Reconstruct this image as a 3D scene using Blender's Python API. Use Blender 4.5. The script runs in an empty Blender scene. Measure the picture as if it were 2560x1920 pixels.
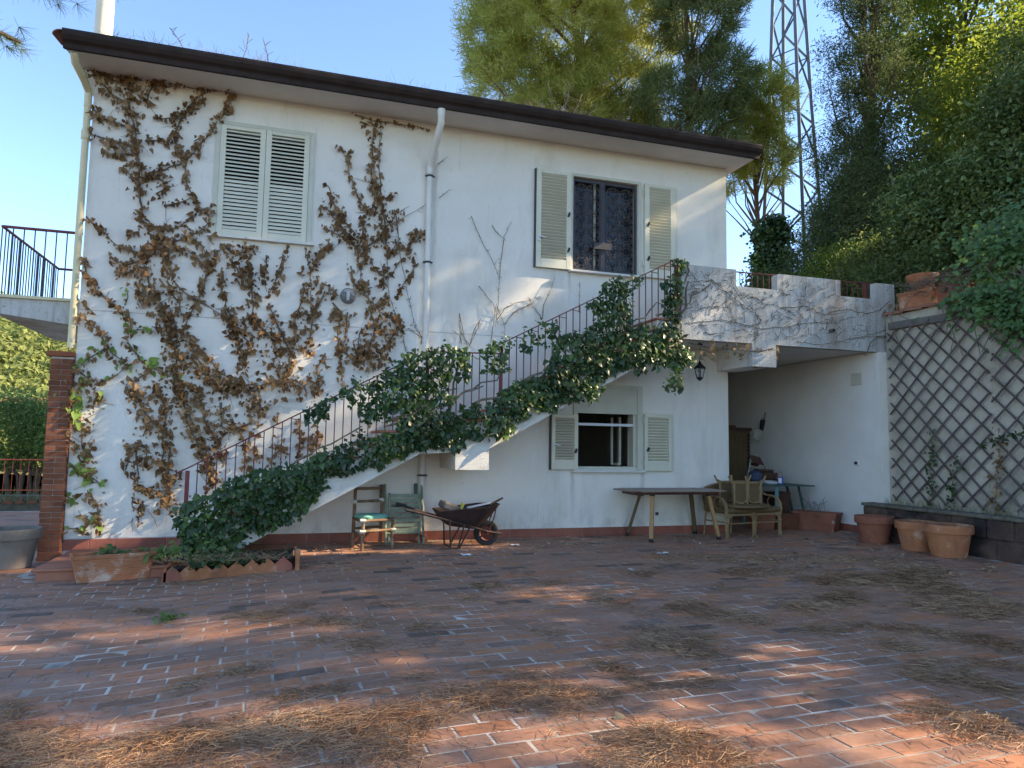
import bpy, math, random
import numpy as np
from mathutils import Matrix, Vector, Euler
random.seed(5); rng = np.random.default_rng(11)
SC = bpy.context.scene; COL = SC.collection
R = math.radians

# ------------------------------------------------------------------ camera, sky, sun, exposure
CAM = np.array([2.6495, -10.4372, 1.40])
cam = bpy.data.cameras.new('camera'); cam.sensor_width = 36; cam.lens = 24.96; cam.clip_end = 3000; cam.clip_start = .05
cam_o = bpy.data.objects.new('camera', cam); COL.objects.link(cam_o)
CF = Vector((.29959, .95017, .08610)); CR = Vector((.95319, -.30197, .01576)); CU = Vector((-.04098, -.07734, .99616))
cam_o.matrix_world = Matrix(((CR.x, CU.x, -CF.x, CAM[0]), (CR.y, CU.y, -CF.y, CAM[1]), (CR.z, CU.z, -CF.z, CAM[2]), (0, 0, 0, 1)))
SC.camera = cam_o
SUN_EL, SUN_AZ = 31.0, 102.0          # azimuth clockwise from +Y
W = bpy.data.worlds.new('World'); SC.world = W; W.use_nodes = True
wn = W.node_tree.nodes; wn.clear()
sky = wn.new('ShaderNodeTexSky'); sky.sky_type = 'NISHITA'; sky.sun_disc = False
sky.sun_elevation = R(SUN_EL); sky.sun_rotation = R(SUN_AZ); sky.air_density = .8; sky.dust_density = .0; sky.ozone_density = 4.5
bgn = wn.new('ShaderNodeBackground'); bgn.inputs[1].default_value = .15
wo = wn.new('ShaderNodeOutputWorld'); W.node_tree.links.new(sky.outputs[0], bgn.inputs[0]); W.node_tree.links.new(bgn.outputs[0], wo.inputs[0])
sl = bpy.data.lights.new('sun', 'SUN'); sl.energy = 4.4; sl.angle = R(.53); sl.color = (1, .86, .66)
so = bpy.data.objects.new('sun', sl); COL.objects.link(so)
SD = Vector((math.cos(R(SUN_EL)) * math.sin(R(SUN_AZ)), math.cos(R(SUN_EL)) * math.cos(R(SUN_AZ)), math.sin(R(SUN_EL))))
so.rotation_euler = SD.to_track_quat('Z', 'Y').to_euler(); so.location = (30, -10, 30)
SC.view_settings.view_transform = 'Standard'; SC.view_settings.look = 'None'; SC.view_settings.gamma = 1
SC.view_settings.use_curve_mapping = False; SC.view_settings.use_white_balance = True; SC.view_settings.white_balance_temperature = 7300   # white balance as a camera sets it in open shade
SC.view_settings.exposure = 1.75

# ------------------------------------------------------------------ helpers
def ss(a, b, x):
    t = min(1., max(0., (x - a) / (b - a))); return t * t * (3 - 2 * t)
def gz(x, y):                          # the paving falls 13 cm at the left
    return -.13 * ss(3.6, 1.2, x) * max(ss(-.2, -1.4, y), ss(.3, 0, x))
def gza(x, y): return np.array([gz(a, b) for a, b in zip(x, y)])
def tag(o, label=None, cat=None, group=None, kind=None):
    if label: o['label'] = label
    if cat: o['category'] = cat
    if group: o['group'] = group
    if kind: o['kind'] = kind
    return o
def thing(name, label, cat, loc=(0, 0, 0), group=None):
    o = bpy.data.objects.new(name, None); o.location = loc; o.empty_display_size = .2
    COL.objects.link(o); tag(o, label, cat, group)
    EMP[o.name] = loc
    return o
EMP = {}
def attach(o, parent):
    COL.objects.link(o)
    if parent is None: return o
    o.parent = parent
    if parent.name in EMP: o.matrix_parent_inverse = Matrix.Translation(-Vector(EMP[parent.name]))
    elif parent.name in PIV: o.matrix_parent_inverse = PIV[parent.name]
    return o
PIV = {}
def npmesh(name, V, F, smooth=False):
    V = np.asarray(V, dtype=np.float32); F = np.asarray(F, dtype=np.int32)
    me = bpy.data.meshes.new(name); k = F.shape[1]
    me.vertices.add(len(V)); me.vertices.foreach_set('co', V.ravel())
    me.loops.add(F.size); me.loops.foreach_set('vertex_index', F.ravel())
    me.polygons.add(len(F)); me.polygons.foreach_set('loop_start', np.arange(0, F.size, k, dtype=np.int32))
    me.update(calc_edges=True)
    if smooth: me.polygons.foreach_set('use_smooth', np.ones(len(F), dtype=bool))
    return me
def part(name, me, m, parent, loc=None, rot=None, kind=None, label=None):
    o = bpy.data.objects.new(name, me)
    if m is not None and len(me.materials) == 0:
        for q in (m if isinstance(m, (list, tuple)) else [m]): me.materials.append(q)
    if loc is not None: o.location = loc
    if rot is not None: o.rotation_euler = rot
    attach(o, parent)
    if loc is not None or rot is not None:
        PIV[o.name] = (Matrix.Translation(Vector(loc or (0, 0, 0))) @ Euler(rot or (0, 0, 0)).to_matrix().to_4x4()).inverted()
    if kind: o['kind'] = kind
    if label: o['label'] = label
    return o

class Geo:
    def __init__(s): s.v = []; s.f = []; s.mi = []
    def add(s, vs, fs, m=0):
        b = len(s.v); s.v += [tuple(map(float, p)) for p in vs]
        for f in fs: s.f.append([i + b for i in f]); s.mi.append(m)
    def box(s, x0, x1, y0, y1, z0, z1, m=0):
        s.add([(x0, y0, z0), (x1, y0, z0), (x1, y1, z0), (x0, y1, z0), (x0, y0, z1), (x1, y0, z1), (x1, y1, z1), (x0, y1, z1)],
              [(0, 3, 2, 1), (4, 5, 6, 7), (0, 1, 5, 4), (1, 2, 6, 5), (2, 3, 7, 6), (3, 0, 4, 7)], m); return s
    def obox(s, c, size, rot=(0, 0, 0), m=0, taper=1.0):
        E = Euler(rot).to_matrix(); h = [q / 2 for q in size]; vs = []
        for z in (-1, 1):
            t = taper if z < 0 else 1
            for x, y in ((-1, -1), (1, -1), (1, 1), (-1, 1)): vs.append(Vector(c) + E @ Vector((x * h[0] * t, y * h[1] * t, z * h[2])))
        s.add(vs, [(0, 3, 2, 1), (4, 5, 6, 7), (0, 1, 5, 4), (1, 2, 6, 5), (2, 3, 7, 6), (3, 0, 4, 7)], m); return s
    def bbox(s, c, size, rot=(0, 0, 0), b=.005, m=0):      # chamfered box
        E = Euler(rot).to_matrix(); h = [q / 2 for q in size]; b = min(b, min(h) * .8); vs = []; idx = {}
        for sx in (-1, 1):
            for sy in (-1, 1):
                for sz in (-1, 1):
                    for a in range(3):
                        p = [sx * h[0], sy * h[1], sz * h[2]]; sg = (sx, sy, sz)
                        for k in range(3):
                            if k != a: p[k] -= sg[k] * b
                        idx[(sx, sy, sz, a)] = len(vs); vs.append(Vector(c) + E @ Vector(p))
        fs = []
        for a in range(3):
            u, w = [(1, 2), (2, 0), (0, 1)][a]
            for sg in (-1, 1):
                q = []
                for su, sw in ((-1, -1), (1, -1), (1, 1), (-1, 1)):
                    k = [0, 0, 0]; k[a] = sg; k[u] = su; k[w] = sw; q.append(idx[(k[0], k[1], k[2], a)])
                fs.append(q if sg > 0 else q[::-1])
        for a in range(3):                                # edge chamfers
            u, w = [(1, 2), (2, 0), (0, 1)][a]
            for su in (-1, 1):
                for sw in (-1, 1):
                    k0 = [0, 0, 0]; k0[a] = -1; k0[u] = su; k0[w] = sw; k1 = list(k0); k1[a] = 1
                    fs.append([idx[(*k0, u)], idx[(*k1, u)], idx[(*k1, w)], idx[(*k0, w)]])
        for sx in (-1, 1):
            for sy in (-1, 1):
                for sz in (-1, 1): fs.append([idx[(sx, sy, sz, 0)], idx[(sx, sy, sz, 1)], idx[(sx, sy, sz, 2)]])
        s.add(vs, fs, m); return s
    def tube(s, path, r, n=6, m=0, caps=True, flat=1.0):
        P = [Vector(p) for p in path]; k = len(P); rr = r if isinstance(r, (list, tuple)) else [r] * k
        t0 = (P[1] - P[0]).normalized(); a = Vector((0, 0, 1)) if abs(t0.z) < .9 else Vector((1, 0, 0))
        u = (a - t0 * a.dot(t0)).normalized(); vs = []
        for i in range(k):
            t = (P[min(i + 1, k - 1)] - P[max(i - 1, 0)]).normalized()
            u = (u - t * u.dot(t)).normalized(); w = t.cross(u)
            for j in range(n):
                an = 2 * math.pi * j / n; vs.append(P[i] + (u * math.cos(an) + w * math.sin(an) * flat) * rr[i])
        fs = [(i * n + j, i * n + (j + 1) % n, (i + 1) * n + (j + 1) % n, (i + 1) * n + j) for i in range(k - 1) for j in range(n)]
        if caps: fs += [tuple(range(n))[::-1], tuple((k - 1) * n + j for j in range(n))]
        s.add(vs, fs, m); return s
    def lathe(s, prof, c=(0, 0, 0), n=28, m=0, wob=0):
        vs = []; k = len(prof)
        for r, z in prof:
            for j in range(n):
                a = 2 * math.pi * j / n; rr = r * (1 + wob * math.sin(3 * a + 1)); vs.append((c[0] + rr * math.cos(a), c[1] + rr * math.sin(a), c[2] + z))
        fs = [(i * n + j, i * n + (j + 1) % n, (i + 1) * n + (j + 1) % n, (i + 1) * n + j) for i in range(k - 1) for j in range(n)]
        fs += [tuple(range(n))[::-1], tuple((k - 1) * n + j for j in range(n))]
        s.add(vs, fs, m); return s
    def prism(s, poly, y0, y1, m=0, axis='y'):
        n = len(poly)
        if axis == 'y': vs = [(x, y0, z) for x, z in poly] + [(x, y1, z) for x, z in poly]
        elif axis == 'x': vs = [(y0, x, z) for x, z in poly] + [(y1, x, z) for x, z in poly]
        else: vs = [(x, z, y0) for x, z in poly] + [(x, z, y1) for x, z in poly]
        fs = [tuple(range(n)), tuple(range(2 * n - 1, n - 1, -1))] + [(i, i + n, (i + 1) % n + n, (i + 1) % n) for i in range(n)]
        s.add(vs, fs, m); return s
    def mesh(s, name, smooth=False):
        me = bpy.data.meshes.new(name); me.from_pydata(s.v, [], s.f)
        me.polygons.foreach_set('material_index', s.mi)
        if smooth: me.polygons.foreach_set('use_smooth', [True] * len(s.f))
        me.update()
        import bmesh
        bm = bmesh.new(); bm.from_mesh(me); bmesh.ops.recalc_face_normals(bm, faces=bm.faces); bm.to_mesh(me); bm.free()
        if smooth:
            try: me.set_sharp_from_angle(angle=R(40))
            except Exception: pass
        return me
    def part(s, name, m, parent, smooth=False, **k): return part(name, s.mesh(name, smooth), m, parent, **k)

# ------------------------------------------------------------------ materials
def new_mat(name):
    m = bpy.data.materials.new(name); m.use_nodes = True; nt = m.node_tree; b = nt.nodes['Principled BSDF']; return m, nt, b
def ramp(nt, stops, interp='LINEAR'):
    r = nt.nodes.new('ShaderNodeValToRGB'); e = r.color_ramp.elements; r.color_ramp.interpolation = interp
    while len(e) > 1: e.remove(e[-1])
    e[0].position = stops[0][0]; e[0].color = (*stops[0][1], 1)
    for p, c in stops[1:]: q = e.new(p); q.color = (*c, 1)
    return r
def M(name, stops, scale=4., rough=.8, bump=.2, bscale=60., spec=.3, metal=0., rnd=None, rndamt=.35, stretch=None, stains=None, detail=8., coat=0., splash=None, runs=None):
    """noise ramp colour; rnd='obj'/'isl' varies value per piece; stains=[(colour, scale, low, high, stretch)]"""
    m, nt, b = new_mat(name); L = nt.links.new; N = nt.nodes.new
    tc = N('ShaderNodeTexCoord'); geo = N('ShaderNodeNewGeometry'); co = geo.outputs['Position']
    def noise(sc, st=None, det=detail):
        mp = N('ShaderNodeMapping'); mp.inputs['Scale'].default_value = st or (1, 1, 1); L(co, mp.inputs[0])
        n = N('ShaderNodeTexNoise'); n.inputs['Scale'].default_value = sc; n.inputs['Detail'].default_value = det; n.inputs['Roughness'].default_value = .62; L(mp.outputs[0], n.inputs[0]); return n.outputs[0]
    r = ramp(nt, stops); L(noise(scale, stretch), r.inputs[0]); col = r.outputs[0]
    if rnd:
        src = N('ShaderNodeObjectInfo').outputs['Random'] if rnd == 'obj' else geo.outputs['Random Per Island']
        hs = N('ShaderNodeHueSaturation'); mr = N('ShaderNodeMapRange'); mr.inputs[3].default_value = 1 - rndamt; mr.inputs[4].default_value = 1 + rndamt
        L(src, mr.inputs[0]); L(mr.outputs[0], hs.inputs['Value']); L(col, hs.inputs['Color']); col = hs.outputs[0]
    for (c, sc, lo, hi, st) in (stains or []):
        mr = N('ShaderNodeMapRange'); mr.inputs[1].default_value = lo; mr.inputs[2].default_value = hi; L(noise(sc, st), mr.inputs[0])
        mx = N('ShaderNodeMix'); mx.data_type = 'RGBA'; L(mr.outputs[0], mx.inputs[0]); L(col, mx.inputs[6]); mx.inputs[7].default_value = (*c, 1); col = mx.outputs[2]
    for (sx_, zt, ln_, w_) in (runs or []):                 # rusty rain runs below sill ends
        sp_ = N('ShaderNodeSeparateXYZ'); L(co, sp_.inputs[0]); nz_ = noise(5, (1, 1, .5)); a1 = N('ShaderNodeMath'); a1.operation = 'MULTIPLY_ADD'; a1.inputs[1].default_value = .10; L(nz_, a1.inputs[0]); L(sp_.outputs[0], a1.inputs[2])
        a2 = N('ShaderNodeMath'); a2.operation = 'SUBTRACT'; a2.inputs[1].default_value = sx_ + .05; L(a1.outputs[0], a2.inputs[0]); a3 = N('ShaderNodeMath'); a3.operation = 'ABSOLUTE'; L(a2.outputs[0], a3.inputs[0])
        m1 = N('ShaderNodeMapRange'); m1.inputs[1].default_value = w_; m1.inputs[2].default_value = 0; m1.inputs[4].default_value = .55; L(a3.outputs[0], m1.inputs[0]); m2 = N('ShaderNodeMapRange'); m2.inputs[1].default_value = zt - ln_; m2.inputs[2].default_value = zt; L(sp_.outputs[2], m2.inputs[0])
        lt = N('ShaderNodeMath'); lt.operation = 'LESS_THAN'; lt.inputs[1].default_value = zt; L(sp_.outputs[2], lt.inputs[0]); p1 = N('ShaderNodeMath'); p1.operation = 'MULTIPLY'; L(m1.outputs[0], p1.inputs[0]); L(m2.outputs[0], p1.inputs[1]); p2 = N('ShaderNodeMath'); p2.operation = 'MULTIPLY'; L(p1.outputs[0], p2.inputs[0]); L(lt.outputs[0], p2.inputs[1])
        mx = N('ShaderNodeMix'); mx.data_type = 'RGBA'; L(p2.outputs[0], mx.inputs[0]); L(col, mx.inputs[6]); mx.inputs[7].default_value = (.36, .31, .25, 1); col = mx.outputs[2]
    if splash:                                              # rain-splash dirt thrown up from the paving
        sx = N('ShaderNodeSeparateXYZ'); L(co, sx.inputs[0]); mr = N('ShaderNodeMapRange'); mr.inputs[1].default_value = splash[1]; mr.inputs[2].default_value = 0.; mr.inputs[4].default_value = 1.; L(sx.outputs[2], mr.inputs[0])
        ml = N('ShaderNodeMath'); ml.operation = 'MULTIPLY'; mr2 = N('ShaderNodeMapRange'); mr2.inputs[1].default_value = .45; mr2.inputs[2].default_value = .75; mr2.inputs[4].default_value = .9; L(noise(6, (1, 1, .6)), mr2.inputs[0]); L(mr.outputs[0], ml.inputs[0]); L(mr2.outputs[0], ml.inputs[1])
        mx = N('ShaderNodeMix'); mx.data_type = 'RGBA'; L(ml.outputs[0], mx.inputs[0]); L(col, mx.inputs[6]); mx.inputs[7].default_value = (*splash[0], 1); col = mx.outputs[2]
    L(col, b.inputs['Base Color']); b.inputs['Roughness'].default_value = rough; b.inputs['Metallic'].default_value = metal
    b.inputs['Specular IOR Level'].default_value = spec; b.inputs['Coat Weight'].default_value = coat
    if bump:
        bp = N('ShaderNodeBump'); bp.inputs['Strength'].default_value = bump; bp.inputs['Distance'].default_value = .02; L(noise(bscale), bp.inputs['Height']); L(bp.outputs[0], b.inputs['Normal'])
    return m
def leafmat(name, stops, trans=.35, rough=.45, spec=.35, tcol=None, clump=1.6):
    m, nt, b = new_mat(name); L = nt.links.new; N = nt.nodes.new
    g = N('ShaderNodeNewGeometry'); oi = N('ShaderNodeObjectInfo'); ad = N('ShaderNodeMath'); ad.operation = 'ADD'; fr = N('ShaderNodeMath'); fr.operation = 'FRACT'
    L(g.outputs['Random Per Island'], ad.inputs[0]); L(oi.outputs['Random'], ad.inputs[1]); L(ad.outputs[0], fr.inputs[0])
    nz = N('ShaderNodeTexNoise'); nz.inputs['Scale'].default_value = clump; nz.inputs['Detail'].default_value = 3; L(g.outputs['Position'], nz.inputs[0]); nr = N('ShaderNodeMapRange'); nr.inputs[1].default_value = .32; nr.inputs[2].default_value = .68; L(nz.outputs[0], nr.inputs[0])
    mxv = N('ShaderNodeMix'); mxv.inputs[0].default_value = .5; L(fr.outputs[0], mxv.inputs[2]); L(nr.outputs[0], mxv.inputs[3])       # half by leaf, half by branch
    r = ramp(nt, stops); L(mxv.outputs[0], r.inputs[0]); L(r.outputs[0], b.inputs['Base Color'])
    b.inputs['Roughness'].default_value = rough; b.inputs['Specular IOR Level'].default_value = spec
    if trans:
        t = N('ShaderNodeBsdfTranslucent'); mx = N('ShaderNodeMixShader'); mx.inputs[0].default_value = trans
        hs = N('ShaderNodeHueSaturation'); hs.inputs['Value'].default_value = 1.5; hs.inputs['Saturation'].default_value = 1.05
        if tcol: hs.inputs['Hue'].default_value = tcol
        L(r.outputs[0], hs.inputs['Color']); L(hs.outputs[0], t.inputs[0]); L(b.outputs[0], mx.inputs[1]); L(t.outputs[0], mx.inputs[2])
        L(mx.outputs[0], nt.nodes['Material Output'].inputs[0])
    return m
MT = {}
MT['plaster'] = M('white_plaster', [(.3, (.72, .675, .595)), (.7, (.80, .76, .68))], 1.2, .92, .35, 90, .15, splash=((.36, .31, .25), .55), runs=[(8.19, 1.0, .85, .05), (6.96, 1.0, .8, .05), (1.52, 4.2, .7, .04), (2.88, 4.2, .9, .05), (6.88, 4.19, .6, .04), (8.12, 4.19, .6, .04), (4.66, 5.9, 2.6, .05)],
                  stains=[((.56, .51, .43), .8, .54, .78, (1.6, 1, .4)), ((.50, .45, .37), 4.5, .62, .80, (3.5, 1, .16)), ((.60, .575, .53), 14, .60, .75, None)])
MT['plaster2'] = M('passage_plaster', [(.3, (.70, .66, .60)), (.7, (.79, .755, .70))], 1.5, .92, .2, 70, .15)
MT['soffit'] = M('soffit_paint', [(.3, (.66, .60, .54)), (.7, (.74, .69, .63))], 2, .9, .1, 60, .15)
MT['cream'] = M('cream_pipe_paint', [(.3, (.60, .52, .31)), (.7, (.68, .60, .39))], 3, .6, .05, 40, .3)
MT['pipe'] = M('white_pipe_paint', [(.3, (.62, .59, .53)), (.7, (.74, .71, .65))], 3, .5, .05, 40, .35, stains=[((.42, .36, .28), 2.5, .6, .8, (3, 3, .4))])
MT['parapet'] = M('weathered_render', [(.3, (.42, .405, .37)), (.7, (.56, .545, .51))], 2.2, .95, .7, 35, .1,
                  stains=[((.37, .29, .235), 1.5, .48, .63, (1.5, 1, .6)), ((.31, .30, .27), 3.2, .50, .70, (3, 1, .3)), ((.60, .585, .55), 6, .56, .72, (3, 1, .35)), ((.22, .21, .18), 22, .60, .74, None)])
MT['stair'] = M('stair_render', [(.3, (.58, .55, .48)), (.7, (.70, .67, .60))], 3, .95, .4, 60, .1, stains=[((.30, .26, .22), 9, .6, .75, (1, 1, 1))])
MT['gutter'] = M('dark_brown_gutter', [(.3, (.026, .018, .015)), (.7, (.045, .032, .027))], 5, .75, .1, 30, .15)
MT['roof'] = M('roof_tile', [(.3, (.22, .09, .055)), (.7, (.34, .15, .09))], 6, .85, .3, 40, .2)
MT['shutter'] = M('shutter_paint', [(.3, (.60, .57, .44)), (.7, (.67, .64, .51))], 3, .5, .05, 50, .35)
MT['frame'] = M('window_frame_paint', [(.3, (.50, .49, .39)), (.7, (.58, .57, .46))], 4, .5, .05, 50, .3)
MT['sill'] = M('marble_sill', [(.3, (.60, .57, .51)), (.7, (.70, .68, .63))], 6, .6, .05, 50, .3)
MT['iron'] = M('dark_iron', [(.3, (.028, .027, .034)), (.7, (.055, .05, .055))], 8, .5, .1, 90, .4)
MT['grille'] = M('grille_iron', [(.3, (.07, .055, .05)), (.7, (.12, .10, .095))], 14, .6, .1, 90, .4)
MT['red'] = M('red_paint', [(.3, (.13, .022, .026)), (.7, (.20, .042, .042))], 7, .55, .1, 60, .35)
MT['terracotta'] = M('terracotta', [(.3, (.34, .125, .06)), (.7, (.47, .20, .10))], 5, .88, .35, 60, .15, stains=[((.56, .46, .38), 5, .56, .74, None), ((.16, .085, .05), 3.3, .56, .72, (1, 1, .6))])
MT['terracotta_dark'] = M('dark_terracotta', [(.3, (.24, .085, .05)), (.7, (.32, .12, .07))], 5, .85, .25, 70, .2, stains=[((.55, .46, .40), 7, .66, .74, None), ((.10, .06, .045), 3, .52, .75, None)])
MT['old_clay'] = M('grey_clay', [(.3, (.16, .135, .11)), (.7, (.27, .23, .19))], 4, .9, .3, 60, .15)
MT['step'] = M('terracotta_step', [(.3, (.30, .11, .065)), (.7, (.40, .165, .10))], 3, .7, .1, 60, .3, rnd='obj', rndamt=.12)
MT['base_tile'] = M('baseboard_tile', [(.3, (.25, .075, .048)), (.7, (.33, .115, .075))], 5, .6, .1, 60, .3, rnd='obj', rndamt=.18)
MT['mortar'] = M('mortar', [(.3, (.42, .40, .37)), (.7, (.60, .58, .55))], 8, .95, .3, 90, .1)
MT['pillar_brick'] = M('pillar_brick', [(.3, (.15, .055, .03)), (.7, (.23, .09, .05))], 5, .9, .3, 70, .15, rnd='obj', rndamt=.3)
BST = [(.0, (.12, .080, .060)), (.03, (.16, .098, .072)), (.09, (.26, .140, .094)), (.40, (.36, .178, .112)), (.62, (.34, .186, .126)), (.80, (.39, .180, .104)), (.94, (.41, .172, .09)), (.985, (.42, .175, .085)), (1, (.44, .19, .09))]
def brickmat(name, src):
    m, nt, b = new_mat(name); L = nt.links.new; N = nt.nodes.new
    g = N('ShaderNodeNewGeometry'); s = N('ShaderNodeObjectInfo').outputs['Random'] if src == 'obj' else g.outputs['Random Per Island']
    r = ramp(nt, BST); L(s, r.inputs[0]); n = N('ShaderNodeTexNoise'); n.inputs['Scale'].default_value = 2.3; n.inputs['Detail'].default_value = 9; n.inputs['Roughness'].default_value = .65; L(g.outputs['Position'], n.inputs[0])
    mr = N('ShaderNodeMapRange'); mr.inputs[1].default_value = .5; mr.inputs[2].default_value = .8; mr.inputs[4].default_value = .5; L(n.outputs[0], mr.inputs[0])
    mx = N('ShaderNodeMix'); mx.data_type = 'RGBA'; L(mr.outputs[0], mx.inputs[0]); L(r.outputs[0], mx.inputs[6]); mx.inputs[7].default_value = (.40, .32, .28, 1)
    n2 = N('ShaderNodeTexNoise'); n2.inputs['Scale'].default_value = 26; n2.inputs['Detail'].default_value = 8; L(g.outputs['Position'], n2.inputs[0])
    mr2 = N('ShaderNodeMapRange'); mr2.inputs[3].default_value = .72; mr2.inputs[4].default_value = 1.25; L(n2.outputs[0], mr2.inputs[0])
    hs = N('ShaderNodeHueSaturation'); L(mr2.outputs[0], hs.inputs['Value']); L(mx.outputs[2], hs.inputs['Color']); L(hs.outputs[0], b.inputs['Base Color'])
    mr3 = N('ShaderNodeMapRange'); mr3.inputs[3].default_value = .42; mr3.inputs[4].default_value = .8; L(n2.outputs[0], mr3.inputs[0]); L(mr3.outputs[0], b.inputs['Roughness'])
    b.inputs['Specular IOR Level'].default_value = .25
    bp = N('ShaderNodeBump'); bp.inputs['Strength'].default_value = .12; bp.inputs['Distance'].default_value = .01; L(n2.outputs[0], bp.inputs['Height']); L(bp.outputs[0], b.inputs['Normal'])
    return m
MT['brick'] = brickmat('paving_brick', 'obj'); MT['brick_isl'] = brickmat('paving_brick_field', 'isl')
MT['joint'] = M('pale_joint', [(.3, (.48, .43, .36)), (.55, (.62, .57, .49)), (.7, (.72, .67, .59))], 3, .95, .3, 80, .1, stains=[((.15, .115, .09), 2.4, .48, .68, None), ((.27, .19, .15), .7, .42, .60, None)])
MT['bamboo'] = M('weathered_bamboo', [(.3, (.10, .06, .035)), (.6, (.23, .14, .08)), (.75, (.40, .34, .27))], 9, .75, .3, 60, .2)
MT['green_paint'] = M('peeling_green_paint', [(.3, (.16, .20, .14)), (.65, (.25, .30, .21))], 6, .8, .3, 60, .2, stains=[((.05, .045, .035), 7, .58, .66, None), ((.62, .60, .55), 4, .66, .70, None)])
MT['dark_green'] = M('dark_green_paint', [(.3, (.03, .07, .055)), (.7, (.06, .12, .10))], 8, .6, .2, 60, .3, stains=[((.20, .22, .2), 20, .6, .7, None)])
MT['teal'] = M('teal_paint', [(.3, (.10, .25, .24)), (.7, (.15, .32, .30))], 8, .6, .2, 60, .3)
MT['cushion'] = M('mint_cushion', [(.3, (.17, .42, .30)), (.7, (.24, .52, .38))], 12, .85, .15, 150, .2)
MT['rust'] = M('rusted_steel', [(.3, (.022, .014, .014)), (.6, (.05, .026, .02)), (.8, (.16, .06, .03))], 7, .7, .3, 80, .35)
MT['rubber'] = M('rubber', [(.3, (.018, .018, .019)), (.7, (.035, .035, .036))], 9, .8, .1, 60, .2)
MT['rim'] = M('red_wheel_rim', [(.3, (.10, .025, .02)), (.7, (.18, .05, .035))], 9, .65, .1, 60, .3)
MT['wood'] = M('table_wood', [(.3, (.17, .11, .085)), (.7, (.28, .19, .145))], 7, .38, .15, 60, .35, rnd='obj', rndamt=.25, stretch=(1, 9, 9))
MT['wood_leg'] = M('honey_wood_leg', [(.3, (.28, .15, .06)), (.7, (.42, .25, .11))], 9, .6, .15, 60, .3, stretch=(8, 8, 1))
MT['dark_wood'] = M('dark_wood', [(.3, (.05, .022, .015)), (.7, (.10, .045, .03))], 5, .6, .15, 60, .3, stretch=(6, 6, 1))
MT['old_wood'] = M('old_varnished_wood', [(.3, (.08, .05, .022)), (.7, (.14, .09, .04))], 4, .55, .15, 60, .35, stretch=(6, 6, 1))
MT['rattan'] = M('rattan_cane', [(.3, (.20, .125, .058)), (.7, (.35, .235, .115))], 14, .65, .2, 120, .3, stains=[((.08, .055, .03), 5, .6, .8, None)])
MT['wicker'] = M('woven_wicker', [(.3, (.14, .088, .042)), (.7, (.25, .165, .082))], 60, .8, .9, 170, .2)
MT['stone'] = M('dark_stone', [(.3, (.05, .034, .027)), (.5, (.095, .06, .046)), (.75, (.15, .10, .075))], 3, .9, .6, 30, .15, stains=[((.035, .028, .026), 1.2, .5, .6, None), ((.17, .15, .12), 9, .66, .78, None)])
MT['cap'] = M('mossy_cap', [(.3, (.10, .085, .062)), (.7, (.19, .17, .13))], 9, .95, .6, 50, .1)
MT['roughcast'] = M('roughcast_wall', [(.3, (.40, .345, .265)), (.7, (.56, .50, .405))], 3, .97, 1.0, 38, .1, stains=[((.19, .175, .15), 1.4, .52, .75, (1, 1, .7)), ((.50, .36, .18), 4, .72, .85, None)])
MT['batten'] = M('weathered_batten', [(.3, (.075, .055, .05)), (.7, (.15, .125, .115))], 8, .85, .3, 60, .15, rnd='obj', rndamt=.3)
MT['grey_wood'] = M('grey_timber', [(.3, (.10, .085, .075)), (.7, (.19, .17, .15))], 7, .9, .4, 60, .1)
MT['steel'] = M('galvanised_steel', [(.3, (.10, .115, .135)), (.7, (.16, .175, .20))], 5, .55, .05, 50, .4, metal=.3)
MT['bark'] = M('bark', [(.3, (.07, .045, .032)), (.7, (.17, .115, .085))], 9, .95, .8, 25, .1, stretch=(2, 2, .5))
MT['pine_bark'] = M('pine_bark', [(.3, (.13, .075, .045)), (.7, (.27, .17, .11))], 9, .95, .8, 25, .1, stretch=(2, 2, .5))
MT['stem'] = M('ivy_stem', [(.3, (.11, .085, .062)), (.7, (.24, .19, .15))], 12, .95, .4, 60, .1)
MT['soil'] = M('soil', [(.3, (.035, .024, .017)), (.7, (.085, .06, .042))], 12, 1, .8, 40, .05)
MT['ground'] = M('dry_ground', [(.3, (.12, .095, .06)), (.6, (.17, .14, .08)), (.75, (.10, .12, .05))], .7, 1, .5, 12, .05)
MT['hill'] = M('hill_ground', [(.3, (.11, .11, .05)), (.7, (.19, .17, .09))], .08, 1, 0, 5, .05)
MT['white'] = M('white_debris', [(.3, (.66, .65, .62)), (.7, (.76, .75, .73))], 20, .9, .1, 60, .2)
MT['white_paint'] = M('white_plastic', [(.3, (.62, .63, .64)), (.7, (.70, .71, .72))], 5, .5, .02, 60, .35)
MT['ivory'] = M('ivory_plastic', [(.3, (.52, .50, .40)), (.7, (.58, .56, .46))], 5, .5, .02, 60, .35)
MT['black'] = M('black_plastic', [(.3, (.012, .012, .013)), (.7, (.022, .022, .024))], 9, .5, .02, 60, .35)
MT['blue'] = M('blue_tin', [(.3, (.035, .07, .30)), (.7, (.05, .10, .38))], 9, .4, .02, 60, .4)
MT['navy'] = M('navy_woven', [(.3, (.02, .03, .06)), (.6, (.05, .07, .12)), (.75, (.18, .22, .28))], 40, .6, .4, 90, .3)
MT['paper'] = M('paper', [(.3, (.45, .44, .36)), (.7, (.58, .57, .50))], 12, .8, .02, 60, .2)
MT['yellow'] = M('yellow_plastic', [(.3, (.42, .40, .05)), (.7, (.5, .48, .08))], 9, .6, .02, 60, .2)
MT['chimney'] = M('chimney_paint', [(.3, (.66, .60, .47)), (.7, (.74, .68, .55))], 3, .8, .05, 40, .2)
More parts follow.
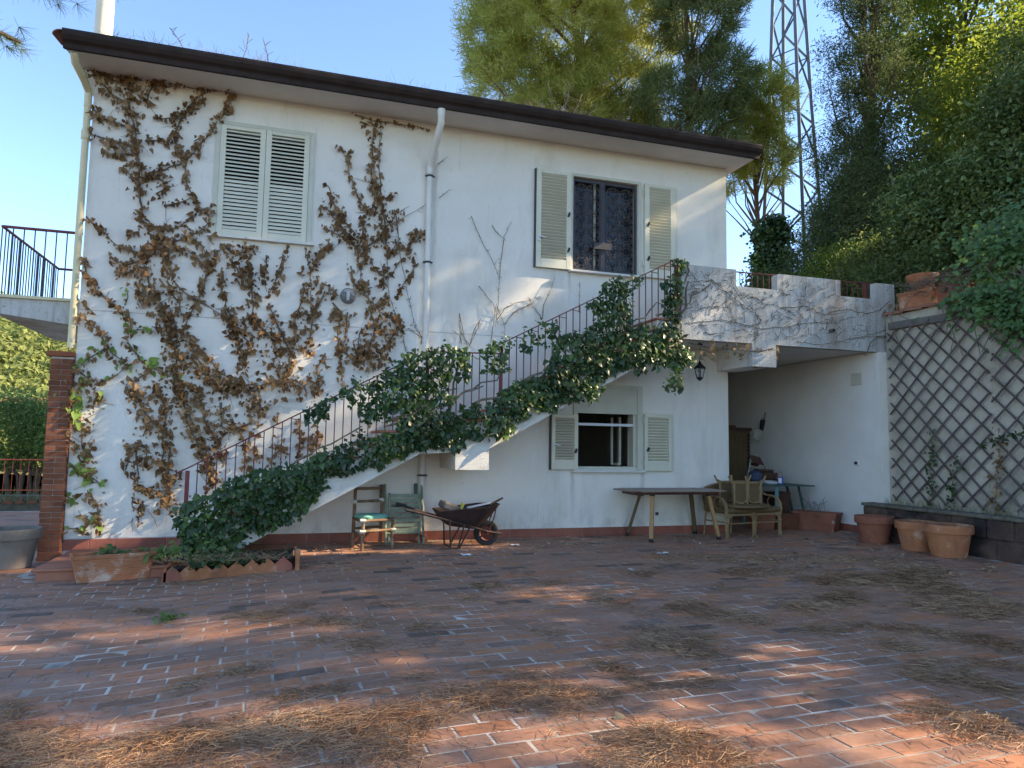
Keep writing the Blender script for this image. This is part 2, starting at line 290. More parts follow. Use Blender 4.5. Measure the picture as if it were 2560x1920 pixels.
def glassmat(name, col=(.02, .025, .03), rough=.03):
    m, nt, b = new_mat(name); b.inputs['Base Color'].default_value = (*col, 1); b.inputs['Roughness'].default_value = rough; b.inputs['Specular IOR Level'].default_value = .28; return m
MT['pane'] = glassmat('window_glass')
MT['shade_sheet'] = M('room_darkness', [(.3, (.012, .012, .012)), (.7, (.02, .02, .02))], 3, .9, 0, 5, .1)  # near-black colour standing in for the unlit room
MT['orange_red'] = M('orange_red_paint', [(.3, (.30, .06, .03)), (.7, (.42, .10, .05))], 7, .6, .1, 60, .3)
def clearglass(name, tint=(.8, .8, .78)):
    m, nt, b = new_mat(name); b.inputs['Base Color'].default_value = (*tint, 1); b.inputs['Roughness'].default_value = .12; b.inputs['Transmission Weight'].default_value = .85; b.inputs['IOR'].default_value = 1.2; return m
MT['globe'] = clearglass('lamp_glass')
# foliage
MT['ivy_brown'] = leafmat('dry_ivy_leaf', [(0, (.10, .052, .024)), (.4, (.19, .108, .050)), (.75, (.29, .185, .095)), (.92, (.41, .28, .15)), (1, (.52, .39, .22))], .14, .75, .15)
MT['ivy_lime'] = leafmat('fresh_ivy_leaf', [(0, (.14, .22, .05)), (1, (.24, .36, .09))], .35, .5, .3)
MT['ivy_green'] = leafmat('ivy_leaf', [(0, (.014, .031, .009)), (.45, (.030, .062, .016)), (.75, (.062, .112, .026)), (.9, (.12, .185, .04)), (1, (.20, .28, .06))], .18, .38, .45)
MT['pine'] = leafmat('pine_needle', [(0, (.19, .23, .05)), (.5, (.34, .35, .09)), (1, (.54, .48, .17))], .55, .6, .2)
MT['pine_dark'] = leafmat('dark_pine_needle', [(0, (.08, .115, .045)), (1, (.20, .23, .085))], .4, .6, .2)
MT['conifer'] = leafmat('conifer_spray', [(0, (.05, .075, .032)), (.7, (.10, .13, .05)), (1, (.19, .185, .08))], .35, .7, .15)
MT['oak'] = leafmat('oak_leaf', [(0, (.08, .12, .022)), (.6, (.16, .20, .036)), (1, (.32, .34, .065))], .62, .55, .25)
MT['laurel'] = leafmat('laurel_leaf', [(0, (.052, .082, .024)), (.6, (.112, .155, .040)), (1, (.24, .28, .09))], .3, .45, .4)
MT['shrub'] = leafmat('shrub_leaf', [(0, (.055, .085, .030)), (.7, (.11, .15, .045)), (1, (.28, .25, .08))], .45, .55, .25)
MT['bush'] = leafmat('garden_shrub_leaf', [(0, (.08, .14, .04)), (1, (.22, .29, .08))], .45, .5, .3)
MT['forest'] = leafmat('forest_leaf', [(0, (.10, .14, .045)), (.6, (.21, .24, .08)), (1, (.36, .33, .13))], .35, .8, .1)
MT['grass'] = leafmat('grass_blade', [(0, (.10, .14, .04)), (.5, (.22, .20, .09)), (1, (.36, .30, .17))], .3, .7, .2)
MT['straw'] = leafmat('dry_straw', [(0, (.26, .17, .09)), (1, (.48, .36, .22))], .25, .7, .2)
MT['needle'] = leafmat('fallen_pine_needle', [(0, (.17, .088, .045)), (.5, (.31, .18, .10)), (1, (.50, .33, .20))], .08, .6, .3)
MT['dry_leaf'] = leafmat('fallen_leaf', [(0, (.20, .12, .06)), (1, (.42, .32, .19))], .15, .7, .2)
MT['plaster'].node_tree.nodes['Principled BSDF'].inputs['Specular IOR Level'].default_value = .15

# ------------------------------------------------------------------ leaf tools
T_IVY = (np.array([(0, 0, 0), (-.48, .16, .06), (-.34, .50, .02), (0, 1, -.10), (.34, .50, .02), (.48, .16, .06), (0, .38, .10)], float), np.array([(6, 0, 1), (6, 1, 2), (6, 2, 3), (6, 3, 4), (6, 4, 5), (6, 5, 0)]))
T_OVAL = (np.array([(0, 0, 0), (-.24, .45, .07), (0, 1, -.04), (.24, .45, .07), (0, .45, 0)], float), np.array([(4, 0, 1), (4, 1, 2), (4, 2, 3), (4, 3, 0)]))
T_HEART = (np.array([(0, .08, .02), (-.30, -.04, .08), (-.46, .28, .10), (-.27, .68, .03), (0, 1, -.12), (.27, .68, .03), (.46, .28, .10), (.30, -.04, .08), (0, .42, -.02)], float), np.array([(8, i, (i + 1) % 8) for i in range(8)]))
T_NARROW = (np.array([(0, 0, 0), (-.11, .5, .03), (0, 1, -.05), (.11, .5, .03)], float), np.array([(0, 1, 2), (0, 2, 3)]))
T_QUAD = (np.array([(0, 0, 0), (-.30, .5, .06), (0, 1, 0), (.30, .5, .06)], float), np.array([(0, 1, 2), (0, 2, 3)]))
def unit(a): return a / np.maximum(np.linalg.norm(a, axis=-1, keepdims=True), 1e-9)
def frames(Nn, up=None, tilt=None):
    Nn = unit(Nn); n = len(Nn)
    t = rng.normal(size=(n, 3)) if up is None else up + rng.normal(size=(n, 3)) * (.6 if tilt is None else tilt)
    t = unit(t - Nn * np.sum(t * Nn, 1, keepdims=True)); return np.cross(t, Nn), t, Nn
def leaves(P, Nn, size, tpl=T_OVAL, up=None, tilt=None, curl=1.0):
    X, Y, Zv = frames(Nn, up, tilt); T, F = tpl; n = len(P); k = len(T)
    size = np.broadcast_to(size, (n,))[:, None]; cz = rng.uniform(.3, 2.2, (n, 1)) * curl
    wx = rng.uniform(.75, 1.15, (n, 1))
    V = np.empty((n, k, 3))
    for i, (a, b, c) in enumerate(T): V[:, i] = P + size * (X * a * wx + Y * b + Zv * c * cz)
    return V.reshape(-1, 3), (F[None] + (np.arange(n) * k)[:, None, None]).reshape(-1, F.shape[1])
def strips(A, B, width, bend=.0):            # thin two-segment blades from A to B
    n = len(A); d = unit(B - A); s = unit(np.cross(d, rng.normal(size=(n, 3)))) * np.broadcast_to(width, (n,))[:, None] * .5
    Mi = (A + B) / 2 + rng.normal(size=(n, 3)) * bend
    V = np.stack([A - s, A + s, Mi + s, Mi - s, B + s * .5, B - s * .5], 1).reshape(-1, 3)
    F = np.array([(0, 1, 2, 3), (3, 2, 4, 5)])[None] + (np.arange(n) * 6)[:, None, None]
    return V, F.reshape(-1, 4)
def inpoly(px, py, poly):
    poly = np.asarray(poly); r = np.zeros(len(px), bool); j = len(poly) - 1
    for i in range(len(poly)):
        xi, yi = poly[i]; xj, yj = poly[j]
        c = ((yi > py) != (yj > py)) & (px < (xj - xi) * (py - yi) / (yj - yi + 1e-12) + xi); r ^= c; j = i
    return r
def polyarea(p):
    p = np.asarray(p); x, y = p[:, 0], p[:, 1]; return abs(np.dot(x, np.roll(y, 1)) - np.dot(y, np.roll(x, 1))) / 2
def sample_poly(poly, n):
    p = np.asarray(poly); lo, hi = p.min(0), p.max(0); out = np.zeros((0, 2))
    while len(out) < n:
        q = rng.uniform(lo, hi, (max(64, n * 2), 2)); out = np.vstack([out, q[inpoly(q[:, 0], q[:, 1], poly)]])
    return out[:n]
def edge_dist(q, poly):
    p = np.asarray(poly); d = np.full(len(q), 9.)
    for i in range(len(p)):
        a, b = p[i], p[(i + 1) % len(p)]; ab = b - a; t = np.clip(((q - a) @ ab) / (ab @ ab + 1e-9), 0, 1)
        d = np.minimum(d, np.linalg.norm(q - (a + t[:, None] * ab), axis=1))
    return d
class Bag:                                   # collects numpy geometry (tris or quads) into one mesh
    def __init__(s): s.V = []; s.F = []; s.n = 0
    def add(s, VF):
        V, F = VF; s.V.append(V); s.F.append(F + s.n); s.n += len(V); return s
    def part(s, name, m, parent, **k): return part(name, npmesh(name, np.vstack(s.V), np.vstack(s.F)), m, parent, **k)

# ivy branches on the facade: (leaf spread in m, share of fresh leaves, [(x, z)...])
IVY = [(0.132,0,[(0.65,4.31),(0.67,4.5),(0.62,4.71),(0.61,4.93),(0.57,5.14),(0.56,5.35),(0.53,5.56),(0.46,5.77),(0.43,5.98),(0.44,6.18),(0.39,6.37)]),
(0.146,0,[(0.61,4.93),(0.71,4.98),(0.85,4.96),(0.93,4.84),(0.84,4.74)]),
(0.073,0,[(0.71,5.0),(0.94,5.1),(1.09,5.18),(1.22,5.31),(1.34,5.51),(1.49,5.71),(1.53,5.83),(1.66,6.07),(1.77,6.27)]),
(0.098,0,[(1.12,5.21),(1.06,5.4),(0.99,5.52),(1.04,5.68),(1.09,5.85),(1.16,6.01),(1.23,6.14),(1.37,6.25)]),
(0.055,0,[(0.75,5.79),(0.94,5.8),(1.09,5.89),(1.32,6.02)]),
(0.049,0,[(0.65,5.45),(0.8,5.48),(0.96,5.47)]),
(0.087,0,[(0.51,5.36),(0.32,5.38),(0.19,5.4),(0.0,5.44)]),
(0.098,0,[(0.51,5.23),(0.33,5.23),(0.2,5.19)]),
(0.061,0,[(0.41,5.07),(0.42,4.96)]),
(0.1,0,[(0.44,5.61),(0.3,5.66),(0.15,5.65),(0.04,5.76),(-0.02,5.8)]),
(0.114,0,[(0.4,5.95),(0.25,6.01),(0.13,6.1),(0.05,6.2),(-0.01,6.29),(-0.05,6.33)]),
(0.102,0,[(0.44,6.18),(0.31,6.2),(0.16,6.26),(0.04,6.28)]),
(0.113,0,[(0.66,5.93),(0.65,6.13),(0.72,6.27),(0.84,6.22),(0.95,6.27)]),
(0.036,0,[(0.04,6.28),(0.19,6.29),(0.45,6.31),(0.68,6.33),(0.99,6.29),(1.27,6.28),(1.5,6.32),(1.77,6.27)]),
(0.049,0,[(1.17,5.13),(1.2,4.89),(1.26,4.77),(1.35,4.63),(1.47,4.53),(1.56,4.39)]),
(0.06,0,[(0.96,4.58),(1.1,4.62),(1.27,4.73)]),
(0.053,0,[(0.69,4.32),(0.83,4.27),(0.98,4.24),(1.17,4.33),(1.28,4.47),(1.41,4.57),(1.53,4.61),(1.58,4.68)]),
(0.084,0,[(0.65,4.18),(0.52,4.17)]),
(0.154,0,[(0.85,3.91),(0.86,4.08),(0.91,4.17),(0.95,4.22)]),
(0.053,0,[(0.01,4.32),(0.13,4.21),(0.26,4.08),(0.36,3.98),(0.53,3.94),(0.66,3.89)]),
(0.083,0,[(0.98,4.0),(1.12,4.13),(1.27,4.19),(1.42,4.29),(1.5,4.41)]),
(0.047,0,[(1.27,4.19),(1.43,4.09),(1.48,3.95)]),
(0.195,0,[(0.77,3.77),(0.79,3.93),(0.85,4.07),(0.93,4.14)]),
(0.125,0,[(0.99,4.15),(1.01,3.96),(1.03,3.8),(1.07,3.64),(1.02,3.54)]),
(0.071,0,[(1.05,3.96),(1.14,3.97),(1.22,4.01),(1.34,3.94),(1.41,3.83),(1.5,3.78)]),
(0.079,0,[(1.59,4.03),(1.6,3.88),(1.53,3.76),(1.48,3.63),(1.48,3.52),(1.43,3.38),(1.39,3.28),(1.35,3.14),(1.3,3.02),(1.27,2.91),(1.2,2.87)]),
(0.087,0,[(1.71,3.73),(1.71,3.6),(1.69,3.47),(1.77,3.38),(1.79,3.22),(1.86,3.06),(1.91,2.9),(1.95,2.74),(2.01,2.62),(2.03,2.46)]),
(0.035,0,[(1.1,3.55),(1.19,3.46),(1.31,3.36),(1.43,3.3),(1.55,3.25),(1.71,3.13),(1.86,3.01),(2.01,2.91),(2.17,2.85)]),
(0.08,0,[(0.74,3.77),(0.64,3.78),(0.56,3.75),(0.48,3.7),(0.34,3.79),(0.31,3.84)]),
(0.106,0,[(0.76,3.71),(0.61,3.65),(0.51,3.59),(0.42,3.58)]),
(0.159,0,[(0.74,3.72),(0.79,3.59),(0.81,3.46),(0.86,3.39),(0.78,3.25),(0.84,3.16)]),
(0.132,0,[(1.02,3.54),(1.08,3.42),(1.12,3.33),(1.21,3.24),(1.21,3.13)]),
(0.157,0.03,[(0.96,3.25),(1.04,3.08),(1.04,2.93),(1.07,2.77),(1.18,2.65),(1.19,2.46),(1.17,2.31),(1.23,2.15),(1.27,1.98)]),
(0.054,0,[(0.03,3.76),(0.05,3.63),(0.08,3.51),(0.14,3.4),(0.21,3.33),(0.33,3.23),(0.44,3.15),(0.54,3.05),(0.64,2.98)]),
(0.044,0,[(0.02,3.18),(0.1,3.11),(0.16,3.05)]),
(0.062,0,[(0.02,3.03),(0.09,2.92),(0.17,2.87),(0.28,2.81),(0.34,2.71)]),
(0.035,0.5,[(0.53,3.17),(0.56,3.28),(0.54,3.41)]),
(0.079,0,[(0.63,3.49),(0.69,3.39),(0.7,3.26),(0.74,3.17)]),
(0.088,0.25,[(0.28,2.8),(0.32,2.65),(0.41,2.53),(0.55,2.39),(0.67,2.31)]),
(0.079,0.4,[(0.07,2.35),(0.14,2.44),(0.23,2.51),(0.32,2.57)]),
(0.123,0.35,[(0.02,2.34),(0.1,2.23),(0.19,2.16),(0.09,2.08),(0.02,2.1)]),
(0.031,0.1,[(0.24,2.1),(0.37,2.18),(0.48,2.23),(0.58,2.34)]),
(0.07,0.5,[(0.54,3.05),(0.64,2.93),(0.58,2.82),(0.69,2.84),(0.81,2.88)]),
(0.079,0.3,[(0.59,2.68),(0.67,2.55),(0.77,2.46),(0.88,2.36),(1.03,2.32),(1.13,2.24)]),
(0.069,0,[(1.22,2.86),(1.34,2.79),(1.47,2.64),(1.59,2.52),(1.71,2.36),(1.84,2.26),(1.97,2.22)]),
(0.104,0,[(1.34,2.8),(1.37,2.63),(1.45,2.48),(1.57,2.36),(1.68,2.17),(1.76,2.05)]),
(0.069,0,[(0.85,2.29),(0.75,2.21),(0.63,2.13),(0.62,2.17)]),
(0.104,0,[(0.69,2.09),(0.77,1.97)]),
(0.104,0,[(1.01,2.1),(0.97,1.97)]),
(0.12,0,[(1.78,2.1),(1.9,2.18),(2.05,2.19),(2.2,2.11)]),
(0.069,0,[(1.39,2.18),(1.47,2.05),(1.5,1.94)]),
(0.141,0,[(1.66,4.12),(1.78,4.03),(1.88,3.96),(1.96,4.05),(2.11,4.13)]),
(0.088,0,[(1.82,3.87),(1.91,3.78),(1.95,3.65),(2.02,3.53)]),
(0.105,0,[(2.05,3.89),(2.06,3.66),(2.11,3.41),(2.14,3.16),(2.16,2.98)]),
(0.172,0.25,[(-0.03,2.0),(0.07,1.81),(0.11,1.62),(0.13,1.42),(0.16,1.23),(0.19,1.1)]),
(0.114,0.1,[(0.19,1.2),(0.22,1.07)]),
(0.114,0.4,[(0.03,1.07),(0.12,0.98),(0.26,0.91),(0.38,0.82)]),
(0.114,0.5,[(-0.02,0.72),(0.07,0.63)]),
(0.095,0.05,[(0.24,0.72),(0.34,0.59),(0.39,0.48),(0.38,0.29)]),
(0.048,0.3,[(0.01,0.26),(0.07,0.26),(0.27,0.23)]),
(0.076,0,[(0.18,0.4),(0.32,0.34)]),
(0.114,0.4,[(0.23,2.01),(0.32,1.95),(0.26,1.85)]),
(0.151,0,[(0.6,2.09),(0.76,1.96),(0.85,1.8),(0.9,1.59),(0.84,1.44)]),
(0.14,0,[(0.97,2.14),(1.03,1.97),(1.1,1.78),(1.08,1.61),(1.07,1.43),(1.1,1.21),(1.07,1.06),(1.15,0.98),(1.21,0.83),(1.15,0.68),(1.15,0.55)]),
(0.093,0,[(1.2,2.15),(1.27,2.02),(1.34,1.85),(1.36,1.65),(1.43,1.52),(1.52,1.35),(1.59,1.18),(1.69,0.98),(1.76,0.81)]),
(0.102,0,[(1.43,2.16),(1.52,1.92),(1.6,1.65),(1.7,1.49),(1.8,1.29),(1.87,1.12)]),
(0.075,0,[(0.79,1.37),(0.77,1.21),(0.79,1.06),(0.82,0.88),(0.82,0.73)]),
(0.066,0,[(0.67,1.35),(0.68,1.17),(0.66,0.98)]),
(0.056,0,[(0.89,1.34),(0.9,1.14),(0.94,1.01)]),
(0.084,0,[(0.82,0.72),(0.91,0.75),(1.02,0.73),(1.14,0.73)]),
(0.038,0,[(0.77,0.65),(0.78,0.49)]),
(0.075,0,[(0.89,0.6),(0.86,0.43),(0.84,0.34)]),
(0.065,0,[(1.15,0.52),(1.26,0.45)]),
(0.144,0,[(1.02,3.09),(1.09,2.8),(1.22,2.52),(1.39,2.38),(1.55,2.32),(1.7,2.18),(1.84,2.09)]),
(0.095,0,[(1.16,2.26),(1.25,2.03),(1.34,1.82),(1.43,1.65),(1.54,1.44),(1.64,1.25),(1.72,0.99),(1.69,0.78)]),
(0.118,0,[(1.17,1.3),(1.16,1.09),(1.19,0.88),(1.17,0.67),(1.19,0.51)]),
(0.119,0,[(1.75,3.21),(1.84,3.06),(1.97,2.89),(2.08,2.77),(2.07,2.57),(2.02,2.37)]),
(0.154,0,[(2.09,3.08),(2.26,2.98),(2.39,2.83),(2.48,2.66),(2.4,2.5),(2.49,2.39),(2.6,2.44)]),
(0.059,0,[(2.35,3.28),(2.47,3.04),(2.61,2.73),(2.68,2.6),(2.64,2.37)]),
(0.095,0,[(2.68,3.12),(2.71,2.9),(2.67,2.73),(2.78,2.67)]),
(0.131,0,[(2.93,3.32),(2.92,3.07),(2.91,2.82),(2.82,2.67)]),
(0.188,0,[(1.84,2.12),(2.0,2.19),(2.17,2.06),(2.33,2.2),(2.5,2.25),(2.67,2.28),(2.84,2.22),(2.89,2.09)]),
(0.141,0,[(2.22,2.02),(2.14,1.89),(2.27,1.8),(2.35,1.89)]),
(0.141,0,[(1.77,1.92),(1.82,1.75),(1.79,1.61),(1.87,1.53),(2.03,1.58),(2.19,1.67)]),
(0.083,0,[(3.13,2.67),(3.05,2.53),(3.03,2.34),(3.06,2.1)]),
(0.059,0,[(2.52,1.81),(2.53,1.63)]),
(0.048,0,[(3.31,3.3),(3.3,2.93),(3.31,2.68),(3.36,2.41),(3.39,2.2)]),
(0.06,0,[(3.42,3.29),(3.41,2.99),(3.37,2.73)]),
(0.118,0,[(3.35,2.73),(3.49,2.62),(3.58,2.53),(3.62,2.72),(3.59,2.95),(3.63,3.07)]),
(0.167,0,[(3.74,3.36),(3.81,3.13),(3.78,2.89),(3.71,2.65),(3.83,2.52),(3.81,2.43)]),
(0.144,0,[(3.92,3.3),(4.11,3.24),(4.21,3.11),(4.07,2.98),(3.94,2.78),(3.9,2.57)]),
(0.14,0,[(2.96,1.42),(3.04,1.55),(3.01,1.29)]),
(0.14,0,[(2.49,1.37),(2.58,1.32),(2.44,1.1)]),
(0.07,0,[(2.8,1.73),(2.83,1.44),(2.82,1.19)]),
(0.07,0,[(2.25,1.32),(2.3,1.15)]),
(0.07,0,[(2.16,1.54),(2.12,1.32),(2.12,1.01)]),
(0.119,0,[(3.93,4.3),(3.93,4.54),(3.9,4.72),(3.87,4.95),(3.8,5.04),(3.72,5.22),(3.68,5.31)]),
(0.073,0,[(3.73,5.1),(3.72,5.27),(3.68,5.45),(3.72,5.64),(3.69,5.85),(3.72,6.1),(3.73,6.19)]),
(0.024,0,[(3.83,5.04),(3.82,5.35),(3.79,5.58),(3.81,5.82),(3.81,6.06),(3.8,6.2)]),
(0.053,0,[(3.65,4.81),(3.51,5.0),(3.43,5.23),(3.36,5.38),(3.34,5.59),(3.21,5.71)]),
(0.049,0,[(3.34,5.61),(3.43,5.72)]),
(0.071,0,[(3.48,4.47),(3.3,4.65),(3.18,4.87),(3.11,5.05),(3.02,5.17)]),
(0.099,0,[(3.53,4.35),(3.39,4.43),(3.23,4.6),(3.1,4.75),(2.99,4.82)]),
(0.099,0,[(3.58,4.22),(3.4,4.32),(3.26,4.42),(3.08,4.49)]),
(0.106,0,[(3.57,4.34),(3.61,4.55),(3.58,4.69),(3.69,4.84),(3.76,4.94)]),
(0.106,0,[(3.66,4.28),(3.8,4.41),(3.88,4.53),(3.99,4.68),(4.06,4.81),(4.15,4.87)]),
(0.085,0,[(3.84,5.02),(3.98,5.08),(4.05,5.11)]),
(0.071,0,[(3.98,4.19),(4.09,4.32),(4.11,4.42)]),
(0.083,0,[(4.26,4.22),(4.32,4.44),(4.38,4.61)]),
(0.067,0,[(4.39,4.42),(4.5,4.6)]),
(0.035,0,[(3.42,6.25),(3.65,6.22),(3.78,6.2)]),
(0.03,0,[(3.81,6.21),(4.06,6.22),(4.39,6.21),(4.56,6.2)]),
(0.1,0,[(3.51,6.16),(3.63,6.13)]),
(0.07,0,[(2.97,4.09),(3.05,4.19),(3.18,4.3)]),
(0.066,0,[(2.88,3.83),(2.95,3.99),(3.0,4.11),(3.05,4.17),(3.17,4.26)]),
(0.037,0,[(2.82,4.04),(2.85,3.95),(2.89,3.89),(2.87,3.75),(2.89,3.58),(2.92,3.41)]),
(0.087,0,[(2.96,3.78),(3.0,3.7),(2.97,3.63)]),
(0.058,0,[(3.04,3.69),(3.17,3.63),(3.22,3.56),(3.2,3.48)]),
(0.08,0,[(2.79,3.65),(2.8,3.52),(2.78,3.42),(2.75,3.29),(2.69,3.15),(2.69,3.01)]),
(0.051,0,[(2.76,3.83),(2.78,3.74)]),
(0.087,0,[(3.09,3.57),(3.04,3.44),(2.99,3.33),(2.94,3.25),(2.93,3.14)]),
(0.087,0,[(3.2,3.41),(3.27,3.34),(3.34,3.28),(3.24,3.18)]),
(0.102,0,[(3.59,3.72),(3.66,3.67),(3.49,3.64),(3.76,3.68)]),
(0.029,0,[(3.53,4.22),(3.55,4.03),(3.53,3.86)]),
(0.052,0,[(3.68,4.25),(3.63,4.11),(3.61,3.98),(3.6,3.87),(3.59,3.75)]),
(0.044,0,[(3.73,4.12),(3.75,4.0),(3.81,3.9)]),
(0.088,0,[(3.9,4.01),(3.93,3.9),(3.91,3.78),(3.87,3.69)]),
(0.059,0,[(3.44,3.97),(3.46,3.8)]),
(0.045,0,[(4.12,4.32),(4.04,4.23),(3.98,4.16)]),
(0.052,0,[(4.35,4.52),(4.29,4.37),(4.25,4.23)]),
(0.042,0,[(4.35,4.2),(4.4,4.11),(4.33,3.96),(4.25,3.85),(4.19,3.73),(4.13,3.59)]),
(0.022,0,[(4.21,4.17),(4.11,4.06),(4.05,3.94),(3.99,3.84)]),
(0.102,0,[(4.0,3.58),(3.92,3.46),(3.86,3.5),(3.95,3.38)]),
(0.058,0,[(3.71,3.52),(3.75,3.39),(3.8,3.29)]),
(0.059,0,[(2.5,4.05),(2.48,3.91),(2.43,3.76),(2.4,3.62),(2.38,3.48)]),
(0.087,0,[(2.42,3.57),(2.4,3.47)]),
(0.059,0,[(2.27,4.02),(2.24,3.8),(2.26,3.64),(2.3,3.5)]),
(0.044,0,[(2.81,4.16),(2.8,4.05)]),
(0.059,0,[(2.53,4.08),(2.56,4.12)]),
(0,0,[(3.93,4.39),(3.96,4.1),(3.98,3.84),(4.0,3.61),(4.06,3.43),(4.12,3.26),(4.23,2.98),(4.28,2.77)]),
(0,0,[(4.08,4.79),(4.12,4.43),(4.16,4.11),(4.23,3.86),(4.29,3.56),(4.37,3.26),(4.5,3.01),(4.51,2.89)]),
(0,0,[(2.34,3.34),(2.39,3.18),(2.53,2.92),(2.65,2.68),(2.66,2.4)]),
(0,0,[(4.02,4.66),(4.2,4.78),(4.38,4.9),(4.52,5.01)]),
(0,0,[(4.72,5.14),(4.87,5.29)]),
(0,0,[(5.22,4.91),(5.32,4.69),(5.45,4.47),(5.6,4.23),(5.7,3.99)]),
(0,0,[(5.56,4.8),(5.74,4.6),(5.88,4.91)]),
(0,0,[(5.76,4.62),(5.72,4.32),(5.69,3.99),(5.69,3.63),(5.65,3.22)]),
(0,0,[(5.37,3.83),(5.51,3.67),(5.64,3.52),(5.68,3.26)]),
(0,0,[(5.68,3.34),(5.81,3.53),(5.96,3.62),(6.17,3.66),(6.37,3.75)]),
(0,0,[(5.07,3.38),(5.14,3.08),(5.23,2.86)]),
(0,0,[(5.4,3.29),(5.3,3.02),(5.23,2.86)]),
(0,0,[(4.68,5.66),(4.83,5.8)]),
(0,0,[(4.07,4.79),(4.11,4.46),(4.14,4.21)]),
(0,0,[(5.57,2.96),(5.61,3.23),(5.63,3.46),(5.66,3.58)]),
(0,0,[(5.66,3.54),(5.73,3.4),(5.8,3.24),(5.79,3.08)]),
(0,0,[(5.8,3.26),(5.9,3.43),(6.07,3.53),(6.22,3.62),(6.41,3.39)]),
(0,0,[(5.12,2.91),(5.09,3.12),(5.08,3.39)]),
(0,0,[(5.25,2.9),(5.12,3.07),(5.09,3.18)]),
(0,0,[(5.25,2.92),(5.3,3.12),(5.42,3.34)]),
(0,0,[(5.12,2.93),(5.1,3.03),(4.98,3.12)]),
(0,0,[(4.5,2.88),(4.51,3.0),(4.39,3.15),(4.32,3.47)]),
(0,0,[(4.51,2.98),(4.29,3.11)]),
(0,0,[(4.28,2.76),(4.22,3.0),(4.18,3.06)]),
(0,0,[(6.42,3.4),(6.43,3.6),(6.53,3.83),(6.62,4.08)]),
(0,0,[(6.39,3.41),(6.26,3.59),(6.19,3.7)]),
(0,0,[(7.03,3.54),(7.04,3.8),(7.05,4.05)]),
(0,0,[(5.92,3.45),(5.99,3.51),(6.22,3.61),(6.39,3.76)]),
(0,0,[(0.44,5.79),(0.46,5.49),(0.55,5.28)]),
(0,0,[(0.95,4.62),(0.99,4.26)]),
(0,0,[(0.78,0.38),(0.79,0.2)]),
(0,0,[(0.96,0.47),(1.02,0.41),(1.08,0.26)])]
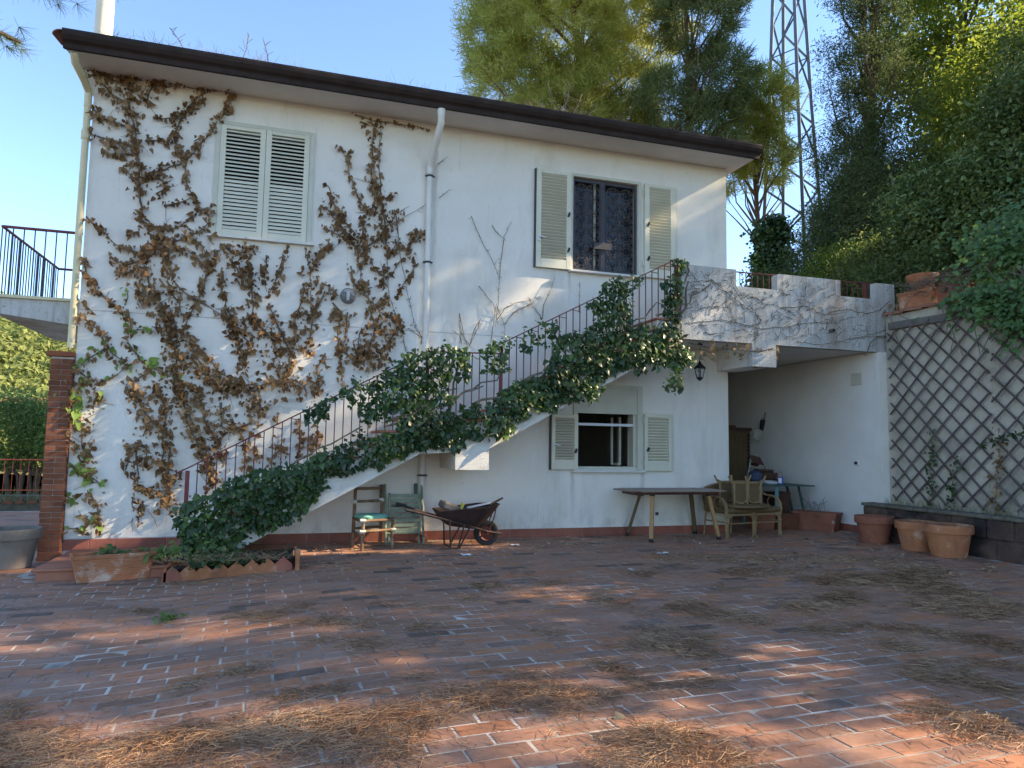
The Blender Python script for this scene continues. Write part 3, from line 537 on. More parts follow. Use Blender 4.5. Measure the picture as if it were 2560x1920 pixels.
GREEN = [(1,[(1.43,0.58),(1.6,0.7),(1.83,0.75),(1.98,0.92),(2.12,0.98),(2.34,1.06),(2.6,1.1),(2.86,1.17),(3.15,1.3),(3.34,1.4),(3.54,1.45),(3.84,1.49),(4.17,1.56),(4.27,1.59),(4.28,1.35),(4.01,1.22),(3.81,1.1),(3.65,1.12),(3.45,1.02),(3.16,0.98),(3.14,0.82),(3.07,0.72),(2.94,0.64),(2.87,0.49),(2.78,0.43),(2.52,0.36),(2.26,0.3),(2.23,0.21),(2.07,0.14),(2.13,0.06),(1.99,-0.01),(1.73,-0.04),(1.53,0.0),(1.49,0.19),(1.44,0.38)]),
(1,[(2.84,1.79),(2.91,1.86),(3.12,1.97),(3.28,2.06),(3.37,2.08),(3.22,1.95),(3.14,1.86),(3.14,1.74),(3.03,1.68),(2.94,1.64),(2.88,1.74)]),
(0.8,[(3.22,1.99),(3.37,2.16),(3.49,2.27),(3.61,2.31),(3.78,2.24),(3.85,2.35),(3.97,2.54),(4.14,2.61),(4.24,2.64),(4.27,1.56),(4.17,1.5),(4.08,1.64),(4.0,1.77),(3.87,1.68),(3.63,1.72),(3.6,1.49),(3.52,1.49),(3.55,1.75),(3.52,1.88),(3.38,1.85)]),
(0.9,[(4.03,2.58),(4.26,2.69),(4.42,2.66),(4.56,2.73),(4.7,2.77),(4.87,2.72),(4.97,2.68),(5.01,2.52),(4.98,2.33),(4.92,2.3),(4.82,2.42),(4.72,2.41),(4.74,2.29),(4.66,2.16),(4.73,2.07),(4.83,2.04),(4.8,1.98),(4.7,1.91),(4.59,1.94),(4.43,1.94),(4.51,2.06),(4.46,2.18),(4.42,1.94),(4.05,1.89)]),
(1,[(4.06,1.71),(4.24,1.78),(4.36,1.9),(4.51,1.91),(4.72,1.88),(4.83,1.79),(4.92,1.92),(5.05,1.94),(5.25,1.95),(5.35,1.97),(5.44,2.16),(5.58,2.2),(5.74,2.3),(5.98,2.34),(6.15,2.38),(6.3,2.42),(6.3,1.93),(6.23,1.88),(6.16,1.91),(5.9,1.9),(5.89,1.82),(5.78,1.76),(5.65,1.72),(5.59,1.58),(5.49,1.51),(5.26,1.54),(4.93,1.52),(4.91,1.33),(4.72,1.34),(4.53,1.39),(4.34,1.34),(4.19,1.3),(4.07,1.18)]),
(0.9,[(5.12,2.72),(5.27,2.79),(5.41,2.82),(5.51,2.89),(5.57,2.81),(5.53,2.68),(5.52,2.45),(5.37,2.38),(5.24,2.37),(5.14,2.37),(5.24,2.5),(5.2,2.63)]),
(0.7,[(5.57,2.78),(5.73,2.88),(5.87,2.97),(5.78,3.02),(5.94,3.16),(6.14,3.17),(6.29,3.25),(6.29,2.79),(6.15,2.83),(5.97,2.83),(5.85,2.76),(5.74,2.75)]),
(1,[(6.16,2.64),(6.27,2.77),(6.3,2.96),(6.48,3.02),(6.73,3.1),(6.87,3.23),(6.94,3.29),(6.8,3.39),(6.72,3.47),(6.91,3.56),(7.02,3.62),(6.92,3.69),(7.03,3.81),(7.16,3.88),(7.31,3.86),(7.39,3.82),(7.43,3.65),(7.45,3.37),(7.41,3.23),(7.47,3.13),(7.54,3.1),(7.47,3.17),(7.69,3.22),(7.91,3.18),(7.98,3.27),(8.16,3.25),(8.3,3.21),(8.3,3.08),(8.24,2.96),(8.38,2.93),(8.48,2.81),(8.43,2.69),(8.29,2.64),(7.92,2.61),(7.73,2.67),(7.6,2.61),(7.35,2.55),(7.17,2.5),(6.99,2.38),(6.91,2.34),(6.99,2.26),(6.91,2.16),(6.81,2.07),(6.1,2.04),(5.59,2.02),(5.59,2.27),(5.79,2.31),(6.1,2.36)]),
(0.8,[(7.37,3.87),(7.5,3.93),(7.62,3.98),(7.64,3.86),(7.68,3.77),(7.54,3.78),(7.43,3.79)]),
(0.9,[(8.14,4.26),(8.32,4.29),(8.37,4.21),(8.32,4.08),(8.2,4.0),(8.3,3.97),(8.28,3.84),(8.3,3.68),(8.24,3.57),(8.18,3.43),(8.26,3.38),(8.24,3.29),(8.08,3.26),(8.0,3.31),(8.08,3.42),(7.95,3.51),(8.0,3.61),(7.93,3.83),(8.02,3.91),(8.01,3.98),(8.16,4.06)]),
(0.7,[(7.47,2.52),(7.56,2.61),(7.73,2.55),(7.67,2.46),(7.56,2.39)]),
(0.8,[(8.06,2.65),(8.27,2.64),(8.31,2.52),(8.27,2.42),(8.29,2.31),(8.21,2.22),(8.08,2.25),(7.98,2.33),(8.0,2.44),(8.12,2.48)])]
NEEDLE = [(1,[(1.25,-5.89),(1.43,-5.9),(1.65,-6.1),(1.67,-6.27),(1.81,-6.34),(1.96,-6.35),(2.11,-6.39),(2.16,-6.25),(2.32,-6.28),(2.46,-6.35),(2.66,-6.41),(2.84,-6.39),(3.02,-6.42),(3.37,-6.53),(3.55,-6.31),(3.76,-6.29),(3.99,-6.27),(3.86,-6.7),(3.68,-6.58),(3.53,-6.68),(3.38,-6.82),(3.3,-6.97),(3.28,-7.18),(3.07,-7.04),(2.98,-6.86),(2.77,-6.86),(2.67,-6.86),(2.51,-6.73),(2.36,-6.75),(2.16,-6.72),(2.05,-6.81),(1.83,-6.87),(1.55,-6.79)]),
(0.9,[(1.13,-5.51),(1.21,-5.49),(1.34,-5.61),(1.37,-5.77),(1.3,-5.83),(1.23,-5.81)]),
(0.35,[(1.98,-6.74),(2.26,-6.75),(2.77,-6.88),(3.17,-7.12),(3.34,-7.29),(2.01,-6.92)]),
(0.7,[(2.02,-5.52),(2.1,-5.4),(2.24,-5.53),(2.2,-5.71),(2.11,-5.73)]),
(0.6,[(2.32,-5.36),(2.45,-5.28),(2.58,-5.47),(2.49,-5.6),(2.38,-5.59)]),
(0.7,[(2.59,-6.18),(2.63,-5.99),(2.79,-5.95),(2.96,-6.03),(3.11,-6.14),(2.97,-6.2),(2.79,-6.11),(2.66,-6.23)]),
(0.7,[(2.16,-3.9),(2.35,-3.81),(2.64,-3.93),(2.77,-3.78),(2.95,-3.72),(2.83,-3.93),(2.64,-4.15),(2.55,-4.25),(2.37,-4.04)]),
(0.7,[(2.64,-4.27),(2.91,-4.33),(3.18,-4.44),(3.39,-4.8),(3.25,-4.83),(3.07,-4.75),(2.95,-4.54),(2.73,-4.49)]),
(0.6,[(2.84,-5.03),(2.97,-4.9),(3.1,-4.97),(3.22,-5.12),(3.42,-5.21),(3.4,-5.35),(3.24,-5.48),(3.15,-5.35),(3.09,-5.15)]),
(0.6,[(3.59,-4.81),(3.78,-4.74),(3.92,-4.85),(3.79,-4.97),(3.58,-4.98)]),
(0.6,[(3.43,-4.03),(3.62,-3.93),(3.81,-4.07),(3.59,-4.16)]),
(0.6,[(3.88,-4.23),(4.07,-4.27),(4.1,-4.41),(3.9,-4.45)]),
(0.6,[(4.16,-3.91),(4.28,-3.83),(4.43,-4.12),(4.2,-4.16)]),
(0.5,[(1.28,-3.13),(1.46,-3.12),(1.75,-3.39),(1.67,-3.47),(1.38,-3.3)]),
(0.5,[(3.38,-6.02),(3.48,-5.95),(3.55,-6.04),(3.49,-6.13),(3.39,-6.11)]),
(0.5,[(4.46,-3.3),(4.78,-3.31),(4.74,-3.6),(4.46,-3.65)]),
(0.5,[(3.58,-5.34),(3.73,-5.28),(3.79,-5.39),(3.63,-5.5)]),
(0.5,[(3.32,-1.99),(3.52,-2.03),(3.6,-2.28),(3.35,-2.3)]),
(1.6,[(3.97,-7.46),(4.12,-7.31),(4.29,-7.19),(4.46,-7.12),(4.56,-7.18),(4.61,-7.29),(4.67,-7.41),(4.68,-7.56),(4.68,-7.66)]),
(1.2,[(6.02,-7.24),(6.16,-7.2),(6.19,-7.32),(6.22,-7.5),(6.33,-7.63),(6.1,-7.8),(5.92,-7.75),(5.85,-7.62),(5.84,-7.49),(5.9,-7.38)]),
(0.9,[(6.69,-6.59),(6.93,-6.6),(6.86,-6.83),(6.86,-7.07),(6.85,-7.23),(6.74,-7.32),(6.6,-7.2),(6.54,-7.02),(6.37,-6.98),(6.41,-6.81)]),
(0.9,[(5.8,-4.78),(6.13,-4.57),(6.29,-4.71),(6.28,-5.07),(6.51,-5.17),(6.62,-5.32),(6.32,-5.52),(6.11,-5.51),(6.1,-5.28),(5.97,-5.0)]),
(0.9,[(4.59,-5.99),(4.7,-5.97),(4.75,-6.19),(4.72,-6.46),(4.82,-6.57),(5.0,-6.57),(5.21,-6.5),(5.4,-6.52),(5.17,-6.62),(4.96,-6.65),(4.75,-6.69),(4.65,-6.61),(4.61,-6.38)]),
(0.8,[(4.02,-6.18),(4.19,-6.14),(4.18,-6.4),(4.28,-6.51),(4.49,-6.56),(4.52,-6.69),(4.33,-6.72),(4.17,-6.71),(4.24,-6.83),(4.16,-6.78),(4.02,-6.9),(3.93,-6.78),(3.86,-6.7)]),
(0.8,[(4.87,-5.84),(5.2,-5.62),(5.26,-5.44),(5.53,-5.44),(5.71,-5.62),(5.77,-5.77),(5.6,-5.91),(5.44,-6.26),(5.29,-6.22),(5.19,-6.09),(5.18,-5.92),(5.0,-5.93)]),
(1,[(8.1,-3.86),(8.68,-3.7),(8.97,-3.91),(9.62,-3.76),(9.77,-3.94),(9.53,-4.45),(9.31,-4.9),(9.22,-5.1),(9.11,-5.48),(8.99,-5.64),(8.34,-5.91),(8.17,-5.62),(8.1,-5.33),(8.05,-5.13),(8.55,-5.05),(8.7,-4.64),(8.41,-4.33),(8.04,-4.24)]),
(1,[(6.98,-4.87),(7.29,-4.95),(7.81,-4.54),(8.1,-4.5),(8.07,-4.83),(7.72,-5.05),(7.44,-5.08),(7.01,-5.34),(6.89,-5.13)]),
(0.7,[(6.62,-5.63),(6.93,-5.64),(6.86,-5.84),(6.58,-5.91),(6.56,-5.76)]),
(0.8,[(6.92,-5.48),(7.15,-5.65),(7.44,-5.84),(7.68,-6.04),(7.85,-6.29),(7.92,-6.44),(7.56,-6.7),(7.52,-6.46),(7.32,-6.16),(7.19,-5.85)]),
(0.7,[(6.7,-6.13),(7.0,-6.14),(7.14,-6.3),(6.93,-6.43),(6.75,-6.33)]),
(0.6,[(5.4,-4.2),(5.68,-3.94),(5.82,-3.85),(5.63,-4.15),(5.63,-4.55),(5.4,-4.73),(5.36,-4.49)]),
(0.6,[(5.09,-3.5),(5.37,-3.38),(5.46,-3.53),(5.19,-3.71)]),
(0.5,[(4.48,-5.24),(4.7,-5.23),(4.71,-5.43),(4.5,-5.41)]),
(0.5,[(6.28,-3.1),(6.63,-3.02),(6.7,-3.26),(6.32,-3.39)]),
(0.4,[(4.84,-4.01),(5.05,-4.01),(5.02,-4.16),(4.84,-4.17)]),
(0.7,[(7.48,-3.13),(7.9,-3.06),(8.22,-3.29),(8.75,-3.24),(8.28,-3.61),(7.61,-3.68),(7.35,-3.41)]),
(0.6,[(9.46,-3.23),(10.13,-3.28),(10.34,-3.59),(9.91,-4.12),(9.49,-3.88)]),
(0.5,[(6.89,-3.98),(7.08,-4.02),(7.03,-4.25),(6.75,-4.3)]),
(0.4,[(5.06,-2.9),(5.23,-2.87),(5.24,-3.01),(5.05,-3.11)]),
(0.5,[(7.01,-6.62),(7.45,-6.79),(7.25,-6.94),(6.98,-6.82)]),
(0.3,[(7.34,-1.83),(8.16,-2.21),(9.41,-2.46),(10.68,-3.12),(9.46,-3.23),(8.01,-2.92),(6.97,-2.52)]),
(0.3,[(1.41,-1.73),(2.74,-1.79),(3.4,-1.59),(3.38,-1.84),(2.15,-2.26),(1.46,-2.1)])]

# ================================================================== THE SETTING
def grid_obj(name, xs, ys, zf, m, skip=None, kind='structure', smooth=True):
    X, Y = np.meshgrid(xs, ys); Zv = zf(X, Y); V = np.stack([X, Y, Zv], -1).reshape(-1, 3); nx = len(xs); F = []
    for j in range(len(ys) - 1):
        for i in range(nx - 1):
            if skip and skip((xs[i] + xs[i + 1]) / 2, (ys[j] + ys[j + 1]) / 2): continue
            F.append((j * nx + i, j * nx + i + 1, (j + 1) * nx + i + 1, (j + 1) * nx + i))
    return part(name, npmesh(name, V, np.array(F), smooth), m, None, kind=kind)
grid_obj('ground', np.linspace(-900, 900, 37), np.linspace(-300, 1500, 37), lambda x, y: -.55 + 0 * x - 6 * np.clip((y - 16) / 60, 0, 1) * (x < 8), MT['ground'])
# wooded hill across the valley
def hz(x, y):
    d = np.hypot(x + 115, (y - 330)); h = 50 * np.exp(-(d / 165) ** 2) + 36 * np.exp(-(((x + 330) / 190) ** 2 + ((y - 300) / 150) ** 2))
    return h - 9 + 3.5 * np.sin(x * .05 + 1) * np.cos(y * .043) * np.clip(h / 20, 0, 1)
grid_obj('hill', np.linspace(-620, 200, 60), np.linspace(95, 640, 50), hz, MT['hill'])
# terrain above the retaining wall
def rz(x, y):
    return 3.58 + .20 * np.clip(x - 12.6, 0, 14) + .12 * np.sin(x * 1.3 + y * .7) * np.clip(x - 12.8, 0, 1) - .35 * np.clip(13.2 - x, 0, .8) * 0
grid_obj('hillside', np.concatenate([[9.86, 12.42], np.linspace(12.7, 60, 40)]), np.concatenate([np.linspace(-30, 6, 37), np.linspace(7, 60, 20)]), rz, MT['ground'],
         skip=lambda x, y: x < 12.42 and y < 6.2)

# ---- patio: mortar sheet and bricks (rows turned 2.5 degrees to the house)
def on_patio(x, y):
    if x > 11.72 and y < -1.2: return False
    if x > 12.02: return False
    if y > -.012 and 0 <= x <= 9.83: return False
    if y > 4.5 and x > 9: return False
    if x < .0 and y > 6.9: return False
    return True
px_, py_ = np.linspace(-7, 12.1, 96), np.linspace(-11.8, 7, 95)
patio = grid_obj('patio', px_, py_, lambda X, Y: gza(X.ravel(), Y.ravel()).reshape(X.shape) - .0022, MT['joint'], skip=lambda x, y: x > .5 and x < 9.4 and y > .4)
BL, BW, JT = .318, .1385, .014
th = R(2.5); ct, st = math.cos(th), math.sin(th)
cand = []
for j in range(-90, 60):
    v = j * BW; off = (.5 if j % 2 else 0) * BL + .012 * math.sin(j * 1.7)
    for i in range(-30, 46):
        u = i * BL + off; x = u * ct - v * st; y = u * st + v * ct
        if -6.9 < x < 12 and -11.6 < y < 6.85 and on_patio(x + .15, y) and on_patio(x - .15, y + .06) and not (.1 < x < 2.05 and -1.58 < y < 0): cand.append((x, y))
cand = np.array(cand); cd = np.hypot(cand[:, 0] - CAM[0], cand[:, 1] - CAM[1])
rel = np.column_stack([cand, np.zeros(len(cand))]) - CAM; dep = rel @ np.array(CF); uu = rel @ np.array(CR) / np.maximum(dep, .01); vv = rel @ np.array(CU) / np.maximum(dep, .01)
vis = (dep > .5) & (np.abs(uu) < .73) & (vv > -.55)
order = np.argsort(np.where(vis, cd, 1e6)); near = set(order[:300].tolist())
def brick_geo(g, cx, cy, cz, rz_, L, Wd, tilt=(0, 0)):
    c, s = math.cos(rz_), math.sin(rz_); b = .004; h = [(-L / 2, -Wd / 2), (L / 2, -Wd / 2), (L / 2, Wd / 2), (-L / 2, Wd / 2)]; vs = []
    for dz, ins in ((-.03, 0), (-.002, 0), (.0, b)):
        for x, y in h:
            xx = x - math.copysign(ins, x); yy = y - math.copysign(ins, y); vs.append((cx + xx * c - yy * s, cy + xx * s + yy * c, cz + dz + xx * tilt[0] + yy * tilt[1]))
    g.add(vs, [(8, 9, 10, 11)] + [(a + k, a + (k + 1) % 4, a + 4 + (k + 1) % 4, a + 4 + k) for a in (0, 4) for k in range(4)])
bmeshes = []
for k in range(4):
    g = Geo(); brick_geo(g, 0, 0, 0, 0, BL - JT - .001 * k, BW - JT - .0007 * k); bmeshes.append(g.mesh('brick')); bmeshes[-1].materials.append(MT['brick'])
field = Geo()
for i, (x, y) in enumerate(cand):
    z = gz(x, y) + random.uniform(-.0012, .0028); sl_ = ((gz(x + .1, y) - gz(x - .1, y)) / .2 + random.gauss(0, .005), (gz(x, y + .1) - gz(x, y - .1)) / .2 + random.gauss(0, .009))
    a = th + random.gauss(0, .008); x += random.gauss(0, .002); y += random.gauss(0, .0018)
    if i in near: part('brick', bmeshes[i % 4], None, patio, (x, y, z), (math.atan(sl_[1]), -math.atan(sl_[0]), a))
    else: brick_geo(field, x, y, z, a, BL - JT, BW - JT, sl_)
field.part('brick_field', MT['brick_isl'], patio, kind='stuff')

# ================================================================== HOUSE
house = thing('house', 'two-storey white plastered house with cream shutters and dark gutter', 'house', (4.9, 4, 0))
XR = 9.82
OPEN = [(1.60, 2.80, 4.29, 5.83), (6.93, 8.10, 4.23, 5.79), (7.04, 8.08, 1.04, 2.34)]
g = Geo(); xs = sorted({0, XR} | {o[0] for o in OPEN} | {o[1] for o in OPEN}); zs = sorted({-.5, 6.3} | {o[2] for o in OPEN} | {o[3] for o in OPEN})
for i in range(len(xs) - 1):
    for j in range(len(zs) - 1):
        cx, cz = (xs[i] + xs[i + 1]) / 2, (zs[j] + zs[j + 1]) / 2
        if any(o[0] < cx < o[1] and o[2] < cz < o[3] for o in OPEN): continue
        for yy in (0, .32): g.add([(xs[i], yy, zs[j]), (xs[i + 1], yy, zs[j]), (xs[i + 1], yy, zs[j + 1]), (xs[i], yy, zs[j + 1])], [(0, 1, 2, 3)])
for a, b, c, d in OPEN:
    g.add([(a, 0, c), (b, 0, c), (b, 0, d), (a, 0, d), (a, .32, c), (b, .32, c), (b, .32, d), (a, .32, d)], [(0, 1, 5, 4), (1, 2, 6, 5), (2, 3, 7, 6), (3, 0, 4, 7)])
g.add([(0, 0, -.5), (0, 7, -.5), (0, 7, 6.3), (0, 0, 6.3), (XR, 0, -.5), (XR, 7, -.5), (XR, 7, 6.3), (XR, 0, 6.3)], [(0, 1, 2, 3), (4, 5, 6, 7), (1, 5, 6, 2)])
g.box(.01, XR - .01, .33, 6.99, 3.0, 3.2)
me = g.mesh('wall'); part('wall', me, MT['plaster'], house)
# eaves, gutter, roof
g = Geo(); g.box(-.20, 10.02, -.60, 7.4, 6.302, 6.40); eav = g.part('soffit', MT['soffit'], house)
g = Geo(); g.box(-.205, 10.025, -.632, -.602, 6.262, 6.41); g.part('fascia', MT['gutter'], house)
gp = [(-.634, 6.255), (-.66, 6.255), (-.665, 6.31), (-.675, 6.325), (-.715, 6.35), (-.745, 6.395), (-.752, 6.44), (-.735, 6.475), (-.72, 6.475), (-.725, 6.44), (-.72, 6.40), (-.69, 6.37), (-.634, 6.37)]
g = Geo(); g.prism(gp, -.21, 10.03, axis='x'); gut = g.part('gutter', MT['gutter'], house, smooth=False)
for xx in (1.9, 4.02, 6.2, 8.3):
    g = Geo(); g.prism([(p[0] - .004, p[1]) for p in gp], xx, xx + .05, axis='x'); g.part('gutter_joint', MT['gutter'], gut)
rx = np.linspace(-.26, 10.08, 470); ry = np.linspace(-.66, 3.4, 14)
XX, YY = np.meshgrid(rx, ry); ZZ = 6.425 + (YY + .66) * .20 + .028 * np.abs(np.sin(XX * math.pi / .22)) + .012 * ((YY * 2.6) % 1)
Fq = [(j * 470 + i, j * 470 + i + 1, (j + 1) * 470 + i + 1, (j + 1) * 470 + i) for j in range(13) for i in range(469)]
V1 = np.stack([XX, YY, ZZ], -1).reshape(-1, 3); V2 = V1.copy(); V2[:, 1] = 6.8 - V2[:, 1]
rf = part('roof', npmesh('roof', np.vstack([V1, V2]), np.vstack([np.array(Fq), np.array(Fq)[:, ::-1] + len(V1)]), True), MT['roof'], house)
g = Geo()
for xx in (-.2, 10.0): g.prism([(-.60, 6.402), (3.4, 7.20), (7.4, 6.402)], xx, xx + .02, axis='x')
g.part('gable_end', MT['cream'], house)
tg = Geo(); n = 10
for rr, s in ((.105, 1), (.09, 1)):
    pass
pts = [(.10 * math.cos(a), .075 * math.sin(a)) for a in np.linspace(0, math.pi, n)]; pin = [(.088 * math.cos(a), .063 * math.sin(a)) for a in np.linspace(math.pi, 0, n)]
tg.prism([(x, z) for x, z in pts + pin], -.22, .22); tmesh = tg.mesh('ridge_tile'); tmesh.materials.append(MT['roof'])
for k in range(46): part('eave_tile', tmesh, None, rf, (-.15 + k * .22, -.36, 6.435), (R(11.3), 0, 0))
for k in range(10): part('verge_tile', tmesh, None, rf, (-.24, -.46 + k * .40, 6.445 + k * .08), (R(11.3), 0, random.uniform(-.05, .05)))
# chimney flue
ch = Geo(); ch.lathe([(.115, 0), (.115, 2.6), (.14, 2.62), (.14, 2.7)], (-.075, .55, 6.45), 24); ch.part('flue', MT['chimney'], house, smooth=True)
# downspouts
dp = Geo(); dp.tube([(4.60, -.64, 6.25), (4.60, -.62, 6.05), (4.585, -.40, 5.86), (4.57, -.12, 5.66), (4.56, -.075, 5.56)], .05, 14)
dp.tube([(4.56, -.075, 5.62), (4.56, -.075, .12)], .046, 14); dp.tube([(4.56, -.075, 5.62), (4.56, -.075, 5.48)], .055, 14); dp.tube([(4.60, -.64, 6.25), (4.60, -.625, 6.16)], .057, 14)
ds = dp.part('downspout', MT['pipe'], house, smooth=True)
el = Geo(); el.tube([(4.56, -.075, .14), (4.565, -.08, .075), (4.58, -.13, .06), (4.60, -.24, .055)], .052, 14); el.part('outlet', MT['terracotta_dark'], ds, smooth=True)
for zz in (5.43, 4.10, 2.5, .93):
    b = Geo(); b.lathe([(.052, 0), (.056, .004), (.056, .026), (.052, .03)], (4.56, -.075, zz), 16); b.box(4.56 - .075, 4.56 + .075, -.085, -.07, zz + .004, zz + .026); b.part('bracket', MT['iron'], ds)
dp = Geo(); dp.tube([(-.10, -.60, 6.24), (-.10, -.52, 6.15), (-.07, -.2, 6.08), (-.055, -.04, 6.0), (-.055, -.035, 5.8)], .048, 12); dp.tube([(-.055, -.035, 6.0), (-.055, -.035, 2.56)], .044, 12); dp.lathe([(.05, 0), (.056, .01), (.056, .12), (.05, .13)], (-.055, -.035, 5.35), 14)
dp.part('corner_downpipe', MT['cream'], house, smooth=True)
# string course, cracks kept as shallow relief
g = Geo(); g.box(.002, 6.2, -.004, -.0005, 3.075, 3.083); g.part('joint_line', MT['parapet'], house)
# baseboard tiles
g = Geo(); g.box(.0, XR, -.007, -.0005, -.06, .132); bb = g.part('baseboard', MT['mortar'], house)
tm = Geo(); tm.bbox((0, 0, 0), (.292, .012, .138), b=.003); tm = tm.mesh('baseboard_tile'); tm.materials.append(MT['base_tile'])
for k in range(33): part('baseboard_tile', tm, None, bb, (.152 + k * .2975, -.0125, .063 - (.012 if k < 8 else 0)))
# ---- shutters
def slat_mesh(w, d=.052, t=.008): 
    g = Geo(); g.bbox((0, 0, 0), (w, d, t), b=.003); m = g.mesh('slat'); m.materials.append(MT['shutter']); return m
def shutter(xl, xr, z0, z1, yb, n, angs, stile=.085, rail_b=.13, rail_t=.075, th_=.035, hooks=(), label=None, handle=None):
    g = Geo(); yf = yb - th_
    g.bbox(((xl + xl + stile) / 2, (yb + yf) / 2, (z0 + z1) / 2), (stile, th_, z1 - z0), b=.004); g.bbox(((xr + xr - stile) / 2, (yb + yf) / 2, (z0 + z1) / 2), (stile, th_, z1 - z0), b=.004)
    g.bbox(((xl + xr) / 2, (yb + yf) / 2, z0 + rail_b / 2), (xr - xl - 2 * stile + .002, th_ - .004, rail_b - .002), b=.004); g.bbox(((xl + xr) / 2, (yb + yf) / 2, z1 - rail_t / 2), (xr - xl - 2 * stile + .002, th_ - .004, rail_t - .002), b=.004)
    sh = g.part('shutter', MT['shutter'], house, label=label); w = xr - xl - 2 * stile + .006; a0, a1 = z0 + rail_b, z1 - rail_t; p = (a1 - a0) / n; sm = slat_mesh(w)
    for k in range(n): part('slat', sm, None, sh, ((xl + xr) / 2, (yb + yf) / 2, a0 + (k + .5) * p), (R(angs(k / n)), 0, 0))
    for (hx, hz_) in hooks: h = Geo(); h.obox((hx, yf - .012, hz_), (.03, .024, .05), (0, .5, 0)); h.obox((hx + .008, yf - .02, hz_ + .03), (.022, .03, .03)); h.part('shutter_catch', MT['black'], sh)
    if handle: h = Geo(); h.bbox((handle[0], yf - .01, handle[1]), (.03, .02, .10), b=.004); h.bbox((handle[0] + .05, yf - .03, handle[1] + .02), (.11, .016, .02), (0, .15, 0), b=.004); h.part('handle', MT['white_paint'], sh)
    return sh
# upper left window, shutters closed
g = Geo(); g.box(1.535, 1.597, -.03, .05, 4.24, 5.885); g.box(2.803, 2.865, -.03, .05, 4.24, 5.885); g.box(1.597, 2.803, -.03, .05, 5.832, 5.885); wf = g.part('window', MT['frame'], house, label='closed upper window by the dry ivy')
g = Geo(); g.box(1.60, 2.80, .28, .30, 4.29, 5.83); g.part('shade_sheet', MT['shade_sheet'], wf)  # near-black sheet: the dark of the room painted in behind the slats
g = Geo(); g.bbox((2.2, -.02, 4.222), (1.42, .12, .03), b=.004); g.part('window_sill', MT['sill'], wf)
af = lambda t: 62 if t < .50 else 44
shutter(1.60, 2.198, 4.245, 5.828, -.005, 26, af, .075, .09, .055); shutter(2.203, 2.80, 4.245, 5.828, -.005, 26, af, .075, .09, .055)
# upper right window with iron grille, shutters folded open
g = Geo(); g.box(6.87, 6.928, -.02, .06, 4.232, 5.84); g.box(8.102, 8.16, -.02, .06, 4.232, 5.84); g.box(6.928, 8.102, -.02, .06, 5.792, 5.84); g.box(7.365, 7.40, .15, .2, 4.24, 5.78)
wf = g.part('window', MT['frame'], house, label='upper window behind a scrolled iron grille')
for a, b in ((6.935, 7.363), (7.402, 8.095)):
    g = Geo(); g.box(a, b, .17, .178, 4.235, 5.785); g.part('pane', MT['pane'], wf)
g = Geo(); g.bbox((7.50, -.03, 4.205), (1.30, .14, .034), b=.004); g.part('window_sill', MT['sill'], wf)
g = Geo()
for a, b in ((6.935, 7.455), (7.475, 8.095)):
    for q in ((a, a + .04, 4.245, 5.765), (b - .04, b, 4.245, 5.765), (a + .04, b - .04, 4.245, 4.285), (a + .04, b - .04, 5.725, 5.765)): g.box(q[0], q[1], .03, .06, q[2], q[3])
g.box(7.435, 7.50, .02, .029, 4.25, 5.76); g.box(7.30, 7.62, -.01, .018, 4.62, 4.73); g.box(6.93, 8.10, .03, .06, 4.232, 4.243)
gr = g.part('grille', MT['iron'], house)
def scroll_mesh(r):
    g = Geo(); rr = .0065
    for q in range(4):
        a0 = q * math.pi / 2 + math.pi / 4; path = []
        for k in range(13):
            t = k / 12; ang = a0 - .62 + t * 1.24; path.append((r * math.cos(ang) , 0, r * math.sin(ang)))
        g.tube([(r * 1.02 * math.cos(a), 0, r * 1.02 * math.sin(a)) for a in np.linspace(a0 - .8, a0 + .8, 9)], rr, 4)
        for sg in (-1, 1):
            p = []
            for k in range(10):
                t = k / 9; cr = r * .24 * (1 - .55 * t); cc = (r * .66 * math.cos(a0 + sg * .42), r * .66 * math.sin(a0 + sg * .42)); an = a0 + sg * (1.2 - 5.2 * t); p.append((cc[0] + cr * math.cos(an), 0, cc[1] + cr * math.sin(an)))
            g.tube(p, rr * .9, 4)
    m = g.mesh('scroll'); m.materials.append(MT['grille']); return m
sm = scroll_mesh(.118)
for a, b in ((6.975, 7.415), (7.515, 8.055)):
    for i in range(2):
        for j in range(6): part('scroll', sm, None, gr, (a + (b - a) * (.27 + .46 * i), .042, 4.40 + j * .235))
ao = lambda t: -40
shutter(6.283, 6.885, 4.215, 5.815, -.032, 27, ao, .085, .15, .06, .03, hooks=((6.83, 4.52), (6.83, 5.10)), handle=(6.325, 4.68)); g = Geo(); g.box(6.262, 6.28, -.06, -.004, 4.215, 5.82); g.box(6.28, 6.885, -.028, -.008, 4.22, 5.81); g.part('shutter_back', MT['iron'], house)
shutter(8.205, 8.775, 4.215, 5.815, -.032, 27, ao, .085, .15, .06, .03, hooks=((8.26, 4.52), (8.26, 5.10))); g = Geo(); g.box(8.21, 8.83, -.028, -.008, 4.22, 5.81); g.part('shutter_back', MT['shutter'], house)
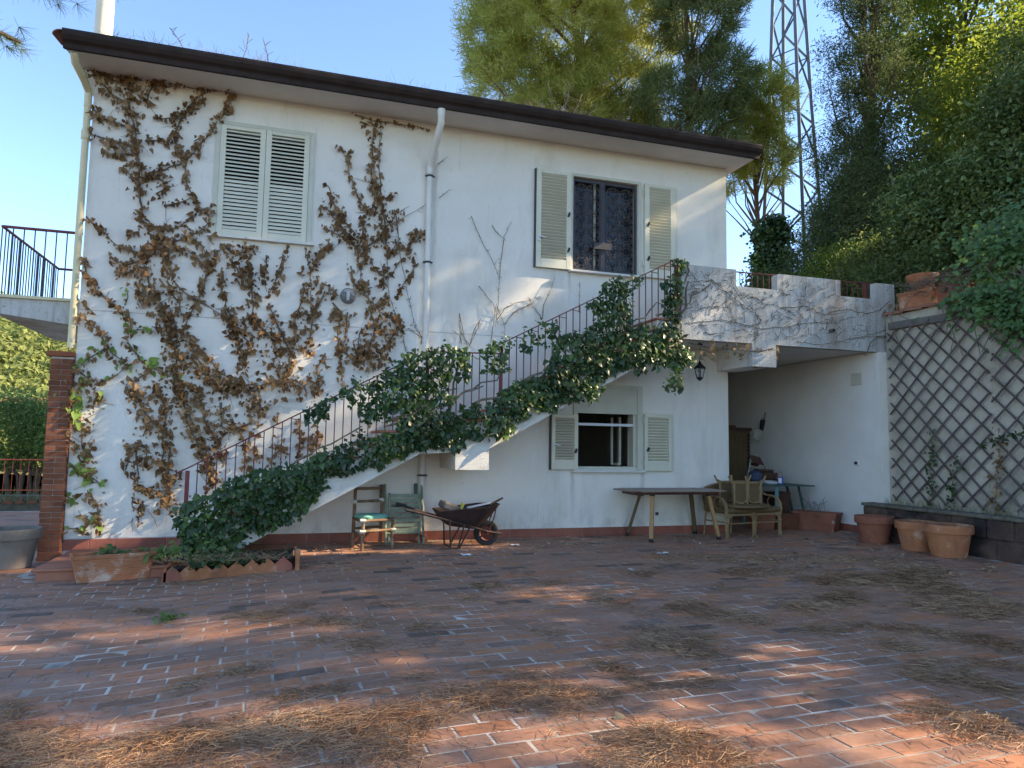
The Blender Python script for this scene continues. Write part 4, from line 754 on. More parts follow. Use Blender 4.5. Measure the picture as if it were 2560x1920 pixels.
# lower window, open
g = Geo(); g.box(6.96, 7.038, -.03, .06, 1.035, 2.395); g.box(8.082, 8.175, -.03, .06, 1.035, 2.395); g.box(7.038, 8.082, -.03, .06, 2.342, 2.395); g.box(7.04, 8.08, -.012, .05, 1.945, 2.34); g.box(7.04, 8.08, -.02, -.011, 1.93, 1.965); g.box(7.04, 8.08, .02, .09, 1.042, 1.085)
g.box(7.02, 7.04, .02, .12, 1.09, 1.93); g.box(8.03, 8.075, .02, .16, 1.09, 1.93)
wf = g.part('window', MT['frame'], house, label='open lower window with a dark room behind')
g = Geo(); g.bbox((7.58, -.02, 1.012), (1.27, .12, .036), b=.004); g.part('window_sill', MT['sill'], wf)
g = Geo(); g.box(7.042, 8.03, .03, .05, 1.735, 1.775); g.part('crossbar', MT['white_paint'], wf)
g = Geo(); g.obox((7.98, .42, 1.50), (.03, .06, .80)); g.obox((7.93, .62, 1.50), (.03, .05, .80)); g.obox((7.955, .52, 1.115), (.03, .25, .04)); g.part('sash', MT['frame'], wf)
shutter(6.585, 7.03, 1.035, 1.895, -.032, 15, ao, .062, .16, .055, .03, hooks=((6.985, 1.32),), handle=(6.615, 1.40)); g = Geo(); g.box(6.562, 6.58, -.06, -.004, 1.03, 1.90); g.box(6.59, 7.03, -.028, -.008, 1.04, 1.89); g.part('shutter_back', MT['iron'], house)
shutter(8.20, 8.70, 1.02, 1.955, -.032, 15, ao, .062, .16, .07, .03, hooks=((8.25, 1.36),)); g = Geo(); g.box(8.21, 8.745, -.028, -.008, 1.03, 1.945); g.part('shutter_back', MT['shutter'], house)
for zz in (1.12, 1.80):
    g = Geo(); g.tube([(8.188, -.05, zz), (8.188, -.05, zz + .08)], .011, 8); g.part('hinge', MT['shutter'], house)
for zz in (4.40, 5.6):
    g = Geo(); g.tube([(8.18, -.05, zz), (8.18, -.05, zz + .1)], .012, 8); g.part('hinge', MT['shutter'], house)
g = Geo(); g.bbox((8.44, -.008, .33), (.11, .016, .085), b=.004); g.box(8.41, 8.47, -.0185, -.0165, .305, .355, 1); part('socket_plate', g.mesh('socket_plate'), [MT['white_paint'], MT['dark_wood']], house)

# ================================================================== STAIRS
stairs = thing('staircase', 'ivy-covered outdoor stair with white side and red steel railing', 'staircase', (4.9, -.5, 0))
top = []; n1, r1, h1 = 10, .298, .175; n2, r2, h2 = 9, .3075, .178
X0 = 1.45; x = X0; z = 0; poly = [(X0, -.1), (2.08, -.1), (2.08, .04), (4.36, 1.27), (5.24, 1.31), (8.30, 2.985), (8.30, 3.30)]; treads = []
for k in range(n1): treads.append((X0 + k * r1, X0 + (k + 1) * r1, (k + 1) * h1))
treads.append((X0 + n1 * r1, 5.44, 1.75 + .0)); xl = 5.44
for k in range(n2): treads.append((xl + k * r2, xl + (k + 1) * r2, 1.75 + (k + 1) * h2))
st_ = []
for a, b, h in treads: st_ += [(a, h - .035), (b, h - .035)]
st_[-1] = (8.30, 3.30); poly = poly[:-1] + st_[::-1]
g = Geo(); g.prism(poly, -1.0, -.016); g.part('stringer', MT['stair'], stairs)
for a, b, h in treads:
    g = Geo(); g.bbox(((a + b) / 2 - .012, -.515, h - .0165), (b - a + .03, 1.05, .033), b=.006); g.part('tread', MT['step'], stairs)
g = Geo(); g.box(4.83, 5.30, -1.035, -.02, 1.06, 1.34); g.part('landing_beam', MT['stair'], stairs)
yr = -.965
def tread_z(x):
    for a, b, h in treads:
        if a <= x < b: return h
    return 0
railp = [(1.40, 1.00), (4.43, 2.655), (5.44, 2.675)]; rail2 = [(5.44, 2.805), (8.26, 4.30)]
def railz(x):
    if x < 4.43: return 1.0 + (x - 1.40) * (1.655 / 3.03)
    if x < 5.44: return 2.655 + (x - 4.43) * .02
    return 2.805 + (x - 5.44) * (1.495 / 2.82)
g = Geo()
for P in (railp, rail2):
    for a, b in zip(P[:-1], P[1:]):
        d = math.atan2(b[1] - a[1], b[0] - a[0]); L_ = math.hypot(b[0] - a[0], b[1] - a[1]); g.bbox(((a[0] + b[0]) / 2, yr, (a[1] + b[1]) / 2), (L_ + .02, .042, .016), (0, -d, 0), b=.004)
rail = g.part('railing', MT['red'], stairs)
for xx in (1.52, 4.43, 5.47, 8.25):
    g = Geo(); g.bbox((xx, yr, (tread_z(min(xx, 8.1)) + railz(xx)) / 2 - .02), (.045, .045, railz(xx) - tread_z(min(xx, 8.1)) - .03), b=.004); g.part('newel_post', MT['red'], rail)
xb = 1.63; k = 0
while xb < 8.2:
    if min(abs(xb - q) for q in (4.43, 5.47, 8.25)) > .05:
        zb = (tread_z(xb) - .02); g = Geo(); g.bbox((xb, yr, (zb + railz(xb) - .01) / 2), (.013, .013, railz(xb) - zb - .01), b=.002); g.part('baluster', MT['red'], rail)
        if k % 2 == 0:
            zt = railz(xb) - .008; zt2 = railz(xb + .107); g = Geo(); g.tube([(xb + .107 * (1 - math.cos(t)), yr, zt2 - .095 + .01 + (zt - zt2 + .085) * (1 - math.sin(t))) for t in np.linspace(0, math.pi / 2, 6)], .0055, 5); g.part('rail_arc', MT['red'], rail)
    xb += .107; k += 1

# ================================================================== TERRACE over the passage
ter = thing('terrace', 'raised terrace with crenellated weathered parapet over the passage', 'terrace', (10.4, 0, 3))
g = Geo(); g.prism([(8.32, 3.06), (9.585, 3.06), (9.585, 2.70), (10.03, 2.70), (10.03, 3.06), (12.45, 3.06), (12.45, 4.24), (12.07, 4.24), (12.07, 3.955), (11.32, 3.955), (11.32, 4.22), (10.10, 4.22), (10.07, 4.19), (10.07, 3.955), (9.305, 3.955), (9.305, 4.22), (8.32, 4.22)], -1.0, -.86)
g.part('parapet', MT['parapet'], ter)
g = Geo(); g.box(8.32, 9.815, -.858, -.012, 3.08, 3.34); g.box(9.83, 12.44, -.858, 6.2, 3.08, 3.34); g.part('slab', MT['plaster2'], ter)
g = Geo(); g.box(9.60, 10.02, -.858, -.004, 2.715, 3.078); g.part('beam', MT['plaster2'], ter)
g = Geo(); g.bbox((10.4, -.79, 4.255), (4.26, .03, .016), (0, -.012, 0), b=.004); tr = g.part('railing', MT['red'], ter)
for k in range(38):
    g = Geo(); xx = 8.40 + k * .112; g.bbox((xx, -.79, 3.80), (.012, .012, .90), b=.002); g.part('baluster', MT['red'], tr)
for xx in (11.36, 12.02):
    g = Geo(); g.bbox((xx, -.80, 3.80), (.035, .035, .93), b=.003); g.part('post', MT['red'], tr)
g = Geo(); g.tube([(11.09, -.88, 3.37), (11.085, -1.09, 3.352)], .030, 12); g.tube([(11.085, -1.089, 3.352), (11.0849, -1.0915, 3.352)], .024, 12, 1); part('drain_spout', g.mesh('drain_spout', True), [MT['grille'], MT['black']], ter)
# passage side wall
cw = thing('passage_wall', 'white side wall of the covered passage with a grey end pier', 'wall', (12.2, 2, 0))
g = Geo(); g.box(12.05, 12.40, -.90, 6.1, -.2, 3.075); g.box(9.83, 12.049, 5.6, 5.9, -.2, 3.075); g.part('wall', MT['plaster2'], cw)
g = Geo(); g.box(12.045, 12.42, -1.04, -.902, -.2, 3.055); g.part('pier', MT['plaster'], cw)
g = Geo(); g.box(12.043, 12.049, -.9, 5.5, -.03, .125); cb = g.part('baseboard', MT['mortar'], cw)
tm2 = Geo(); tm2.bbox((0, 0, 0), (.012, .292, .135), b=.003); tm2 = tm2.mesh('baseboard_tile'); tm2.materials.append(MT['base_tile'])
for k in range(16): part('baseboard_tile', tm2, None, cb, (12.037, -.75 + k * .2975, .06))
g = Geo(); g.bbox((12.043, -.535, 2.64), (.014, .25, .21), b=.004); g.part('junction_box_cover', MT['ivory'], cw)
g = Geo(); g.bbox((12.042, -.48, 1.19), (.016, .12, .085), b=.004); g.box(12.031, 12.0335, -.515, -.445, 1.165, 1.215, 1); part('switch_plate', g.mesh('switch_plate'), [MT['white_paint'], MT['dark_wood']], cw)

# ================================================================== RETAINING WALL, trellis, low wall
rw = thing('retaining_wall', 'rough-cast retaining wall behind the wooden trellis', 'wall', (12.4, -5, 0))
g = Geo(); g.box(12.20, 12.55, -14, -1.045, -.3, 3.66); g.part('wall', MT['roughcast'], rw)
tl = Geo(); tl.prism([(.075 * math.cos(a), .05 * math.sin(a)) for a in np.linspace(0, math.pi, 9)] + [(.06 * math.cos(a), .036 * math.sin(a)) for a in np.linspace(math.pi, 0, 9)], -.2, .2); tl = tl.mesh('coping_tile'); tl.materials.append(MT['roof'])
for k in range(14): part('coping_tile', tl, None, rw, (12.20 + random.uniform(-.01, .01), -1.25 - k * .37, 3.675), (R(3), R(-8), R(random.uniform(-3, 3))))
g = Geo(); g.bbox((12.165, -1.9, 3.46), (.04, 1.5, .12), (0.02, 0, .02), b=.006); g.part('timber_rail', MT['grey_wood'], rw)
def trellis(y0, y1, z0, z1, xo, label):
    t = thing('trellis', label, 'trellis', (12.15, (y0 + y1) / 2, z0), 'trellis panels on the retaining wall'); s = .30; hh = z1 - z0; ww = y0 - y1
    n = int((hh + ww) / s) + 2
    for sg in (1, -1):
        for k in range(-1, n):
            # line: z = z0 + k*s - sg*...  clipped to the panel
            pts = []
            c = k * s + (.07 if sg > 0 else .16)
            ya, yb = 0., ww
            f = (lambda y: c - y) if sg > 0 else (lambda y: c - ww + y)
            # clip by z in [0,hh]
            ts = [y for y in np.linspace(0, ww, 121) if -.03 <= f(y) <= hh + .03]
            if len(ts) < 4: continue
            a, b = ts[0], ts[-1]; L_ = math.hypot(b - a, f(b) - f(a))
            if L_ < .12: continue
            g = Geo(); jx = xo + (.012 if sg > 0 else -.008); ym = y0 - (a + b) / 2; zm = z0 + (f(a) + f(b)) / 2
            g.bbox((jx, ym, zm), (.016, L_, .026), (math.atan2(-(f(b) - f(a)), b - a) + random.gauss(0, .012), 0, 0), b=.003); g.part('batten', MT['batten'], t)
    return t
trellis(-1.12, -2.88, .62, 3.45, 12.155, 'weathered diamond trellis panel beside the passage pier')
trellis(-2.93, -4.9, .62, 3.45, 12.14, 'weathered diamond trellis panel furthest right, under the hanging ivy')
lw = thing('planter_wall', 'low dark stone wall with mossy cap below the trellis', 'wall', (11.7, -5, 0))
g = Geo(); yy = -1.16
g.box(11.62, 11.83, -14, -1.06, -.2, .50); g.part('core', MT['stone'], lw)
random.seed(3)
for row, (za, zb) in enumerate(((-.02, .25), (.255, .52))):
    yy = -1.05
    while yy > -6.5:
        L_ = random.uniform(.28, .62); g = Geo(); g.bbox((11.66 + random.uniform(-.012, .012), yy - L_ / 2, (za + zb) / 2), (.13, L_ - .012, zb - za - .008), (random.uniform(-.02, .02), 0, random.uniform(-.02, .02)), b=.02); g.part('stone', MT['stone'], lw); yy -= L_
g = Geo()
for k in range(30):
    g.bbox((11.715 + random.uniform(-.01, .01), -1.16 - k * .25, .545 + random.uniform(-.004, .004)), (.27 + random.uniform(-.02, .02), .256, .05), (0, random.uniform(-.02, .02), random.uniform(-.03, .03)), b=.015)
g.part('cap', MT['cap'], lw)
grid_obj('planting_strip', np.linspace(11.8, 12.22, 6), np.linspace(-14, -1.06, 40), lambda X, Y: .47 + .035 * np.sin(Y * 5 + X * 9), MT['soil'])

# ================================================================== LEFT: step, pillar, balcony, garden edge
stp = thing('doorstep', 'terracotta tiled step along the house corner behind the planter', 'step', (1, -.8, -.13))
g = Geo(); g.box(.15, 2.04, -1.53, -.008, -.3, -.035); g.part('riser', MT['step'], stp)
for i in range(4):
    for j in range(3):
        g = Geo(); g.bbox((.345 + i * .476, -1.555 + .26 + j * .518, -.0185), (.472, .514, .035), b=.012); g.part('tile', MT['step'], stp)
pil = thing('brick_pillar', 'slim red brick pillar at the house corner under the balcony', 'pillar', (-.15, -.1, -.13))
g = Geo(); g.box(-.25, -.012, -.08, .29, -.3, 2.44); g.part('core', MT['mortar'], pil)
pb = [Geo().bbox((0, 0, 0), (.245, .016, .064), b=.004).mesh('brick'), Geo().bbox((0, 0, 0), (.118, .016, .064), b=.004).mesh('brick'), Geo().bbox((0, 0, 0), (.016, .245, .064), b=.004).mesh('brick'), Geo().bbox((0, 0, 0), (.015, .075, .064), b=.004).mesh('brick')]
for q in pb: q.materials.append(MT['pillar_brick'])
for k in range(37):
    z = -.12 + k * .0695
    if k % 2: part('brick', pb[0], None, pil, (-.131, -.086, z))
    else: part('brick', pb[1], None, pil, (-.194, -.086, z)); part('brick', pb[1], None, pil, (-.068, -.086, z))
    part('brick', pb[2], None, pil, (-.257, .05 + (.06 if k % 2 else 0), z)); part('brick', pb[3], None, pil, (-.0085, -.042, z))
g = Geo(); g.bbox((-.15, .09, 2.475), (.30, .44, .07), b=.008); g.part('cap', MT['pillar_brick'], pil)
bal = thing('balcony', 'concrete balcony with thin red railing on the house left side', 'balcony', (-.5, 1.5, 3))
g = Geo(); g.prism([(-1.08, 3.22), (-1.08, 3.02), (-.05, 2.90), (-.05, 3.22)], .30, 3.0); g.part('slab', MT['parapet'], bal)
g = Geo(); g.box(-1.12, -.02, .26, 3.04, 3.222, 3.26); g.part('slab_edge', MT['cream'], bal)
g = Geo(); g.tube([(-.1, .32, 4.17), (-1.03, .32, 4.17), (-1.03, 2.75, 4.17), (-.1, 2.75, 4.17)], .02, 6); br = g.part('railing', MT['red'], bal)
for k in range(8): g = Geo(); g.tube([(-1.03 + k * .125, .32, 3.26), (-1.03 + k * .125, .32, 4.16)], .008, 5); g.part('baluster', MT['iron'], br)
for k in range(22): g = Geo(); g.tube([(-1.03, .45 + k * .108, 3.26), (-1.03, .45 + k * .108, 4.16)], .018 if k % 7 == 5 else .008, 5); g.part('baluster', MT['iron'], br)
# garden edge beyond the side terrace
ke = thing('garden_kerb', 'low grey kerb with terracotta edging at the far side terrace', 'kerb', (-4, 8.2, 0))
g = Geo(); g.box(-12, -.3, 8.0, 8.35, -.3, .12); g.part('kerb', MT['cap'], ke)
em = Geo(); em.prism([(-.11, 0), (.11, 0), (0, .11)], -.02, .02); em = em.mesh('edging_tile'); em.materials.append(MT['terracotta_dark'])
for k in range(22): part('edging_tile', em, None, ke, (-6.5 + k * .24, 7.94, -.05))
gf = thing('garden_railing', 'orange-red garden railing in front of the left shrub', 'railing', (-4, 9.8, 0))
g = Geo(); g.tube([(-12, 9.85, .86), (-.5, 9.85, .86)], .016, 6); g.tube([(-12, 9.85, .12), (-.5, 9.85, .12)], .014, 6); gfr = g.part('rails', MT['orange_red'], gf)
for k in range(60): g = Geo(); g.tube([(-11 + k * .17, 9.85, .05), (-11 + k * .17, 9.85, .86)], .006, 5); g.part('baluster', MT['orange_red'], gf)

# ================================================================== OBJECTS
random.seed(9)
# ---- bamboo chair with mint cushion
c = thing('bamboo_chair', 'weathered bamboo chair with a mint green seat cushion', 'chair', (3.8, -.6, 0))
FL, FR, BLc, BRc = Vector((3.64, -.92, 0)), Vector((4.06, -.75, 0)), Vector((3.56, -.46, 0)), Vector((3.95, -.29, 0))
def pole(p, q, r, name='leg', m='bamboo', par=c, k=6):
    g = Geo(); P = [Vector(p).lerp(Vector(q), i / k) for i in range(k + 1)]; rr = [r * (1.08 if i % 2 == 0 else .94) for i in range(k + 1)]
    g.tube(P, rr, 9); return g.part(name, MT[m], par, smooth=True)
up = lambda v, z: v + Vector((0, 0, z))
pole(FL, up(FL, .40) + Vector((.01, .01, 0)), .023); pole(FR, up(FR, .41) + Vector((-.005, .01, 0)), .023)
pole(BLc, up(BLc, .80) + Vector((.02, .02, 0)), .023); pole(BRc, up(BRc, .82) + Vector((.03, .03, 0)), .023)
for a, b, z, n in ((FL, FR, .385, 'seat_rail'), (FR, BRc, .38, 'seat_rail'), (BRc, BLc, .38, 'seat_rail'), (BLc, FL, .38, 'seat_rail'), (FL, FR, .25, 'rung'), (BLc, FL, .2, 'rung'), (BLc, BRc, .24, 'rung'), (FR, BRc, .22, 'rung'), (BLc, BRc, .60, 'back_rail'), (BLc, BRc, .775, 'back_rail')):
    pole(up(a, z), up(b, z), .019, n)
g = Geo(); mid = (FL + FR + BLc + BRc) / 4
g.bbox((mid.x, mid.y, .375), (.36, .38, .02), (0, 0, .39), b=.005); g.part('seat', MT['bamboo'], c)
g = Geo(); ca, sa = math.cos(.39), math.sin(.39)
for k in range(1):
    vs = []; n = 10
    for zz, sc in ((.392, .86), (.398, 1), (.425, 1.02), (.445, .9), (.45, .6)):
        for j in range(24):
            a = 2 * math.pi * j / 24; x = .19 * sc * math.copysign(abs(math.cos(a)) ** .45, math.cos(a)); y = .19 * sc * math.copysign(abs(math.sin(a)) ** .45, math.sin(a)); vs.append((mid.x - .02 + x * ca - y * sa, mid.y + x * sa + y * ca, zz))
    g.add(vs, [(i * 24 + j, i * 24 + (j + 1) % 24, (i + 1) * 24 + (j + 1) % 24, (i + 1) * 24 + j) for i in range(4) for j in range(24)] + [tuple(range(96, 120)), tuple(range(24))[::-1]])
g.part('cushion', MT['cushion'], c, smooth=True)
for p in (up(BLc, .6), up(BRc, .61), up(FL, .39), up(FR, .25), up(FL, .25)):
    g = Geo(); g.tube([p + Vector((-.035, -.005, 0)), p, p + Vector((.04, .0, -.005))], [.024, .027, .023], 8); g.part('binding', MT['paper'], c, smooth=True)
# ---- folded green chair
c2 = thing('folding_chair', 'peeling pale green slatted folding chair leaning on the wall', 'chair', (4.28, -.3, 0))
for xx, p0, p1 in ((4.02, (-.42, .0), (-.13, .82)), (4.55, (-.40, .0), (-.10, .81)), (4.07, (-.34, 0), (-.26, .70)), (4.49, (-.34, 0), (-.26, .70))):
    g = Geo(); d = Vector((0, p1[0] - p0[0], p1[1] - p0[1])); g.bbox((xx, (p0[0] + p1[0]) / 2, (p0[1] + p1[1]) / 2), (.03, .03, d.length), (-math.atan2(d.y, d.z), 0, 0), b=.004); g.part('leg', MT['green_paint'], c2)
for k in range(8):
    zz = .665 - k * .068; y = -.285 - .10 * (.66 - zz) ; g = Geo(); g.bbox((4.28, y, zz), (.40, .012, .046), (R(-6) + random.uniform(-.05, .05), random.uniform(-.006, .006), 0), b=.003); g.part('slat', MT['green_paint'], c2)
g = Geo(); g.bbox((4.27, -.35, .155), (.47, .02, .03), b=.003); g.part('stretcher', MT['green_paint'], c2)
g = Geo(); g.bbox((4.47, -.085, .74), (.05, .02, .17), (-.1, 0, 0), b=.004); g.bbox((3.97, -.11, .70), (.05, .02, .22), (-.1, 0, 0), b=.004); g.part('back_upright', MT['dark_green'], c2)
# ---- wheelbarrow
wb = thing('wheelbarrow', 'rusty wheelbarrow with a red-rimmed wheel, loaded with scrap', 'wheelbarrow', (5, -.75, 0))
g = Geo(); secs = []
rim = [(4.63, -1.02), (4.63, -.56), (5.30, -.44), (5.52, -.60), (5.52, -.84), (5.30, -1.06)]; rimz = [.50, .50, .555, .575, .575, .555]
bot = [(4.80, -.90), (4.80, -.68), (5.14, -.64), (5.22, -.70), (5.22, -.82), (5.14, -.88)]; botz = [.30, .30, .25, .26, .26, .25]
def ringpt(k, t, off=0): 
    a = Vector((*rim[k], rimz[k])); b = Vector((*bot[k], botz[k])); ctr = Vector((5.05, -.75, .4)); p = a.lerp(b, t); 
    if off: p += (Vector((ctr.x, ctr.y, p.z)) - p).normalized() * off
    return p + Vector((0, 0, -.03 * math.sin(math.pi * t)))
vs = []; sm_ = 4
from itertools import chain
for off, ts in ((0, (0, .33, .66, 1)), (.008, (1, .66, .33, 0))):
    for t in ts:
        for k in range(6):
            for q in range(sm_):
                p = ringpt(k, t, off).lerp(ringpt((k + 1) % 6, t, off), q / sm_); vs.append(p + Vector((0, 0, .008 if off and t == 0 else 0)))
nn = 6 * sm_
fs = [(i * nn + j, i * nn + (j + 1) % nn, (i + 1) * nn + (j + 1) % nn, (i + 1) * nn + j) for i in range(7) if i != 3 for j in range(nn)]
fs += [tuple(range(3 * nn, 4 * nn))[::-1], tuple(range(4 * nn, 5 * nn))] + [(7 * nn + j, 7 * nn + (j + 1) % nn, (j + 1) % nn, j) for j in range(nn)]
g.add(vs, fs); g.part('tray', MT['rust'], wb, smooth=True)
g = Geo(); g.tube([(*rim[k], rimz[k] + .004) for k in (0, 1, 2, 3, 4, 5, 0)], .010, 6); g.part('tray_rim', MT['rust'], wb)
for y0, y1, x0, z0 in ((-1.06, -.80, 4.18, .535), (-.58, -.64, 4.13, .575)):
    g = Geo(); g.tube([(x0, y0, z0), (4.45, y0 + .01, .47), (5.1, (y0 + y1) / 2, .285), (5.37, y1, .20), (5.57, y1, .165)], .017, 8); g.part('handle', MT['rust'], wb, smooth=True)
    g = Geo(); g.tube([(x0 - .01, y0, z0 + .004), (x0 + .13, y0 + .004, z0 - .03)], .021, 8); g.part('grip', MT['rubber'], wb, smooth=True)
for p in ([(4.78, -1.0, .40), (4.80, -1.0, .02), (4.90, -1.0, .01)], [(4.98, -1.02, .33), (4.90, -1.0, .01)], [(5.06, -1.02, .30), (4.92, -1.0, .01)], [(4.78, -.60, .42), (4.80, -.60, .02)], [(5.04, -.6, .30), (4.88, -.6, .01)], [(4.80, -1.0, .02), (4.80, -.60, .02)]):
    g = Geo(); g.tube(p, .011, 6); g.part('leg', MT['rust'], wb)
for y in (-.80, -.64): 
    g = Geo(); g.tube([(5.37, y, .175), (5.46, y, .40), (5.49, y, .56)], .009, 6); g.part('brace', MT['rust'], wb)
g = Geo(); wc = Vector((5.37, -.72, .177)); vs = []; pr = [(.105, -.035), (.13, -.045), (.165, -.04), (.177, -.02), (.177, .02), (.165, .04), (.13, .045), (.105, .035)]
for r_, y_ in pr:
    for j in range(28): a = 2 * math.pi * j / 28; vs.append((wc.x + r_ * math.cos(a), wc.y + y_, wc.z + r_ * math.sin(a)))
g.add(vs, [(i * 28 + j, i * 28 + (j + 1) % 28, ((i + 1) % 8) * 28 + (j + 1) % 28, ((i + 1) % 8) * 28 + j) for i in range(8) for j in range(28)]); wh = g.part('wheel', MT['rubber'], wb, smooth=True)
g = Geo(); vs = []; pr = [(.0, -.012), (.03, -.014), (.085, -.006), (.108, -.034), (.108, .034), (.085, .006), (.03, .014), (0.0, .012)]
for r_, y_ in pr:
    for j in range(28): a = 2 * math.pi * j / 28; vs.append((wc.x + max(r_, .001) * math.cos(a), wc.y + y_, wc.z + max(r_, .001) * math.sin(a)))
g.add(vs, [(i * 28 + j, i * 28 + (j + 1) % 28, (i + 1) * 28 + (j + 1) % 28, (i + 1) * 28 + j) for i in range(7) for j in range(28)]); g.tube([(wc.x, -.82, wc.z), (wc.x, -.62, wc.z)], .014, 8); g.part('rim', MT['rim'], wh, smooth=True)
# scrap in the barrow, each a thing of its own
s1 = Geo().bbox((4.83, -.78, .545), (.28, .22, .10), (.1, .35, .2), b=.02).part('wood_block', MT['grey_wood'], None); tag(s1, 'weathered grey wood block at the handle end of the wheelbarrow', 'wood block')
s2 = Geo().bbox((5.28, -.70, .56), (.42, .07, .012), (.1, -.16, .25), b=.003).part('plastic_strip', MT['white_paint'], None); tag(s2, 'long white strip lying in the wheelbarrow tray', 'strip')
s3 = Geo().bbox((4.98, -.86, .555), (.03, .05, .10), (.2, .3, .2), b=.006).part('plastic_scrap', MT['yellow'], None); tag(s3, 'small yellow plastic scrap in the wheelbarrow', 'scrap')
s4 = Geo().tube([(5.42, -.70, .56), (5.50, -.70, .60), (5.61, -.70, .655)], [.014, .016, .015], 8).part('stick', MT['bark'], None); tag(s4, 'brown stick poking out over the wheelbarrow wheel', 'stick')
s5 = Geo()
vs = []; 
for i in range(7):
    for j in range(13): 
        a = 2 * math.pi * j / 13; r_ = (1 - i / 6) ; vs.append((5.06 + .26 * r_ * math.cos(a), -.75 + .16 * r_ * math.sin(a), .43 + .09 * (i / 6) ** .7 + random.uniform(-.012, .012)))
s5.add(vs, [(i * 13 + j, i * 13 + (j + 1) % 13, (i + 1) * 13 + (j + 1) % 13, (i + 1) * 13 + j) for i in range(6) for j in range(13)]); s5 = s5.part('debris_heap', MT['navy'], None); tag(s5, 'dark heap of debris filling the wheelbarrow tray', 'debris')
# ---- wooden garden table
t = thing('wooden_table', 'slatted wooden garden table with splayed honey legs by the wall', 'table', (8.45, -.45, 0))
px0, px1, ty0, ty1 = 7.56, 9.22, -.93, -.10; nP = 8; wP = (ty1 - ty0) / nP
for k in range(nP):
    yc = ty0 + (k + .5) * wP; e = abs(k + .5 - nP / 2) / (nP / 2); cut = .13 * max(0, (e - .6) / .4)
    g = Geo(); g.bbox(((px0 + px1) / 2, yc, .745), (px1 - px0 - 2 * cut - .1, wP - .006, .018), b=.004); g.part('plank', MT['wood'], t)
for xx in (px0 + .05, px1 - .05):
    g = Geo(); g.bbox((xx, (ty0 + ty1) / 2, .744), (.095, ty1 - ty0 - .22, .024), b=.006); g.part('end_board', MT['wood'], t)
g = Geo(); g.box(px0 + .18, px1 - .18, ty0 + .07, ty0 + .09, .695, .733); g.box(px0 + .18, px1 - .18, ty1 - .09, ty1 - .07, .675, .733); g.box(px0 + .18, px0 + .20, ty0 + .091, ty1 - .091, .675, .733); g.box(px1 - .20, px1 - .18, ty0 + .091, ty1 - .091, .675, .733); g.part('apron', MT['dark_wood'], t)
for (fx, fy), (tx, ty) in (((7.86, -.89), (7.93, -.80)), ((9.07, -.80), (8.90, -.78)), ((7.88, -.10), (8.06, -.2)), ((9.10, -.09), (8.95, -.2))):
    a, b = Vector((tx, ty, .72)), Vector((fx, fy, .05)); d = a - b; q = d.to_track_quat('Z', 'Y').to_euler(); ctr = (a + b) / 2
    g = Geo(); g.bbox(ctr, (.062, .05, d.length), q, b=.006); lg = g.part('leg', MT['wood_leg'] if fy < -.5 else MT['old_wood'], t); f2 = Vector((fx, fy, .0)); cc = b + (b - a).normalized() * .025
    g = Geo(); g.bbox(cc, (.066, .054, .05), q, b=.005); g.part('foot_cap', MT['rubber'], lg); g = Geo(); g.bbox(a - d.normalized() * .02, (.07, .06, .06), q, b=.006); g.part('bracket', MT['rubber'], lg)
# ---- rattan settee
ang = R(9.5); sc_ = Vector((9.3, -.69, 0))
def sp(x, y, z): return (sc_.x + x * math.cos(ang) - y * math.sin(ang), sc_.y + x * math.sin(ang) + y * math.cos(ang), z)
s = thing('rattan_settee', 'old rattan two-seat settee with looped arms beside the wooden table', 'settee', (9.85, -.4, 0))
for xx in (0, .575, 1.15):
    g = Geo()
    for dx in (-.022, 0, .022): g.tube([sp(xx + dx, 0, 0), sp(xx + dx * .9, 0, .40)], .0125, 7)
    for zz in (.03, .25, .34): g.tube([sp(xx - .03, -.008, zz), sp(xx + .03, -.008, zz)], .016, 7)
    g.part('front_leg', MT['rattan'], s, smooth=True)
for xx in (0, .575, 1.15):
    g = Geo(); g.tube([sp(xx, .52, 0), sp(xx, .47, .40)], .016, 7); g.part('back_leg', MT['rattan'], s, smooth=True)
g = Geo(); g.tube([sp(0, 0, .355), sp(1.15, 0, .355)], .018, 8); g.tube([sp(0, .01, .22), sp(1.15, .01, .22)], .011, 7); g.tube([sp(0, 0, .24), sp(0, .5, .24)], .011, 7); g.tube([sp(1.15, 0, .24), sp(1.15, .5, .24)], .011, 7)
for xx in (.02, .555, .595, 1.13):
    sgn = 1 if xx in (.02, .595) else -1
    g.tube([sp(xx, -.005, .20), sp(xx + sgn * .01, -.005, .28), sp(xx + sgn * .04, -.005, .325), sp(xx + sgn * .10, -.005, .345)], .010, 7)
g.part('seat_frame', MT['rattan'], s, smooth=True)
g = Geo(); E_ = (0, 0, ang); cx = sp(.575, .25, .42); g.bbox(cx, (1.20, .56, .085), E_, b=.03); g.part('seat', MT['wicker'], s)
g = Geo(); vs = []
for i in range(13):
    u = i / 12; 
    for j in range(7):
        v = j / 6; zt = .40 + v * (.30 + .12 * math.sin(math.pi * u) ** .5); vs.append(sp(-.03 + 1.21 * u, .50 + .10 * v - .10 * (2 * u - 1) ** 2 * .6, zt))
g.add(vs, [(i * 7 + j, (i + 1) * 7 + j, (i + 1) * 7 + j + 1, i * 7 + j + 1) for i in range(12) for j in range(6)]); vb = [Vector(q) + Vector((0, .02, 0)) for q in vs]; g.add(vb, [(i * 7 + j, i * 7 + j + 1, (i + 1) * 7 + j + 1, (i + 1) * 7 + j) for i in range(12) for j in range(6)])
g.part('backrest', MT['wicker'], s, smooth=True)
g = Geo(); g.tube([vs[i * 7 + 6] for i in range(13)], .019, 8); g.part('back_rim', MT['rattan'], s, smooth=True)
